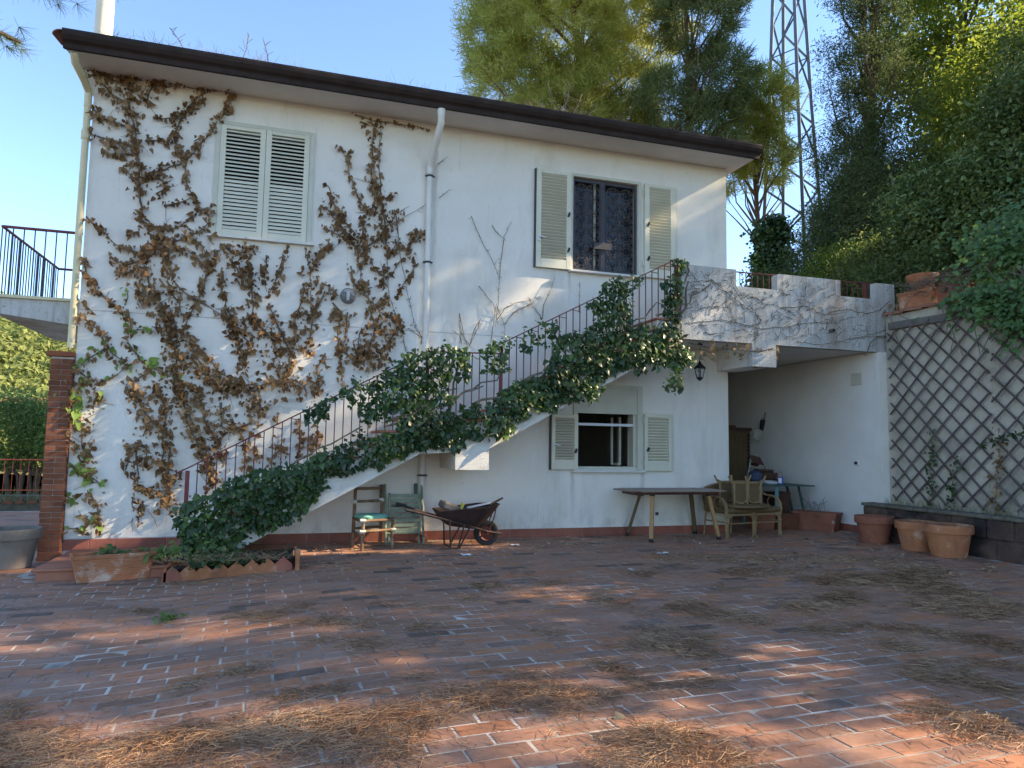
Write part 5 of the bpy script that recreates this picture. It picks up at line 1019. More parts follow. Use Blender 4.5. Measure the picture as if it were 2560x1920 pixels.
for xx in (-.02, 1.17):
    for dx in (-.016, .016):
        g = Geo(); g.tube([sp(xx + dx, .58, .74), sp(xx + dx, .46, .69), sp(xx + dx, .30, .635), sp(xx + dx, .16, .63), sp(xx + dx, .07, .60), sp(xx + dx, .01, .53), sp(xx + dx, -.01, .44), sp(xx + dx, 0, .36)], .0135, 8); g.part('arm', MT['rattan'], s, smooth=True)
    g = Geo(); g.tube([sp(xx, .17 + .10 * math.cos(a), .535 + .085 * math.sin(a)) for a in np.linspace(0, 2 * math.pi, 15)], .009, 6); g.part('arm_loop', MT['rattan'], s, smooth=True)
# ---- upturned rattan stool set on the settee
u = thing('rattan_side_table', 'upturned round rattan side table lying legs-up on the settee', 'side table', sp(.50, .22, .465))
def up_(x, y, z): return sp(.50 + x, .22 + y, .465 + z)
cu = up_(0, 0, 0); g = Geo(); g.lathe([(.0, 0), (.43, 0), (.455, .012), (.455, .04), (.43, .052), (0, .052)], cu, 36); g.part('top', MT['wicker'], u, smooth=True)
for y, x0, x1 in ((-.16, -.27, -.01), (-.16, .03, .29), (.16, -.27, -.01), (.16, .03, .29)):
    g = Geo(); g.tube([up_(x0, y, .40), up_(x0, y, .14), up_(x0 + .03, y, .085), up_(x0 + .08, y, .07), up_(x1 - .08, y, .07), up_(x1 - .03, y, .085), up_(x1, y, .14), up_(x1, y, .40)], .013, 7); g.part('loop', MT['rattan'], u, smooth=True)
    g = Geo(); a, b, c_, d_ = up_(x0 + .02, y + .004, .08), up_(x1 - .02, y + .004, .08), up_(x1 - .02, y + .004, .38), up_(x0 + .02, y + .004, .38); g.add([a, b, c_, d_], [(0, 1, 2, 3)]); o2 = Vector((0, .012, 0)); g.add([Vector(q) + o2 for q in (a, b, c_, d_)], [(3, 2, 1, 0)]); g.part('woven_panel', MT['wicker'], u)
for y in (-.16, .16):
    for x0, x1 in ((-.28, -.40), (.30, .41), (.0, -.03)):
        g = Geo(); g.tube([up_(x0, y, .05), up_(x0, y, .36), up_((x0 + x1) / 2, y, .41), up_(x1, y, .50)], .016, 7); g.part('leg', MT['rattan'], u, smooth=True)
    g = Geo(); g.tube([up_(-.37, y, .44), up_(-.22, y, .385), up_(.22, y, .385), up_(.38, y, .44)], .013, 7); g.tube([up_(-.28, y, .40), up_(.30, y, .40)], .011, 7); g.part('rail', MT['rattan'], u, smooth=True)
# ---- green folding table in the passage and what is on it
gt = thing('green_table', 'dark green folding table with a teal leg inside the passage', 'table', (11.3, .7, 0))
g = Geo(); g.bbox((11.30, .70, .755), (1.16, .72, .024), (0, .012, 0), b=.006); g.part('top', MT['dark_green'], gt)
for a, b, m in (((11.68, .55, .74), (11.90, .60, 0), 'dark_green'), ((11.70, .90, .74), (11.92, .95, 0), 'dark_green'), ((11.12, .44, .74), (11.14, .46, 0), 'teal'), ((10.9, .95, .74), (10.78, .97, 0), 'teal')):
    g = Geo(); d = Vector(a) - Vector(b); g.bbox((Vector(a) + Vector(b)) / 2, (.045 if m == 'dark_green' else .06, .03, d.length), d.to_track_quat('Z', 'Y').to_euler(), b=.004); g.part('leg', MT[m], gt)
cn = thing('paint_can', 'blue and white paint can with a bent wire handle', 'paint can', (11.28, .55, .77))
g = Geo(); g.lathe([(.055, 0), (.057, .004), (.055, .01), (.055, .125), (.058, .13), (.055, .135), (.05, .13)], (11.28, .55, .769), 24); can = g.part('can', MT['blue'], cn, smooth=True)
g = Geo(); vs = [(11.28 + .0557 * math.cos(a), .55 + .0557 * math.sin(a), z) for z in (.79, .885) for a in np.linspace(R(200), R(262), 7)]; g.add(vs, [(i, i + 1, i + 8, i + 7) for i in range(6)]); g.part('paper_label', MT['white'], cn)
g = Geo(); g.tube([(11.28 - .06, .55, .87), (11.225, .55, .93), (11.25, .55, .98), (11.31, .55, .985), (11.335, .55, .93), (11.34, .55, .87)], .006, 6); g.part('wire_handle', MT['rattan'], cn)
bw = tag(Geo().lathe([(.04, 0), (.10, .005), (.13, .03), (.135, .045), (.128, .045), (.09, .014), (0, .012)], (11.06, .52, .769), 24).part('bowl', MT['white_paint'], None, smooth=True), 'shallow white dish on the green table beside the paint can', 'dish')
ball = Geo(); vs = []; 
for i in range(11):
    p = math.pi * i / 10
    for j in range(22): 
        a = 2 * math.pi * j / 22; rr = .125 * (1 + .03 * math.sin(6 * a + 9 * p)); vs.append((10.80 + rr * math.sin(p) * math.cos(a) + 1e-4 * j, .62 + rr * math.sin(p) * math.sin(a), .893 + rr * math.cos(p)))
ball.add(vs, [(i * 22 + j, i * 22 + (j + 1) % 22, (i + 1) * 22 + (j + 1) % 22, (i + 1) * 22 + j) for i in range(10) for j in range(22)]); tag(ball.part('ball', MT['navy'], None, smooth=True), 'round dark blue woven ball on the green table', 'ball')
tag(Geo().bbox((11.12, .84, .80), (.44, .16, .06), (0, 0, .05), b=.006).part('book_stack', MT['paper'], None), 'pale stack of papers under the dark brown case', 'papers')
cs = thing('wooden_case', 'dark brown wooden case on the green table', 'case', (11.15, .85, .83))
g = Geo(); g.bbox((11.15, .85, .905), (.52, .22, .14), (0, 0.03, .05), b=.015); g.part('body', MT['dark_wood'], cs); g = Geo(); g.bbox((11.15, .85, 1.005), (.34, .20, .055), (0, .03, .05), b=.02); g.part('lid', MT['dark_wood'], cs); g = Geo(); g.tube([(11.18, .85, 1.03), (11.18, .85, 1.08)], .008, 6); g.part('knob', MT['iron'], cs)
sh = thing('tipped_tray', 'dark brown wooden tray propped up at an angle behind the case', 'tray', (11.1, .98, 1.05))
g = Geo(); g.bbox((11.09, .97, 1.20), (.30, .20, .014), (R(50), R(10), .2), b=.004); g.bbox((11.06, 1.03, 1.12), (.28, .012, .07), (R(50), R(10), .2), b=.003); g.part('board', MT['dark_wood'], sh); g = Geo(); g.bbox((10.93, .98, 1.03), (.012, .03, .34), (0, .22, 0), b=.003); g.part('prop', MT['paper'], sh)
# under the table
for (x, y, w, d, h, nm, lab, m) in ((11.35, .75, .36, .34, .62, 'storage_box', 'tall dark box standing under the green table', 'dark_wood'), (10.72, .35, .40, .26, .26, 'clay_trough', 'dark clay trough behind the middle settee leg', 'terracotta_dark'), (11.12, .20, .36, .24, .28, 'purple_trough', 'purple-brown trough behind the right settee leg', 'pillar_brick')):
    o = Geo().obox((x, y, h / 2), (w, d, h), taper=.85).part(nm, MT[m], None); tag(o, lab, 'box' if 'box' in nm else 'trough')
# wardrobe deep in the passage
wd = thing('wardrobe', 'old brown wardrobe standing at the dark back of the passage', 'wardrobe', (11.5, 2.7, 0))
g = Geo(); g.box(11.0, 12.02, 2.45, 2.95, .05, 1.78); g.part('body', MT['old_wood'], wd); g = Geo(); g.box(10.96, 12.04, 2.40, 2.97, 1.782, 1.85); g.bbox((11.5, 2.42, 1.87), (.3, .06, .05), b=.01); g.part('cornice', MT['dark_wood'], wd)
for k in range(22): g = Geo(); g.bbox((11.98, 2.43, .10 + k * .075), (.05, .035, .05), (0, .6, 0), b=.01); g.part('carved_bead', MT['dark_wood'], wd)
for a, b in ((11.04, 11.48), (11.50, 11.92)): g = Geo(); g.bbox(((a + b) / 2, 2.44, .92), (b - a, .02, 1.6), b=.008); g.part('door', MT['old_wood'], wd)
# hand lamp hanging on the passage wall
hl = thing('hanging_lamp', 'black hand lamp with a glass globe hanging on the passage wall', 'lamp', (11.98, 2.0, 1.7))
g = Geo(); g.tube([(12.03, 1.93, 2.17), (12.02, 1.96, 2.06), (12.01, 1.98, 1.99)], .005, 5); g.tube([(12.03, 1.93, 2.17), (12.02, 1.91, 2.08), (12.01, 1.95, 1.99)], .005, 5); g.part('cord', MT['black'], hl)
g = Geo(); g.tube([(12.0, 1.97, 2.0), (12.0, 1.99, 1.93), (12.0, 2.03, 1.79)], [.05, .048, .042], 10); g.part('grip', MT['black'], hl, smooth=True)
g = Geo(); g.lathe([(.001, -.115)] + [(.118 * math.sin(p), -.118 * math.cos(p)) for p in np.linspace(.15, 2.9, 12)] + [(.02, .118)], (11.93, 2.04, 1.70), 22); g.part('globe', MT['globe'], hl, smooth=True)
# lantern under the terrace
ln = thing('lantern', 'black wrought lantern hanging under the terrace slab', 'lantern', (8.90, -.58, 2.5))
def L0(z): return (8.90, -.58, z)
g = Geo(); g.lathe([(.05, 0), (.05, .012), (.02, .03)], L0(3.045), 14); g.tube([L0(3.06), (8.905, -.58, 2.95), (8.925, -.58, 2.88), (8.89, -.58, 2.83), L0(2.79)], .006, 6); g.part('chain', MT['black'], ln)
g = Geo(); g.lathe([(.012, .80 - .57), (.02, .215), (.03, .19), (.085, .14), (.108, .115), (.108, .105), (.09, .105)], L0(2.56), 6); g.part('cap', MT['black'], ln)
g = Geo()
for k in range(6):
    a = 2 * math.pi * k / 6; g.tube([(8.90 + .088 * math.cos(a), -.58 + .088 * math.sin(a), 2.665), (8.90 + .055 * math.cos(a), -.58 + .055 * math.sin(a), 2.52)], .006, 4)
g.lathe([(.005, -.09), (.03, -.07), (.058, -.045), (.058, -.03)], L0(2.56), 6); g.part('cage', MT['black'], ln)
g = Geo(); g.lathe([(.05, -.03), (.08, .10)], L0(2.56), 6); g.part('glass', MT['globe'], ln)
# bulkhead lamp among the ivy
bl = thing('wall_lamp', 'round glass bulkhead lamp on the wall among dry ivy', 'lamp', (3.41, -.06, 3.5))
g = Geo(); g.tube([(3.41, -.002, 3.50), (3.41, -.03, 3.50)], .058, 20); g.part('base', MT['grille'], bl, smooth=True); g = Geo(); g.tube([(3.41, -.13, 3.56), (3.41, -.13, 3.45)], .018, 8); g.part('bulb', MT['white_paint'], bl, smooth=True)
g = Geo(); vs = []
for i in range(7):
    p = -1.1 + (math.pi / 2 + 1.1) * i / 6
    for j in range(20): a = 2 * math.pi * j / 20; vs.append((3.41 + .118 * math.cos(p) * math.cos(a), -.13 - .118 * math.sin(p), 3.50 + .118 * math.cos(p) * math.sin(a)))
g.add(vs, [(i * 20 + j, i * 20 + (j + 1) % 20, (i + 1) * 20 + (j + 1) % 20, (i + 1) * 20 + j) for i in range(6) for j in range(20)]); g.part('glass', MT['globe'], bl, smooth=True)

# ---- pots and planters
def soil_disc(g_, c, r): g_.lathe([(r, 0), (r * .6, .02), (.01, .025)], c, 20)
def pot(name, label, x, y, r, h, m, lean=0, group=None):
    z0 = gz(x, y); p = thing(name, label, 'pot', (x, y, z0), group); g = Geo()
    g.lathe([(r * .66, 0), (r * .70, .006), (r * .90, h * .72), (r * .91, h * .74), (r, h * .75), (r * 1.01, h * .78), (r * 1.01, h * .96), (r, h), (r * .90, h), (r * .89, h * .8), (r * .88, h * .74)], (x, y, z0), 36, wob=.008); g.part('body', m, p, smooth=True)
    g = Geo(); soil_disc(g, (x, y, z0 + h * .84), r * .885); g.part('soil', MT['soil'], p); return p
pot('clay_pot', 'dark stained clay pot nearest the passage wall', 11.30, -1.60, .275, .41, MT['terracotta_dark'], group='clay pots along the low wall')
pot('clay_pot', 'orange clay pot between two other pots along the low wall', 11.30, -2.38, .285, .41, MT['terracotta'], group='clay pots along the low wall')
pot('clay_pot', 'orange clay pot furthest right, in front of the low stone wall', 11.22, -2.95, .30, .43, MT['terracotta'], group='clay pots along the low wall')
pot('large_pot', 'large grey weathered pot at the left edge beside the brick pillar', -.40, -.52, .30, .46, MT['old_clay'])
def trough(name, label, c, L_, Wd, h, rz_, m, ribs=False, taper=.84):
    p = thing(name, label, 'planter', c); x, y, z = c; g = Geo(); cs_, sn = math.cos(rz_), math.sin(rz_)
    def ring(l, w, zz): return [(x + a * cs_ - b * sn, y + a * sn + b * cs_, z + zz) for a, b in ((-l / 2, -w / 2), (l / 2, -w / 2), (l / 2, w / 2), (-l / 2, w / 2))]
    prof = [(taper, 0, 0), (taper + .005, .004, 0)]; n = 22
    if ribs: prof += [(taper + (1 - taper) * (.06 + .74 * k / n), h * (.08 + .74 * k / n), (.007 if k % 2 else 0)) for k in range(n + 1)]
    prof += [(.985, h * .85, 0), (.99, h * .86, .012), (1.0, h * .98, .016), (1.0, h, .012), (1.0, h, -.035), (.97, h * .8, -.04)]
    vs = []
    for t_, zz, o in prof: vs += ring(L_ * t_ + o, Wd * t_ + o, zz)
    k = len(prof); g.add(vs, [(i * 4 + j, i * 4 + (j + 1) % 4, (i + 1) * 4 + (j + 1) % 4, (i + 1) * 4 + j) for i in range(k - 1) for j in range(4)] + [(3, 2, 1, 0)]); g.part('body', m, p)
    g = Geo(); g.add(ring(L_ * .95, Wd * .88, h * .84), [(0, 1, 2, 3)]); g.part('soil', MT['soil'], p); return p
zl_ = gz(.9, -1.7)
trough('terracotta_planter', 'long ribbed terracotta planter in front of the step', (.88, -1.52, zl_), .80, .30, .285, R(17), MT['terracotta'], True)
trough('plastic_planter', 'terracotta-coloured planter with dry stalks against the passage wall', (11.63, .02, 0), .74, .36, .32, R(-58), MT['terracotta_dark'])
trough('relief_planter', 'orange relief planter on the wall top beside the parapet', (12.40, -1.55, 3.74), .62, .26, .27, R(-85), MT['terracotta'], False, .9)
trough('dark_planter', 'darker planter full of dead vines on the retaining wall', (12.48, -2.15, 3.74), .5, .26, .25, R(-88), MT['terracotta_dark'], False, .9)
rk = Geo(); vs = []
for i in range(7):
    p_ = math.pi * (i + .3) / 7.2
    for j in range(12): a = 2 * math.pi * j / 12; rr = .17 * (1 + .12 * math.sin(3 * a + i)); vs.append((12.75 + rr * math.sin(p_) * math.cos(a), -1.3 + rr * math.sin(p_) * math.sin(a), 3.95 + 1.1 * rr * math.cos(p_)))
rk.add(vs, [(i * 12 + j, i * 12 + (j + 1) % 12, (i + 1) * 12 + (j + 1) % 12, (i + 1) * 12 + j) for i in range(6) for j in range(12)] + [tuple(range(12))[::-1], tuple(range(72, 84))]); tag(rk.part('boulder', MT['roughcast'], None), 'pale boulder under a clay bowl above the retaining wall', 'boulder')
bo = thing('clay_bowl', 'clay bowl sitting on the pale boulder above the wall', 'bowl', (12.75, -1.3, 4.12)); g = Geo(); g.lathe([(.14, 0), (.20, .12), (.25, .19), (.25, .24), (.22, .24), (.17, .15)], (12.75, -1.3, 4.12), 26); g.part('body', MT['terracotta'], bo, smooth=True); g = Geo(); soil_disc(g, (12.75, -1.3, 4.29), .19); g.part('soil', MT['soil'], bo)
# ---- flower bed with sawtooth edging at the stair foot
fb = thing('flower_bed', 'flower bed with sawtooth terracotta edging at the stair foot', 'flower bed', (2.1, -1.6, -.1))
g = Geo()
XX, YY = np.meshgrid(np.linspace(1.46, 2.78, 18), np.linspace(-1.84, -1.02, 12)); ZZ = np.array([gz(a, b) for a, b in zip(XX.ravel(), YY.ravel())]) + .11 + .03 * np.sin(XX.ravel() * 9) * np.cos(YY.ravel() * 11)
part('soil', npmesh('soil', np.column_stack([XX.ravel(), YY.ravel(), ZZ]), np.array([(j * 18 + i, j * 18 + i + 1, (j + 1) * 18 + i + 1, (j + 1) * 18 + i) for j in range(11) for i in range(17)]), True), MT['soil'], fb)
for k in range(8):
    x = 1.53 + k * .163; y = -1.90 - .01 * k; z = gz(x, y); g = Geo(); s_ = .155
    g.prism([(x - s_ / 2 - .02, z - .02), (x + s_ / 2 + .02, z - .02), (x + s_ / 2 + .02, z + .075), (x, z + .165), (x - s_ / 2 - .02, z + .075)], y + (.012 if k % 2 else 0), y + .022 + (.012 if k % 2 else 0)); g.part('edging_tile', MT['terracotta'] if k not in (0, 7) else MT['base_tile'], fb)
for xx, ya, yb in ((1.45, -1.90, -1.06), (2.80, -1.97, -1.1)):
    g = Geo(); g.box(xx, xx + .025, ya, yb, -.15, gz(xx, -1.8) + .15); g.part('side_edging', MT['terracotta'], fb)
g = Geo(); g.bbox((2.825, -1.98, .07), (.05, .05, .26), b=.006); g.part('corner_post', MT['terracotta'], fb)
# ---- lattice pylon
py = thing('lattice_tower', 'tall grey steel lattice pylon behind the trees', 'pylon', (22.5, 13.7, 5))
PC = Vector((22.45, 13.7, 0)); pr_ = R(25)
def pw(z): return max(.35, (1.9 - (z - 14.5) * .118) / 2 * .92)
def pc(k, z):
    a = pr_ + math.pi / 4 + k * math.pi / 2; r_ = pw(z) * 1.414 * .78; return Vector((PC.x + r_ * math.cos(a), PC.y + r_ * math.sin(a), z))
for k in range(4): g = Geo(); g.tube([pc(k, 4.5), pc(k, 16), pc(k, 27)], .09, 4); g.part('leg', MT['steel'], py)
lv = [5 + i * 1.45 for i in range(16)]
for i in range(15):
    for k in range(4):
        a, b = (k, (k + 1) % 4) if i % 2 else ((k + 1) % 4, k); g = Geo(); g.tube([pc(a, lv[i]), pc(b, lv[i + 1])], .045, 4); g.part('brace', MT['steel'], py)
    if i % 3 == 0:
        for k in range(4): g = Geo(); g.tube([pc(k, lv[i]), pc((k + 1) % 4, lv[i])], .028, 4); g.part('strut', MT['steel'], py)
cb_ = Geo(); cb_.tube([(19.5, 11.0, 12.6), (20.3, 7.5, 12.75), (20.6, 4.4, 13.2), (20.7, 1.0, 13.9), (22, -8, 16)], .012, 4); tag(cb_.part('overhead_cable', MT['steel'], None), 'thin overhead cable crossing in front of the right-hand trees', 'cable')
# far house on the hill
fh = thing('far_house', 'tiny white house among trees on the far hill', 'house', (-49, 150, 3)); hx, hy = -44.5, 150.
hzz = float(hz(np.array(hx), np.array(hy))); g = Geo(); g.box(hx - 5.5, hx + 5.5, hy, hy + 6, hzz - 2, hzz + 5.2); wl = g.part('wall', MT['plaster'], fh); g = Geo(); g.prism([(hy - .5, hzz + 5.2), (hy + 3, hzz + 6.6), (hy + 6.5, hzz + 5.2)], hx - 6, hx + 6, axis='x'); g.part('roof', MT['roof'], fh)
for a in (-3.5, -.5, 2.6): g = Geo(); g.box(hx + a, hx + a + 1.1, hy - .05, hy + .1, hzz + 2.2, hzz + 3.8); g.part('window', MT['pane'], fh)

# ================================================================== VEGETATION
rng = np.random.default_rng(21); random.seed(21)
def leaf_objects(V, F, k, fk, pick, m, parent, name='leaf'):
    """picked leaves become parts of their own, the rest one joined part; V holds k verts, F holds fk faces per leaf"""
    Vn = V.reshape(-1, k, 3); n = len(Vn); base = F[:fk] - F[:fk].min(); keep = np.ones(n, bool); keep[pick] = False
    for i in pick:
        c = Vn[i].mean(0); me = npmesh(name, Vn[i] - c, base); me.materials.append(m); part(name, me, None, parent, tuple(map(float, c)))
    Vr = Vn[keep]; Fr = (base[None] + (np.arange(len(Vr)) * k)[:, None, None]).reshape(-1, F.shape[1])
    return part('foliage', npmesh('foliage', Vr.reshape(-1, 3), Fr), m, parent, kind='stuff')
# ---- dry ivy on the facade
ivy = thing('dry_ivy', 'dry brown ivy sprawling over the left half of the white facade', 'ivy', (1.6, -.05, 0))
PB, NB, SB, UB, GB = [], [], [], [], []
sg = Geo(); tw = thing('bare_ivy_twigs', 'bare ivy twigs reaching up the wall above the stair railing', 'twigs', (6, -.05, 2))
for (r, gr, pts) in IVY:
    P = np.array(pts); d = np.linalg.norm(np.diff(P, axis=0), axis=1); Ltot = d.sum(); cum = np.concatenate([[0], np.cumsum(d)])
    def on(t): return np.column_stack([np.interp(t, cum, P[:, 0]), np.interp(t, cum, P[:, 1])])
    nS = max(2, int(Ltot / .10)); tt = np.linspace(0, Ltot, nS + 1); q = on(tt) + rng.normal(size=(nS + 1, 2)) * (.009 if r else .004)
    q[0] = P[0]; q[-1] = P[-1]; q[:, 0] = np.maximum(q[:, 0], .005) if r else q[:, 0]
    r0 = min(.017, .006 + r * .075) if r else .006
    if not r: bare = Geo()
    (sg if r else bare).tube([(a, -.014 - (0 if r else random.uniform(0, .05)), b) for a, b in q], [r0 * (1 - .6 * k / nS) for k in range(nS + 1)], 5)
    if not r:
        for k in range(int(Ltot / .07)):
            c0 = on(np.array([rng.uniform(0, Ltot)]))[0]; e = c0 + rng.normal(size=2) * .03; bare.tube([(c0[0], -.016, c0[1]), (e[0], -.03, e[1])], [.003, .0015], 4)
        bare.part('twig', MT['stem'], tw); continue
    if r > .05:                                             # side tendrils following the wall
        for k in range(int(Ltot * 9)):
            t = rng.uniform(0, Ltot); c0 = on(np.array([t]))[0]; e = c0 + rng.normal(size=2) * r * .8; sg.tube([(c0[0], -.012, c0[1]), ((c0[0] + e[0]) / 2 + random.gauss(0, .01), -.02, (c0[1] + e[1]) / 2), (e[0], -.015, e[1])], [.004, .003, .002], 4)
    n = int(Ltot * (18 + r * 620)); t = rng.uniform(0, Ltot, n); q = on(t) + np.clip(rng.normal(size=(n, 2)) * r * .46, -r * 1.3, r * 1.3)
    dy = -.018 - np.abs(rng.normal(size=n)) * (.022 + r * .22)
    PB.append(np.column_stack([q[:, 0], dy, q[:, 1]])); GB.append(rng.uniform(size=n) < gr)
    SB.append(rng.gamma(7, .0082, n) * (1.0 if r > .04 else .72)); nn = np.column_stack([rng.normal(size=n) * .75, -np.ones(n) * .9, rng.normal(size=n) * .6 + .25]); NB.append(nn)
PB, NB, SB, GB = np.vstack(PB), np.vstack(NB), np.concatenate(SB), np.concatenate(GB); SB = np.clip(SB, .02, .105)
sg.part('stem', MT['stem'], ivy, kind='stuff')
UB = np.tile([0, 0, -1.], (len(PB), 1))
def build_leaves(sel, m, parent, npick, curl):
    V, F = leaves(PB[sel], NB[sel], SB[sel] * np.where(GB[sel], 1.25, 1), T_HEART, UB[sel], .6, curl); V[:, 1] = np.minimum(V[:, 1], -.004)
    return leaf_objects(V, F, 9, 8, np.argsort(-SB[sel])[:npick], m, parent)
build_leaves(~GB, MT['ivy_brown'], ivy, 240, 2.2)
o = build_leaves(GB, MT['ivy_lime'], ivy, 60, .8)
# ---- green ivy over the stairs
giv = thing('green_ivy', 'glossy green ivy cascading over the stair and railing', 'ivy', (4, -1.1, 0))
PG, NG, SG = [], [], []
for dn, poly in GREEN:
    A = polyarea(poly); n = int(A * 2700 * dn); q = sample_poly(poly, n); nzv = np.sin(q[:, 0] * 10.3 + 1.9 * np.sin(q[:, 1] * 6.1)) * np.sin(q[:, 1] * 12.7 + 1.7 * np.sin(q[:, 0] * 5.3)) + .35 * np.sin(q[:, 0] * 27 + q[:, 1] * 21)
    q = q[rng.uniform(size=n) < np.clip(.5 + 1.1 * dn - .82 + nzv * (1.35 - dn) * .9, .04, 1)]; n = len(q); ed = edge_dist(q, poly); th_ = np.clip(ed * .8, .01, .13)
    s = rng.uniform(-.55, 1, n); y = -1.02 - th_ * s - .03
    big = .06 * np.sin(q[:, 0] * 7.1 + 1.3) * np.sin(q[:, 1] * 8.3) * np.clip(ed / .15, 0, 1); y -= big
    PG.append(np.column_stack([q[:, 0] + rng.normal(size=n) * .025, y, q[:, 1] + rng.normal(size=n) * .025]))
    NG.append(np.column_stack([rng.normal(size=n) * .55, -np.ones(n) * .8, .55 + rng.normal(size=n) * .5])); SG.append(np.clip(rng.gamma(4.5, .0125, n), .02, .115))
PG, NG, SG = np.vstack(PG), np.vstack(NG), np.concatenate(SG)
V, F = leaves(PG, NG, SG, T_IVY, np.tile([0, -.3, -1.], (len(PG), 1)), .5, .9)
pick = np.argsort(-(SG - 5 * np.clip(PG[:, 1] + 1.15, 0, 1)))[:300]
leaf_objects(V, F, 7, 6, pick, MT['ivy_green'], giv)
g = Geo()
for k in range(16):                                         # woody stems along stringer and rail
    x = 1.9 + k * .40; z = railz(x) - random.uniform(.55, .95); p = []
    for j in range(8): p.append((x + j * .13 + random.gauss(0, .03), -1.03 + random.gauss(0, .035), z + j * .068 + random.gauss(0, .035)))
    g.tube(p, [random.uniform(.010, .022) * (1 - j * .07) for j in range(8)], 6)
for x in (4.75, 6.9, 7.2, 8.3, 8.35):
    p = [(x + random.gauss(0, .02) + j * .02, -1.0 + random.gauss(0, .02), railz(min(x, 8.2)) - .85 + j * .14) for j in range(7)]; g.tube(p, [.02 - j * .0015 for j in range(7)], 6)
g.part('stem', MT['stem'], giv, kind='stuff')
# ---- dead tendrils on the parapet
dt = thing('dead_ivy_tendrils', 'dead ivy tendrils clinging to the weathered parapet', 'tendrils', (10.3, -1, 3.5)); g = Geo()
PPOLY = [(8.35, 3.1), (12.42, 3.1), (12.42, 3.93), (11.34, 3.93), (11.30, 4.18), (10.13, 4.18), (10.10, 3.93), (9.29, 3.93), (9.27, 4.18), (8.35, 4.18)]
cc = sample_poly(PPOLY, 760); cc = cc[rng.uniform(size=760) < np.interp(cc[:, 0], [8.4, 10.2, 11.4, 12.4], [1, .8, .35, .2])]
for x, z in cc:
    a = rng.normal(.6, .7) if rng.uniform() < .6 else rng.uniform(0, 6.28); L_ = rng.gamma(2.2, .055); p = []; b = rng.normal() * 2.5
    for k in range(6): p.append((x, -1.0 - .005, z)); x += math.cos(a) * L_ / 5; z += math.sin(a) * L_ / 5; a += b * L_ / 5 + rng.normal() * .25
    if all(inpoly(np.array([u[0]]), np.array([u[2]]), PPOLY)[0] for u in p): g.tube(p, [random.uniform(.002, .0055) * (1 - .12 * k) for k in range(6)], 4)
for pts in ([(12.4, 3.52), (12.05, 3.38), (11.6, 3.27), (11.3, 3.20), (10.9, 3.11), (10.4, 3.13)], [(12.35, 3.95), (12.1, 3.75), (11.8, 3.7), (11.4, 3.75), (11.0, 3.62), (10.6, 3.72), (10.1, 3.66)], [(8.5, 3.5), (9.0, 3.62), (9.4, 3.85), (9.8, 3.74), (10.4, 3.62)], [(9.2, 4.1), (9.35, 3.85), (9.6, 3.6), (9.75, 3.42), (9.5, 3.3)], [(11.5, 3.25), (12.0, 3.32), (12.43, 3.36)], [(8.4, 3.3), (9.0, 3.4), (9.8, 3.3), (10.6, 3.45), (11.2, 3.5), (11.6, 3.62)], [(8.45, 3.95), (8.9, 4.0), (9.1, 3.85), (9.6, 3.55)]):
    P = np.array(pts); t = np.linspace(0, len(P) - 1, len(P) * 5); g.tube([(np.interp(u, range(len(P)), P[:, 0]) + random.gauss(0, .008), -1.007, np.interp(u, range(len(P)), P[:, 1]) + random.gauss(0, .01)) for u in t], random.uniform(.003, .0045), 5)
g.part('tendril', MT['stem'], dt, kind='stuff')
n = 46; q = np.column_stack([rng.uniform(8.7, 10.1, n), rng.uniform(-1.08, -.7, n), rng.uniform(2.75, 3.06, n)]); q2 = np.column_stack([rng.normal(12.35, .12, 14), np.full(14, -1.06), rng.uniform(3.05, 3.9, 14)])
q = np.vstack([q, q2]); b = Bag().add(leaves(q, rng.normal(size=(len(q), 3)) - [0, 1, 0], rng.uniform(.05, .11, len(q)), T_IVY, None, None, 2)); b.part('dry_leaf', MT['dry_leaf'], dt, kind='stuff')
g = Geo(); g.tube([(8.5, -.9, 3.02), (8.9, -.85, 2.97), (9.3, -.98, 2.95), (9.7, -1.03, 2.93), (9.95, -1.04, 3.0)], .009, 5); g.tube([(9.2, -.9, 2.98), (9.1, -.95, 2.75), (9.05, -.95, 2.62)], .006, 5); g.tube([(12.42, -1.05, 3.33), (12.0, -1.06, 3.30), (11.85, -1.06, 3.2), (11.75, -1.06, 2.98)], .009, 5); g.part('loose_tendril', MT['stem'], dt, kind='stuff')

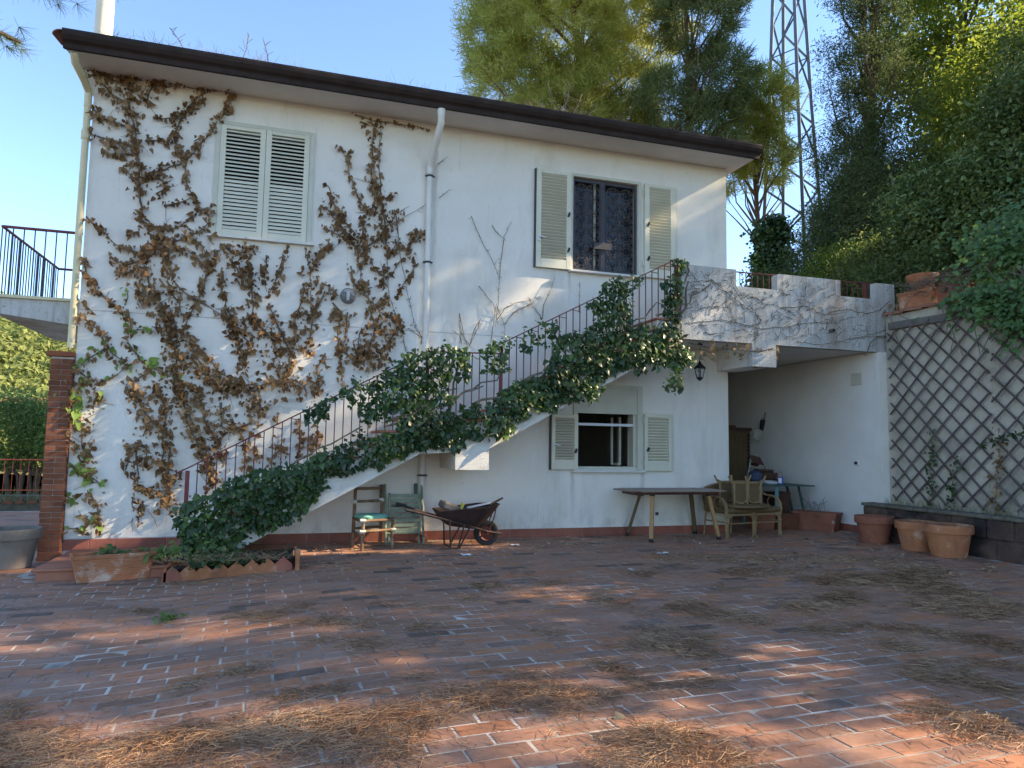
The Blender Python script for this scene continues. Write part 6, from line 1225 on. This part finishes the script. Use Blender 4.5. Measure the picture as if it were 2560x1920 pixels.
# ---- generic trees
def crown_points(blobs, n, per, spread, shell=.55):
    w = np.array([b[3] ** 2 * (b[4] if len(b) > 4 else 1) for b in blobs]); w /= w.sum(); idx = rng.choice(len(blobs), n, p=w); C_ = np.array([b[:3] for b in blobs])[idx]; Rr = np.array([b[3] for b in blobs])[idx]
    d = unit(rng.normal(size=(n, 3))); rad = Rr * rng.uniform(shell, 1.0, n) ** .6 * rng.uniform(.75, 1.12, n); cen = C_ + d * rad[:, None]
    out = unit(d * .8 + [0, 0, .25] + rng.normal(size=(n, 3)) * .2)
    P = np.repeat(cen, per, 0) + rng.normal(size=(n * per, 3)) * spread; return cen, out, P, np.repeat(out, per, 0)
def limbs(g, base, top, cens, r0, k):
    base, top = Vector(base), Vector(top); pts = [base.lerp(top, t) + Vector((random.gauss(0, .12), random.gauss(0, .12), 0)) * (t > 0) for t in np.linspace(0, 1, 7)]; g.tube(pts, [r0 * (1 - .75 * t) for t in np.linspace(0, 1, 7)], 9)
    for c_ in cens[rng.choice(len(cens), min(k, len(cens)), replace=False)]:
        c_ = Vector(c_); f = min(.95, max(.25, (c_.z - base.z) / (top.z - base.z + .01) - .18)); a = base.lerp(top, f); m_ = a.lerp(c_, .5) + Vector((random.gauss(0, .15), random.gauss(0, .15), -.15)); g.tube([a, a.lerp(m_, .6), m_, m_.lerp(c_, .6), c_], [r0 * .34 * (1 - f * .5), r0 * .25, r0 * .17, r0 * .10, r0 * .04], 6)
TG = {'pine_tree': 'pine trees around the house', 'cypress_tree': 'cypresses on the slope', 'oak_tree': 'oaks on the slope', 'shrub': 'shrubs behind the terrace'}
def tree(name, label, cat, base, top, blobs, n, per, size, mat, tpl=T_QUAD, spread=.16, r0=.16, k=26, bark='bark', group=None, needles=False, shell=.5, width=.02):
    t = thing(name, label, cat, base, group or TG.get(name)); cen, out, P, O = crown_points(blobs, n, per, spread, shell); b = Bag()
    if needles:
        cc_ = np.repeat(cen, per, 0) + rng.normal(size=(n * per, 3)) * spread * .5; dr = unit(O * .8 + rng.normal(size=(n * per, 3)) * .75); L_ = rng.uniform(.6, 1.15, n * per) * size; b.add(strips(cc_, cc_ + dr * L_[:, None], width, .01))
    else: b.add(leaves(P, O * .6 + rng.normal(size=P.shape) * .6, rng.uniform(.7, 1.25, len(P)) * size, tpl))
    b.part('crown', mat, t); g = Geo(); limbs(g, base, top, cen, r0, k); g.part('trunk', MT[bark], t, smooth=True); return t
# pines behind the house
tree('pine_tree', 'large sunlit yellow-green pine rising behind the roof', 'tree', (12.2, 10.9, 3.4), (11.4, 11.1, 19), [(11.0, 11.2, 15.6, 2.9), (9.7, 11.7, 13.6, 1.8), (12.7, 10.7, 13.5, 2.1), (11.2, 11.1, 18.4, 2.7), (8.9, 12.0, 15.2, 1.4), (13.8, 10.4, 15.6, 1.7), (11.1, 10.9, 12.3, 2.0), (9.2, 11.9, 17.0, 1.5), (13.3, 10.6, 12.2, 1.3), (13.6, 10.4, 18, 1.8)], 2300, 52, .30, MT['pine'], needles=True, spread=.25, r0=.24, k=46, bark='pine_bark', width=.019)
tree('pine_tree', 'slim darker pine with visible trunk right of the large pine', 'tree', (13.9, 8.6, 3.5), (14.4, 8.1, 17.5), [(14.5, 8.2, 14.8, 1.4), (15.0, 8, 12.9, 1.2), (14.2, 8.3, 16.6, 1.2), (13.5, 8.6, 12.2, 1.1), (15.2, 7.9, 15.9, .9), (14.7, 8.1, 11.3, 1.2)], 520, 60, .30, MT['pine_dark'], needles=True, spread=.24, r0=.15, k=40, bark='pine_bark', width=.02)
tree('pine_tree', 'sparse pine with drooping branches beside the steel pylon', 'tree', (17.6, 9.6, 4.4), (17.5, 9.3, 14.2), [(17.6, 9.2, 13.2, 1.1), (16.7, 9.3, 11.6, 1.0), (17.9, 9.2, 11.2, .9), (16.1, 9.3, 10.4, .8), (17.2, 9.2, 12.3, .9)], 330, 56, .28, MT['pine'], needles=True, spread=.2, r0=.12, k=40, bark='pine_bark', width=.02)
# conifer, oaks, laurel
cb = [(18.6 + .35 * math.sin(z * 2.3), 5.7 + .3 * math.cos(z * 3), z, max(.5, 1.75 - abs(z - 8.5) * .085), 1.2 if z < 10.5 else .6) for z in np.arange(6.6, 18.5, .7)]
tree('cypress_tree', 'tall dark cypress with a bare straight trunk right of the pylon', 'tree', (18.8, 5.9, 4.6), (18.6, 5.7, 19.5), cb, 900, 105, .12, MT['conifer'], T_NARROW, .16, .17, 90, shell=.15)
tree('cypress_tree', 'low bushy dark cypress at the foot of the tall cypress', 'tree', (17.2, 5.0, 4.4), (17.1, 5.0, 9.5), [(17.2, 5, 7.2, 1.5), (17.6, 4.8, 8.6, 1.0), (16.6, 5.4, 6.3, 1.1)], 700, 60, .11, MT['conifer'], T_NARROW, .17, .12, 24)
tree('oak_tree', 'tall backlit yellow-green oak in the top right corner', 'tree', (24.5, 7.0, 5.9), (24, 7, 16), [(24, 7, 16, 3.0), (22.6, 7.2, 13.8, 1.8), (25.5, 6, 13.5, 2.4), (23.2, 6.8, 18.6, 2.3), (23.8, 6, 11, 2.2)], 620, 80, .17, MT['oak'], T_QUAD, .30, .26, 40)
tree('oak_tree', 'low backlit yellow-green oak glimpsed between laurel and cypress', 'tree', (21.5, 3.6, 5.3), (21.3, 3.6, 11), [(21.3, 3.6, 11.2, 2.0), (20.4, 4.0, 8.2, 1.6), (22.3, 3, 8.6, 1.9), (20.6, 3.4, 9.8, 1.4)], 760, 46, .15, MT['oak'], T_QUAD, .3, .15, 24)
tree('laurel_tree', 'dense blue-green laurel filling the right side above the ivy', 'tree', (16.9, .1, 4.3), (16.8, .1, 9), [(17.3, -.4, 7.9, 1.6), (15.7, .7, 6.5, 1.15), (17.4, -.4, 6.4, 1.8), (17.4, -.5, 9.0, 1.2), (15.4, .5, 5.7, 1.1), (16.4, -.6, 5.6, 1.4), (18.0, -1.0, 7.8, 1.4)], 820, 100, .12, MT['laurel'], T_OVAL, .17, .16, 40)
tree('laurel_tree', 'broad laurel on the slope out of frame, added to shade the patio', 'tree', (15.6, -5.6, 4.2), (15.6, -5.6, 9), [(15.5, -4.6, 6.6, 1.3), (15.8, -6.6, 6.2, 1.5), (15.6, -5.6, 8.2, 1.3), (15.8, -8.0, 6.2, 1.3)], 300, 80, .13, MT['laurel'], T_OVAL, .22, .14, 24)  # unseen laurel, added to close a sunlit gap below the shade pines
# terrace shrubs
for (lab, c_, bl_, n_, m_) in (('dark leafy shrub behind the terrace parapet, left of the yellow one', (15.2, 5.6, 4.1), [(15.2, 5.6, 5.2, 1.1), (14.6, 6.2, 4.7, .8)], 520, 'shrub'), ('wide shrub with yellowing leaves behind the middle merlon', (15.9, 3.8, 4.1), [(15.9, 3.8, 5.4, 1.15), (15.0, 4.0, 4.8, .8), (16.8, 3.3, 5.8, 1.0)], 760, 'oak'), ('drooping narrow-leaved shrub under the laurel', (15.4, 2.2, 4.1), [(15.4, 2.2, 5.3, 1.0), (14.6, 2.2, 4.7, .75), (16.2, 1.6, 5.0, .9)], 700, 'shrub'), ('small dry shrub above the right end of the parapet', (14.0, .6, 3.9), [(14.0, .6, 4.5, .6), (14.5, .2, 4.7, .6)], 260, 'shrub')):
    tree('shrub', lab, 'shrub', c_, (c_[0], c_[1], c_[2] + 1.2), bl_, n_, 30, .10, MT[m_], T_OVAL, .14, .05, 26)
tree('shrub', 'dark bush and bare branches at the right house corner', 'shrub', (14.2, 9.5, 3.8), (14.3, 9.4, 8.6), [(14.3, 9.4, 5.6, 1.0), (14.0, 9.6, 6.8, .7), (14.6, 9.2, 7.9, .5)], 420, 28, .10, MT['shrub'], T_OVAL, .16, .07, 40)
tree('ivy_column', 'dark ivy-covered stump at the foot of the pylon', 'ivy', (16.8, 7.8, 4.3), (16.8, 7.8, 8.6), [(16.8, 7.8, z, .55) for z in (4.8, 5.6, 6.4, 7.2, 8.0)] + [(17.2, 7.6, 5.2, .6)], 620, 28, .12, MT['ivy_green'], T_IVY, .13, .16, 8)
tree('shrub', 'yellow-green leafy sapling in front of the ivy-covered stump', 'shrub', (15.2, 6.6, 4.0), (15.2, 6.6, 5.4), [(15.2, 6.6, 5.0, .6), (15.7, 6.3, 5.3, .45)], 260, 24, .11, MT['oak'], T_OVAL, .13, .03, 18)
# shade trees on the slope to the right, out of frame
for i, (x, y, h, lab) in enumerate(((17.4, -11.2, 12.0, 'pine on the slope between two other shade pines'), (16.6, -4.0, 15.5, 'tall pine on the slope nearest the laurel, shading the facade'), (19.0, -8.6, 14.0, 'broad pine on the slope shading the middle of the patio'), (18.5, -13.5, 12.5, 'pine on the slope shading the near patio'), (22.6, -1.5, 18.0, 'tallest pine behind the laurel'))):
    b0 = 3.6 + .2 * (x - 12.6); bl_ = [(x + random.uniform(-1.5, 1.5), y + random.uniform(-1.8, 1.8), b0 + h * f, random.uniform(1.5, 2.4)) for f in (.30, .42, .5, .6, .68, .78, .88)] + [(x - 1, y - 2.0, b0 + h * .45, 2.0), (x - .5, y + 2.2, b0 + h * .55, 2.0)]
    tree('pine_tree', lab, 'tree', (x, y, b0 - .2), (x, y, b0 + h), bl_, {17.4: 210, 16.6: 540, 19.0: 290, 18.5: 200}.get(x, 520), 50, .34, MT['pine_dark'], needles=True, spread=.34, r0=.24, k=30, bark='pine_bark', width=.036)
# overhanging pine at the left
lp = thing('pine_tree', 'pine whose needle-tipped branch hangs into the top left corner', 'tree', (-3.4, -4.6, -.2), TG['pine_tree']); b = Bag(); g = Geo()
br_ = [[(-3.4, -4.6, 6.4), (-1.9, -4.2, 6.2), (-.6, -3.8, 5.72), (.15, -3.62, 5.35), (.62, -3.55, 5.30)], [(-3.4, -4.6, 6.0), (-1.8, -3.9, 5.6), (-.8, -3.7, 5.2), (-.1, -3.6, 4.95), (.32, -3.55, 4.80)], [(-3.4, -4.6, 5.4), (-1.6, -4.0, 4.6), (-.55, -3.75, 4.25), (-.22, -3.70, 4.20)], [(-.1, -3.7, 5.5), (.3, -3.7, 5.42), (.9, -3.65, 5.50), (1.12, -3.6, 5.48)]]
g.tube([(-3.4, -4.6, -.3), (-3.5, -4.5, 3), (-3.4, -4.6, 6.5), (-3.3, -4.7, 10)], [.22, .19, .15, .05], 10)
for p in br_:
    g.tube(p, [.05 * (1 - i / len(p)) + .006 for i in range(len(p))], 6); P = np.array(p); t = rng.uniform(len(P) * .30, len(P) - 1, 42); c_ = np.column_stack([np.interp(t, range(len(P)), P[:, i]) for i in range(3)]) + rng.normal(size=(42, 3)) * [.10, .06, .045]
    cc_ = np.repeat(c_, 26, 0); dr = unit(rng.normal(size=cc_.shape) * .7 + [.55, 0, -.45]); b.add(strips(cc_, cc_ + dr * rng.uniform(.09, .16, (len(cc_), 1)), .0032, .006))
b.part('crown', MT['pine_dark'], lp); g.part('trunk', MT['pine_bark'], lp, smooth=True)
# garden shrub at the far left
ls = thing('garden_shrub', 'rounded green garden shrub with several dark stems at far left', 'shrub', (-4.4, 11.9, -.4)); bl_ = [(-4.6, 12.0, 1.6, 1.0), (-3.4, 11.9, 1.5, .9), (-5.8, 12.2, 1.5, 1.0), (-2.7, 12.3, 1.2, .7), (-4.0, 12, 2.0, .6)]
cen, out, P, O = crown_points(bl_, 900, 30, .15); Bag().add(leaves(P, O * .6 + rng.normal(size=P.shape) * .6, rng.uniform(.06, .11, len(P)), T_OVAL)).part('crown', MT['bush'], ls); g = Geo()
for k in range(9):
    x0 = -4.6 + random.uniform(-.4, .9); c_ = cen[random.randrange(len(cen))]; g.tube([(x0, 11.9, -.5), (x0 + random.uniform(-.2, .2), 11.95, .4), ((x0 + c_[0]) / 2, 12, 1.1), tuple(c_)], [.06, .05, .035, .012], 6)
g.part('trunk', MT['bark'], ls, smooth=True)
# forest on the far hill (reads as one mass)
N_ = 2600; az = rng.uniform(-.62, -.02, N_); ds = rng.uniform(112, 420, N_); fx, fy = CAM[0] + ds * np.sin(az), CAM[1] + ds * np.cos(az); fzv = hz(fx, fy)
ok = fzv > -6; fx, fy, fzv, ds = fx[ok], fy[ok], fzv[ok], ds[ok]; sz = rng.uniform(2.2, 4.6, len(fx)); pt = 70
d = unit(rng.normal(size=(len(fx), pt, 3))); d[..., 2] = np.abs(d[..., 2]); lump = 1 + .25 * np.sin(d[..., 0] * 5 + fx[:, None]) * np.sin(d[..., 1] * 6 + fy[:, None]); P = np.stack([fx, fy, fzv + sz * .35], -1)[:, None] + d * (sz[:, None] * lump * rng.uniform(.75, 1, (len(fx), pt)))[..., None]
Bag().add(leaves(P.reshape(-1, 3), d.reshape(-1, 3) + rng.normal(size=(len(fx) * pt, 3)) * .35, np.repeat(sz * .42, pt), T_QUAD)).part('forest', MT['forest'], None, kind='stuff')['label'] = 'sunlit green woodland covering the far hill'
# ---- hanging ivy and creepers on the retaining wall
hi = thing('hanging_ivy', 'light green ivy hanging over the top of the retaining wall', 'ivy', (12.2, -3.2, 3.7)); P_, N_l, S_ = [], [], []
for (y, z, ry, rz_, n) in ((-3.0, 4.25, .75, .55, 900), (-3.6, 4.6, .7, .7, 900), (-2.6, 3.85, .45, .35, 420), (-3.1, 3.55, .45, .35, 420), (-3.9, 3.9, .6, .8, 900), (-2.75, 4.5, .5, .35, 350), (-3.4, 3.25, .3, .4, 200), (-4.4, 3.4, .5, 1.0, 600)):
    a = rng.normal(size=(n, 3)) * [.16, ry * .5, rz_ * .5] + [12.15, y, z]; zz = np.where(a[:, 2] > 3.75, rng.uniform(0, .75, n), 0); a[:, 0] = np.where(a[:, 2] > 3.75, 12.2 + zz + rng.normal(size=n) * .1, 12.08 - np.abs(rng.normal(size=n)) * .1); P_.append(a); N_l.append(np.column_stack([-np.ones(n) * .7, -.3 + rng.normal(size=n) * .4, .7 + rng.normal(size=n) * .4])); S_.append(rng.uniform(.05, .11, n))
MT['ivy_mid'] = leafmat('hanging_ivy_leaf', [(0, (.05, .10, .035)), (.6, (.09, .17, .05)), (1, (.15, .25, .08))], .3, .45, .35)
P_, N_l, S_ = np.vstack(P_), np.vstack(N_l), np.concatenate(S_); V, F = leaves(P_, N_l, S_, T_IVY, np.tile([0, 0, -1.], (len(P_), 1)), .5, .8); leaf_objects(V, F, 7, 6, np.argsort(-S_)[:120], MT['ivy_mid'], hi)
g = Geo()
for k in range(26):
    y0 = rng.uniform(-4.4, -1.5); g.tube([(12.4, y0, 3.8), (12.2, y0 + rng.normal() * .2, 3.95 + rng.uniform(0, .2)), (12.1, y0 + rng.normal() * .3, 3.6), (12.08, y0 + rng.normal() * .3, 3.3 - rng.uniform(0, .6))], .006, 4)
for k in range(70):
    y0 = rng.uniform(-2.5, -1.3); p = [(12.35 + rng.normal() * .1, y0 + rng.normal() * .15 * j, 3.98 + .06 * j + rng.normal() * .08) for j in range(4)]; g.tube(p, .004, 4)
g.part('stem', MT['stem'], hi)
def creeper(label, y, z0, z1, n, m, leaf=.06):
    t = thing('creeper', label, 'creeper', (12.1, y, z0), 'creepers on the trellis'); zz = np.linspace(z0, z1, 12); p = [(12.12, y + .05 * math.sin(3 * a) + random.gauss(0, .015), a) for a in zz]; g = Geo(); g.tube(p, .006, 4); g.part('stem', MT['stem'], t)
    q = np.array(p)[rng.integers(0, 12, n)] + rng.normal(size=(n, 3)) * [.02, .05, .06]; Bag().add(leaves(q, rng.normal(size=(n, 3)) * .4 + [-1, 0, .4], rng.uniform(.6, 1.2, n) * leaf, T_IVY, np.tile([0, 0, -1.], (n, 1)), .5)).part('foliage', MT[m], t, kind='stuff')
creeper('green creeper climbing the trellis left of its twin', -1.90, .55, 1.65, 70, 'ivy_green'); creeper('shorter green creeper climbing the trellis beside its taller twin', -2.28, .55, 1.25, 55, 'ivy_green'); creeper('dry brown creeper on the right-hand trellis panel', -2.98, .55, 1.7, 60, 'ivy_brown')
bm_ = thing('branch', 'dark narrow-leaved branch crossing the right-hand trellis', 'branch', (12.0, -3.5, 1.6)); g = Geo(); p = [(11.95, -2.9 - .16 * k, 1.50 + .05 * k) for k in range(8)]; g.tube(p, .006, 5); g.part('stem', MT['stem'], bm_); q = np.repeat(np.array(p), 10, 0); Bag().add(leaves(q + rng.normal(size=q.shape) * .015, rng.normal(size=q.shape) * .5 + [-.6, -.4, .4], .085, T_OVAL, rng.normal(size=q.shape))).part('foliage', MT['ivy_green'], bm_, kind='stuff')

# ---- grasses, weeds
def grass(name, label, pts, h, n, m, w=.006, spread=.06, lean=.5):
    A = np.repeat(np.array(pts, float), n, 0); A[:, :2] += rng.normal(size=(len(A), 2)) * spread; B = A + np.column_stack([rng.normal(size=(len(A), 2)) * h * lean, rng.uniform(.4, 1.1, len(A)) * h]); o = Bag().add(strips(A, B, w, h * .06)).part(name, m, None, kind='stuff'); o['label'] = label; return o
grass('dry_grass', 'dry grass and weeds growing along the roof edge', [(x, -.62 + abs(random.gauss(0, .12)), 6.50) for x in np.concatenate([rng.uniform(.2, 2.3, 26), rng.uniform(2.3, 9.9, 42), rng.normal(6.2, .5, 14)])], .15, 9, MT['straw'], .004, .07, .55)
grass('grass', 'grass tufts in the strip above the low stone wall', [(random.uniform(11.82, 12.1), -1.2 - k * .13, .5) for k in range(30)], .16, 12, MT['grass'], .007, .05, .45)
grass('grass', 'grass tufts growing against the far garden kerb', [(-6.5 + k * .3, 7.9, 0) for k in range(16)], .3, 14, MT['grass'], .012, .1, .4)
dw = Geo()
for p0, ang_, L_ in (((4.0 + 2.55, -.5, 6.55), .2, .55), ((6.45, -.45, 6.55), -.3, .5), ((6.7, -.5, 6.55), .4, .4), ((1.15, -.5, 6.55), -.6, .35), ((1.85, -.5, 6.52), .2, .42), ((2.2, -.5, 6.52), -.2, .38)):
    tip = (p0[0] + math.sin(ang_) * L_, p0[1], p0[2] + math.cos(ang_) * L_); dw.tube([p0, ((p0[0] + tip[0]) / 2 + .02, p0[1], (p0[2] + tip[2]) / 2), tip], .005, 4)
    for k in range(6): t = .4 + .1 * k; q = Vector(p0).lerp(Vector(tip), t); dw.tube([q, q + Vector((random.uniform(-.1, .1), random.uniform(-.05, .05), random.uniform(.04, .12)))], .003, 4)
dwo = dw.part('dead_weed_stalks', MT['stem'], None, kind='stuff'); dwo['label'] = 'dead branching weed stalks standing on the roof edge'
def stalks(label, c_, n, h):
    g = Geo()
    for k in range(n): a = random.uniform(0, 6.28); d_ = random.uniform(.05, .35); p0 = Vector(c_) + Vector((random.gauss(0, .09), random.gauss(0, .07), 0)); g.tube([p0, p0 + Vector((math.cos(a) * d_ * .4, math.sin(a) * d_ * .4, h * random.uniform(.3, .7))), p0 + Vector((math.cos(a) * d_, math.sin(a) * d_, h * random.uniform(.25, 1)))], .0035, 4)
    return tag(g.part('dry_stalks', MT['stem'], None), label, 'dry plant', 'dry stalks in pots')
stalks('dry stalks in the planter against the passage wall', (11.63, .02, .28), 22, .34); stalks('few dry stalks in the rightmost clay pot', (11.22, -2.95, .36), 8, .1); stalks('few thin stalks in the middle clay pot', (11.30, -2.38, .35), 6, .18)
def herb(name, label, c_, n, r_, leaf, m, tpl=T_IVY):
    P = rng.normal(size=(n, 3)) * [r_, r_, r_ * .35] + c_; P[:, 2] = np.maximum(P[:, 2], c_[2]); o = Bag().add(leaves(P, rng.normal(size=(n, 3)) * .4 + [0, -.2, 1], rng.uniform(.6, 1.2, n) * leaf, tpl)).part(name, m, None); return (o.__setitem__('kind', 'stuff'), o.__setitem__('label', label))
herb('small_plant', 'small green plant growing in the ribbed planter', (.86, -1.52, .16), 26, .09, .085, MT['ivy_green']); herb('lobed_plant', 'lobed green plant beside the flower bed, right of the planter', (1.36, -1.40, .10), 90, .13, .10, MT['bush'])
herb('weed', 'small green weed sprouting between the paving bricks', (1.76, -3.72, gz(1.76, -3.72) + .02), 40, .05, .055, MT['bush']); herb('bed_plants', 'low green plants growing inside the flower bed', (2.0, -1.72, .06), 260, .22, .075, MT['ivy_green'])
grass('straw', 'dry straw hanging over the flower bed edging', [(1.55 + k * .06, -1.86, .08) for k in range(20)], .10, 10, MT['straw'], .005, .05, 1.2)
grass('straw', 'dry straw lying in the ribbed planter', [(.7 + k * .05, -1.52, .10) for k in range(9)], .05, 16, MT['straw'], .004, .06, 2.2)

# ---- fallen pine needles and litter
b = Bag()
for dn, poly in NEEDLE:
    A = polyarea(poly); cx, cy = np.mean(poly, 0); dist = math.hypot(cx - CAM[0], cy - CAM[1]); dens = dn * np.interp(dist, [3, 5, 9], [17000, 11000, 5000]); n = int(A * dens); n = min(n, 60000)
    if n < 8: continue
    q = sample_poly(poly, n); ed = edge_dist(q, poly); q = q + rng.normal(size=q.shape) * np.where(rng.uniform(size=(n, 1)) < .25, .20, .05)
    nz = .5 + .5 * np.sin(q[:, 0] * 9 + 1.7 * np.sin(q[:, 1] * 7)) * np.sin(q[:, 1] * 11 + 1.3 * np.sin(q[:, 0] * 5)); kp = (rng.uniform(size=n) < .30 + .7 * nz); q, ed, nz = q[kp], ed[kp], nz[kp]
    hmax = np.clip(ed * .35, .0, .045 * dn ** 2.0) * (.25 + .95 * nz) + .004; z = gza(q[:, 0], q[:, 1]) + rng.uniform(.05, 1, len(q)) * hmax
    a = rng.normal(1.9 + .6 * math.sin(cx * 3), .95, len(q)) if rng.uniform() < 2 else None; L_ = rng.uniform(.05, .12, len(q)); dv = np.column_stack([np.cos(a), np.sin(a) * .9, rng.normal(size=len(q)) * .10]) * L_[:, None]
    Aq = np.column_stack([q, z]) - dv / 2; Bq = Aq + dv; fl = gza(q[:, 0], q[:, 1]) + .002; Aq[:, 2] = np.maximum(Aq[:, 2], fl); Bq[:, 2] = np.maximum(Bq[:, 2], fl)
    b.add(strips(Aq, Bq, np.interp(dist, [3, 9], [.0026, .0046]), .004))
n = 12000; q = np.column_stack([rng.uniform(-1.5, 11.4, n), rng.uniform(-8.2, -.1, n)]); a = rng.uniform(0, 6.28, n); dv = np.column_stack([np.cos(a), np.sin(a), np.zeros(n)]) * rng.uniform(.04, .11, (n, 1)); A_ = np.column_stack([q, gza(q[:, 0], q[:, 1]) + .003]); b.add(strips(A_, A_ + dv, .003, .002))
o = b.part('pine_needles', MT['needle'], None, kind='stuff'); o['label'] = 'drifts of fallen brown pine needles on the brick patio'
# dry leaves and white flakes
def litter(name, label, regs, m, s0, s1, tpl=T_IVY):
    P = []
    for (x0, x1, y0, y1, n) in regs: P.append(np.column_stack([rng.uniform(x0, x1, n), rng.uniform(y0, y1, n)]))
    P = np.vstack(P); z = gza(P[:, 0], P[:, 1]) + rng.uniform(.006, .022, len(P)); o = Bag().add(leaves(np.column_stack([P, z]), rng.normal(size=(len(P), 3)) * .22 + [0, 0, 1], rng.uniform(s0, s1, len(P)), tpl, None, None, 1.2)).part(name, m, None, kind='stuff'); o['label'] = label
litter('dry_leaves', 'dry curled leaves scattered on the patio at the right', [(8, 11.3, -4.6, -2.6, 150), (8, 11.3, -3, -.6, 110), (3, 9, -1.2, -.1, 90), (2, 10, -7, -1.5, 40)], MT['dry_leaf'], .03, .075)
litter('paint_flakes', 'white paint flakes and grit scattered near the house wall', [(5.2, 6.6, -1.5, -.2, 60), (3, 9, -1.8, -.1, 120), (7, 11, -3, -.5, 70), (2, 9, -5, -1.5, 30)], MT['white'], .008, .03, T_QUAD)
for (x, y, s_, lab) in ((4.87, -1.55, .085, 'white paper scrap on the bricks in front of the wheelbarrow'), (5.75, -.85, .09, 'crumpled white scrap right of the wheelbarrow wheel'), (7.45, -1.95, .10, 'white paper scrap on the patio in front of the wooden table')):
    g = Geo(); vs = [(x + s_ * (i / 5 - .5) * 1.3 + random.uniform(-.008, .008), y + s_ * (j / 4 - .5) + random.uniform(-.008, .008), .006 + random.uniform(.0, .022)) for j in range(5) for i in range(6)]; g.add(vs, [(j * 6 + i, j * 6 + i + 1, (j + 1) * 6 + i + 1, (j + 1) * 6 + i) for j in range(4) for i in range(5)]); tag(g.part('paper_scrap', MT['white'], None), lab, 'litter', 'white scraps on the patio')
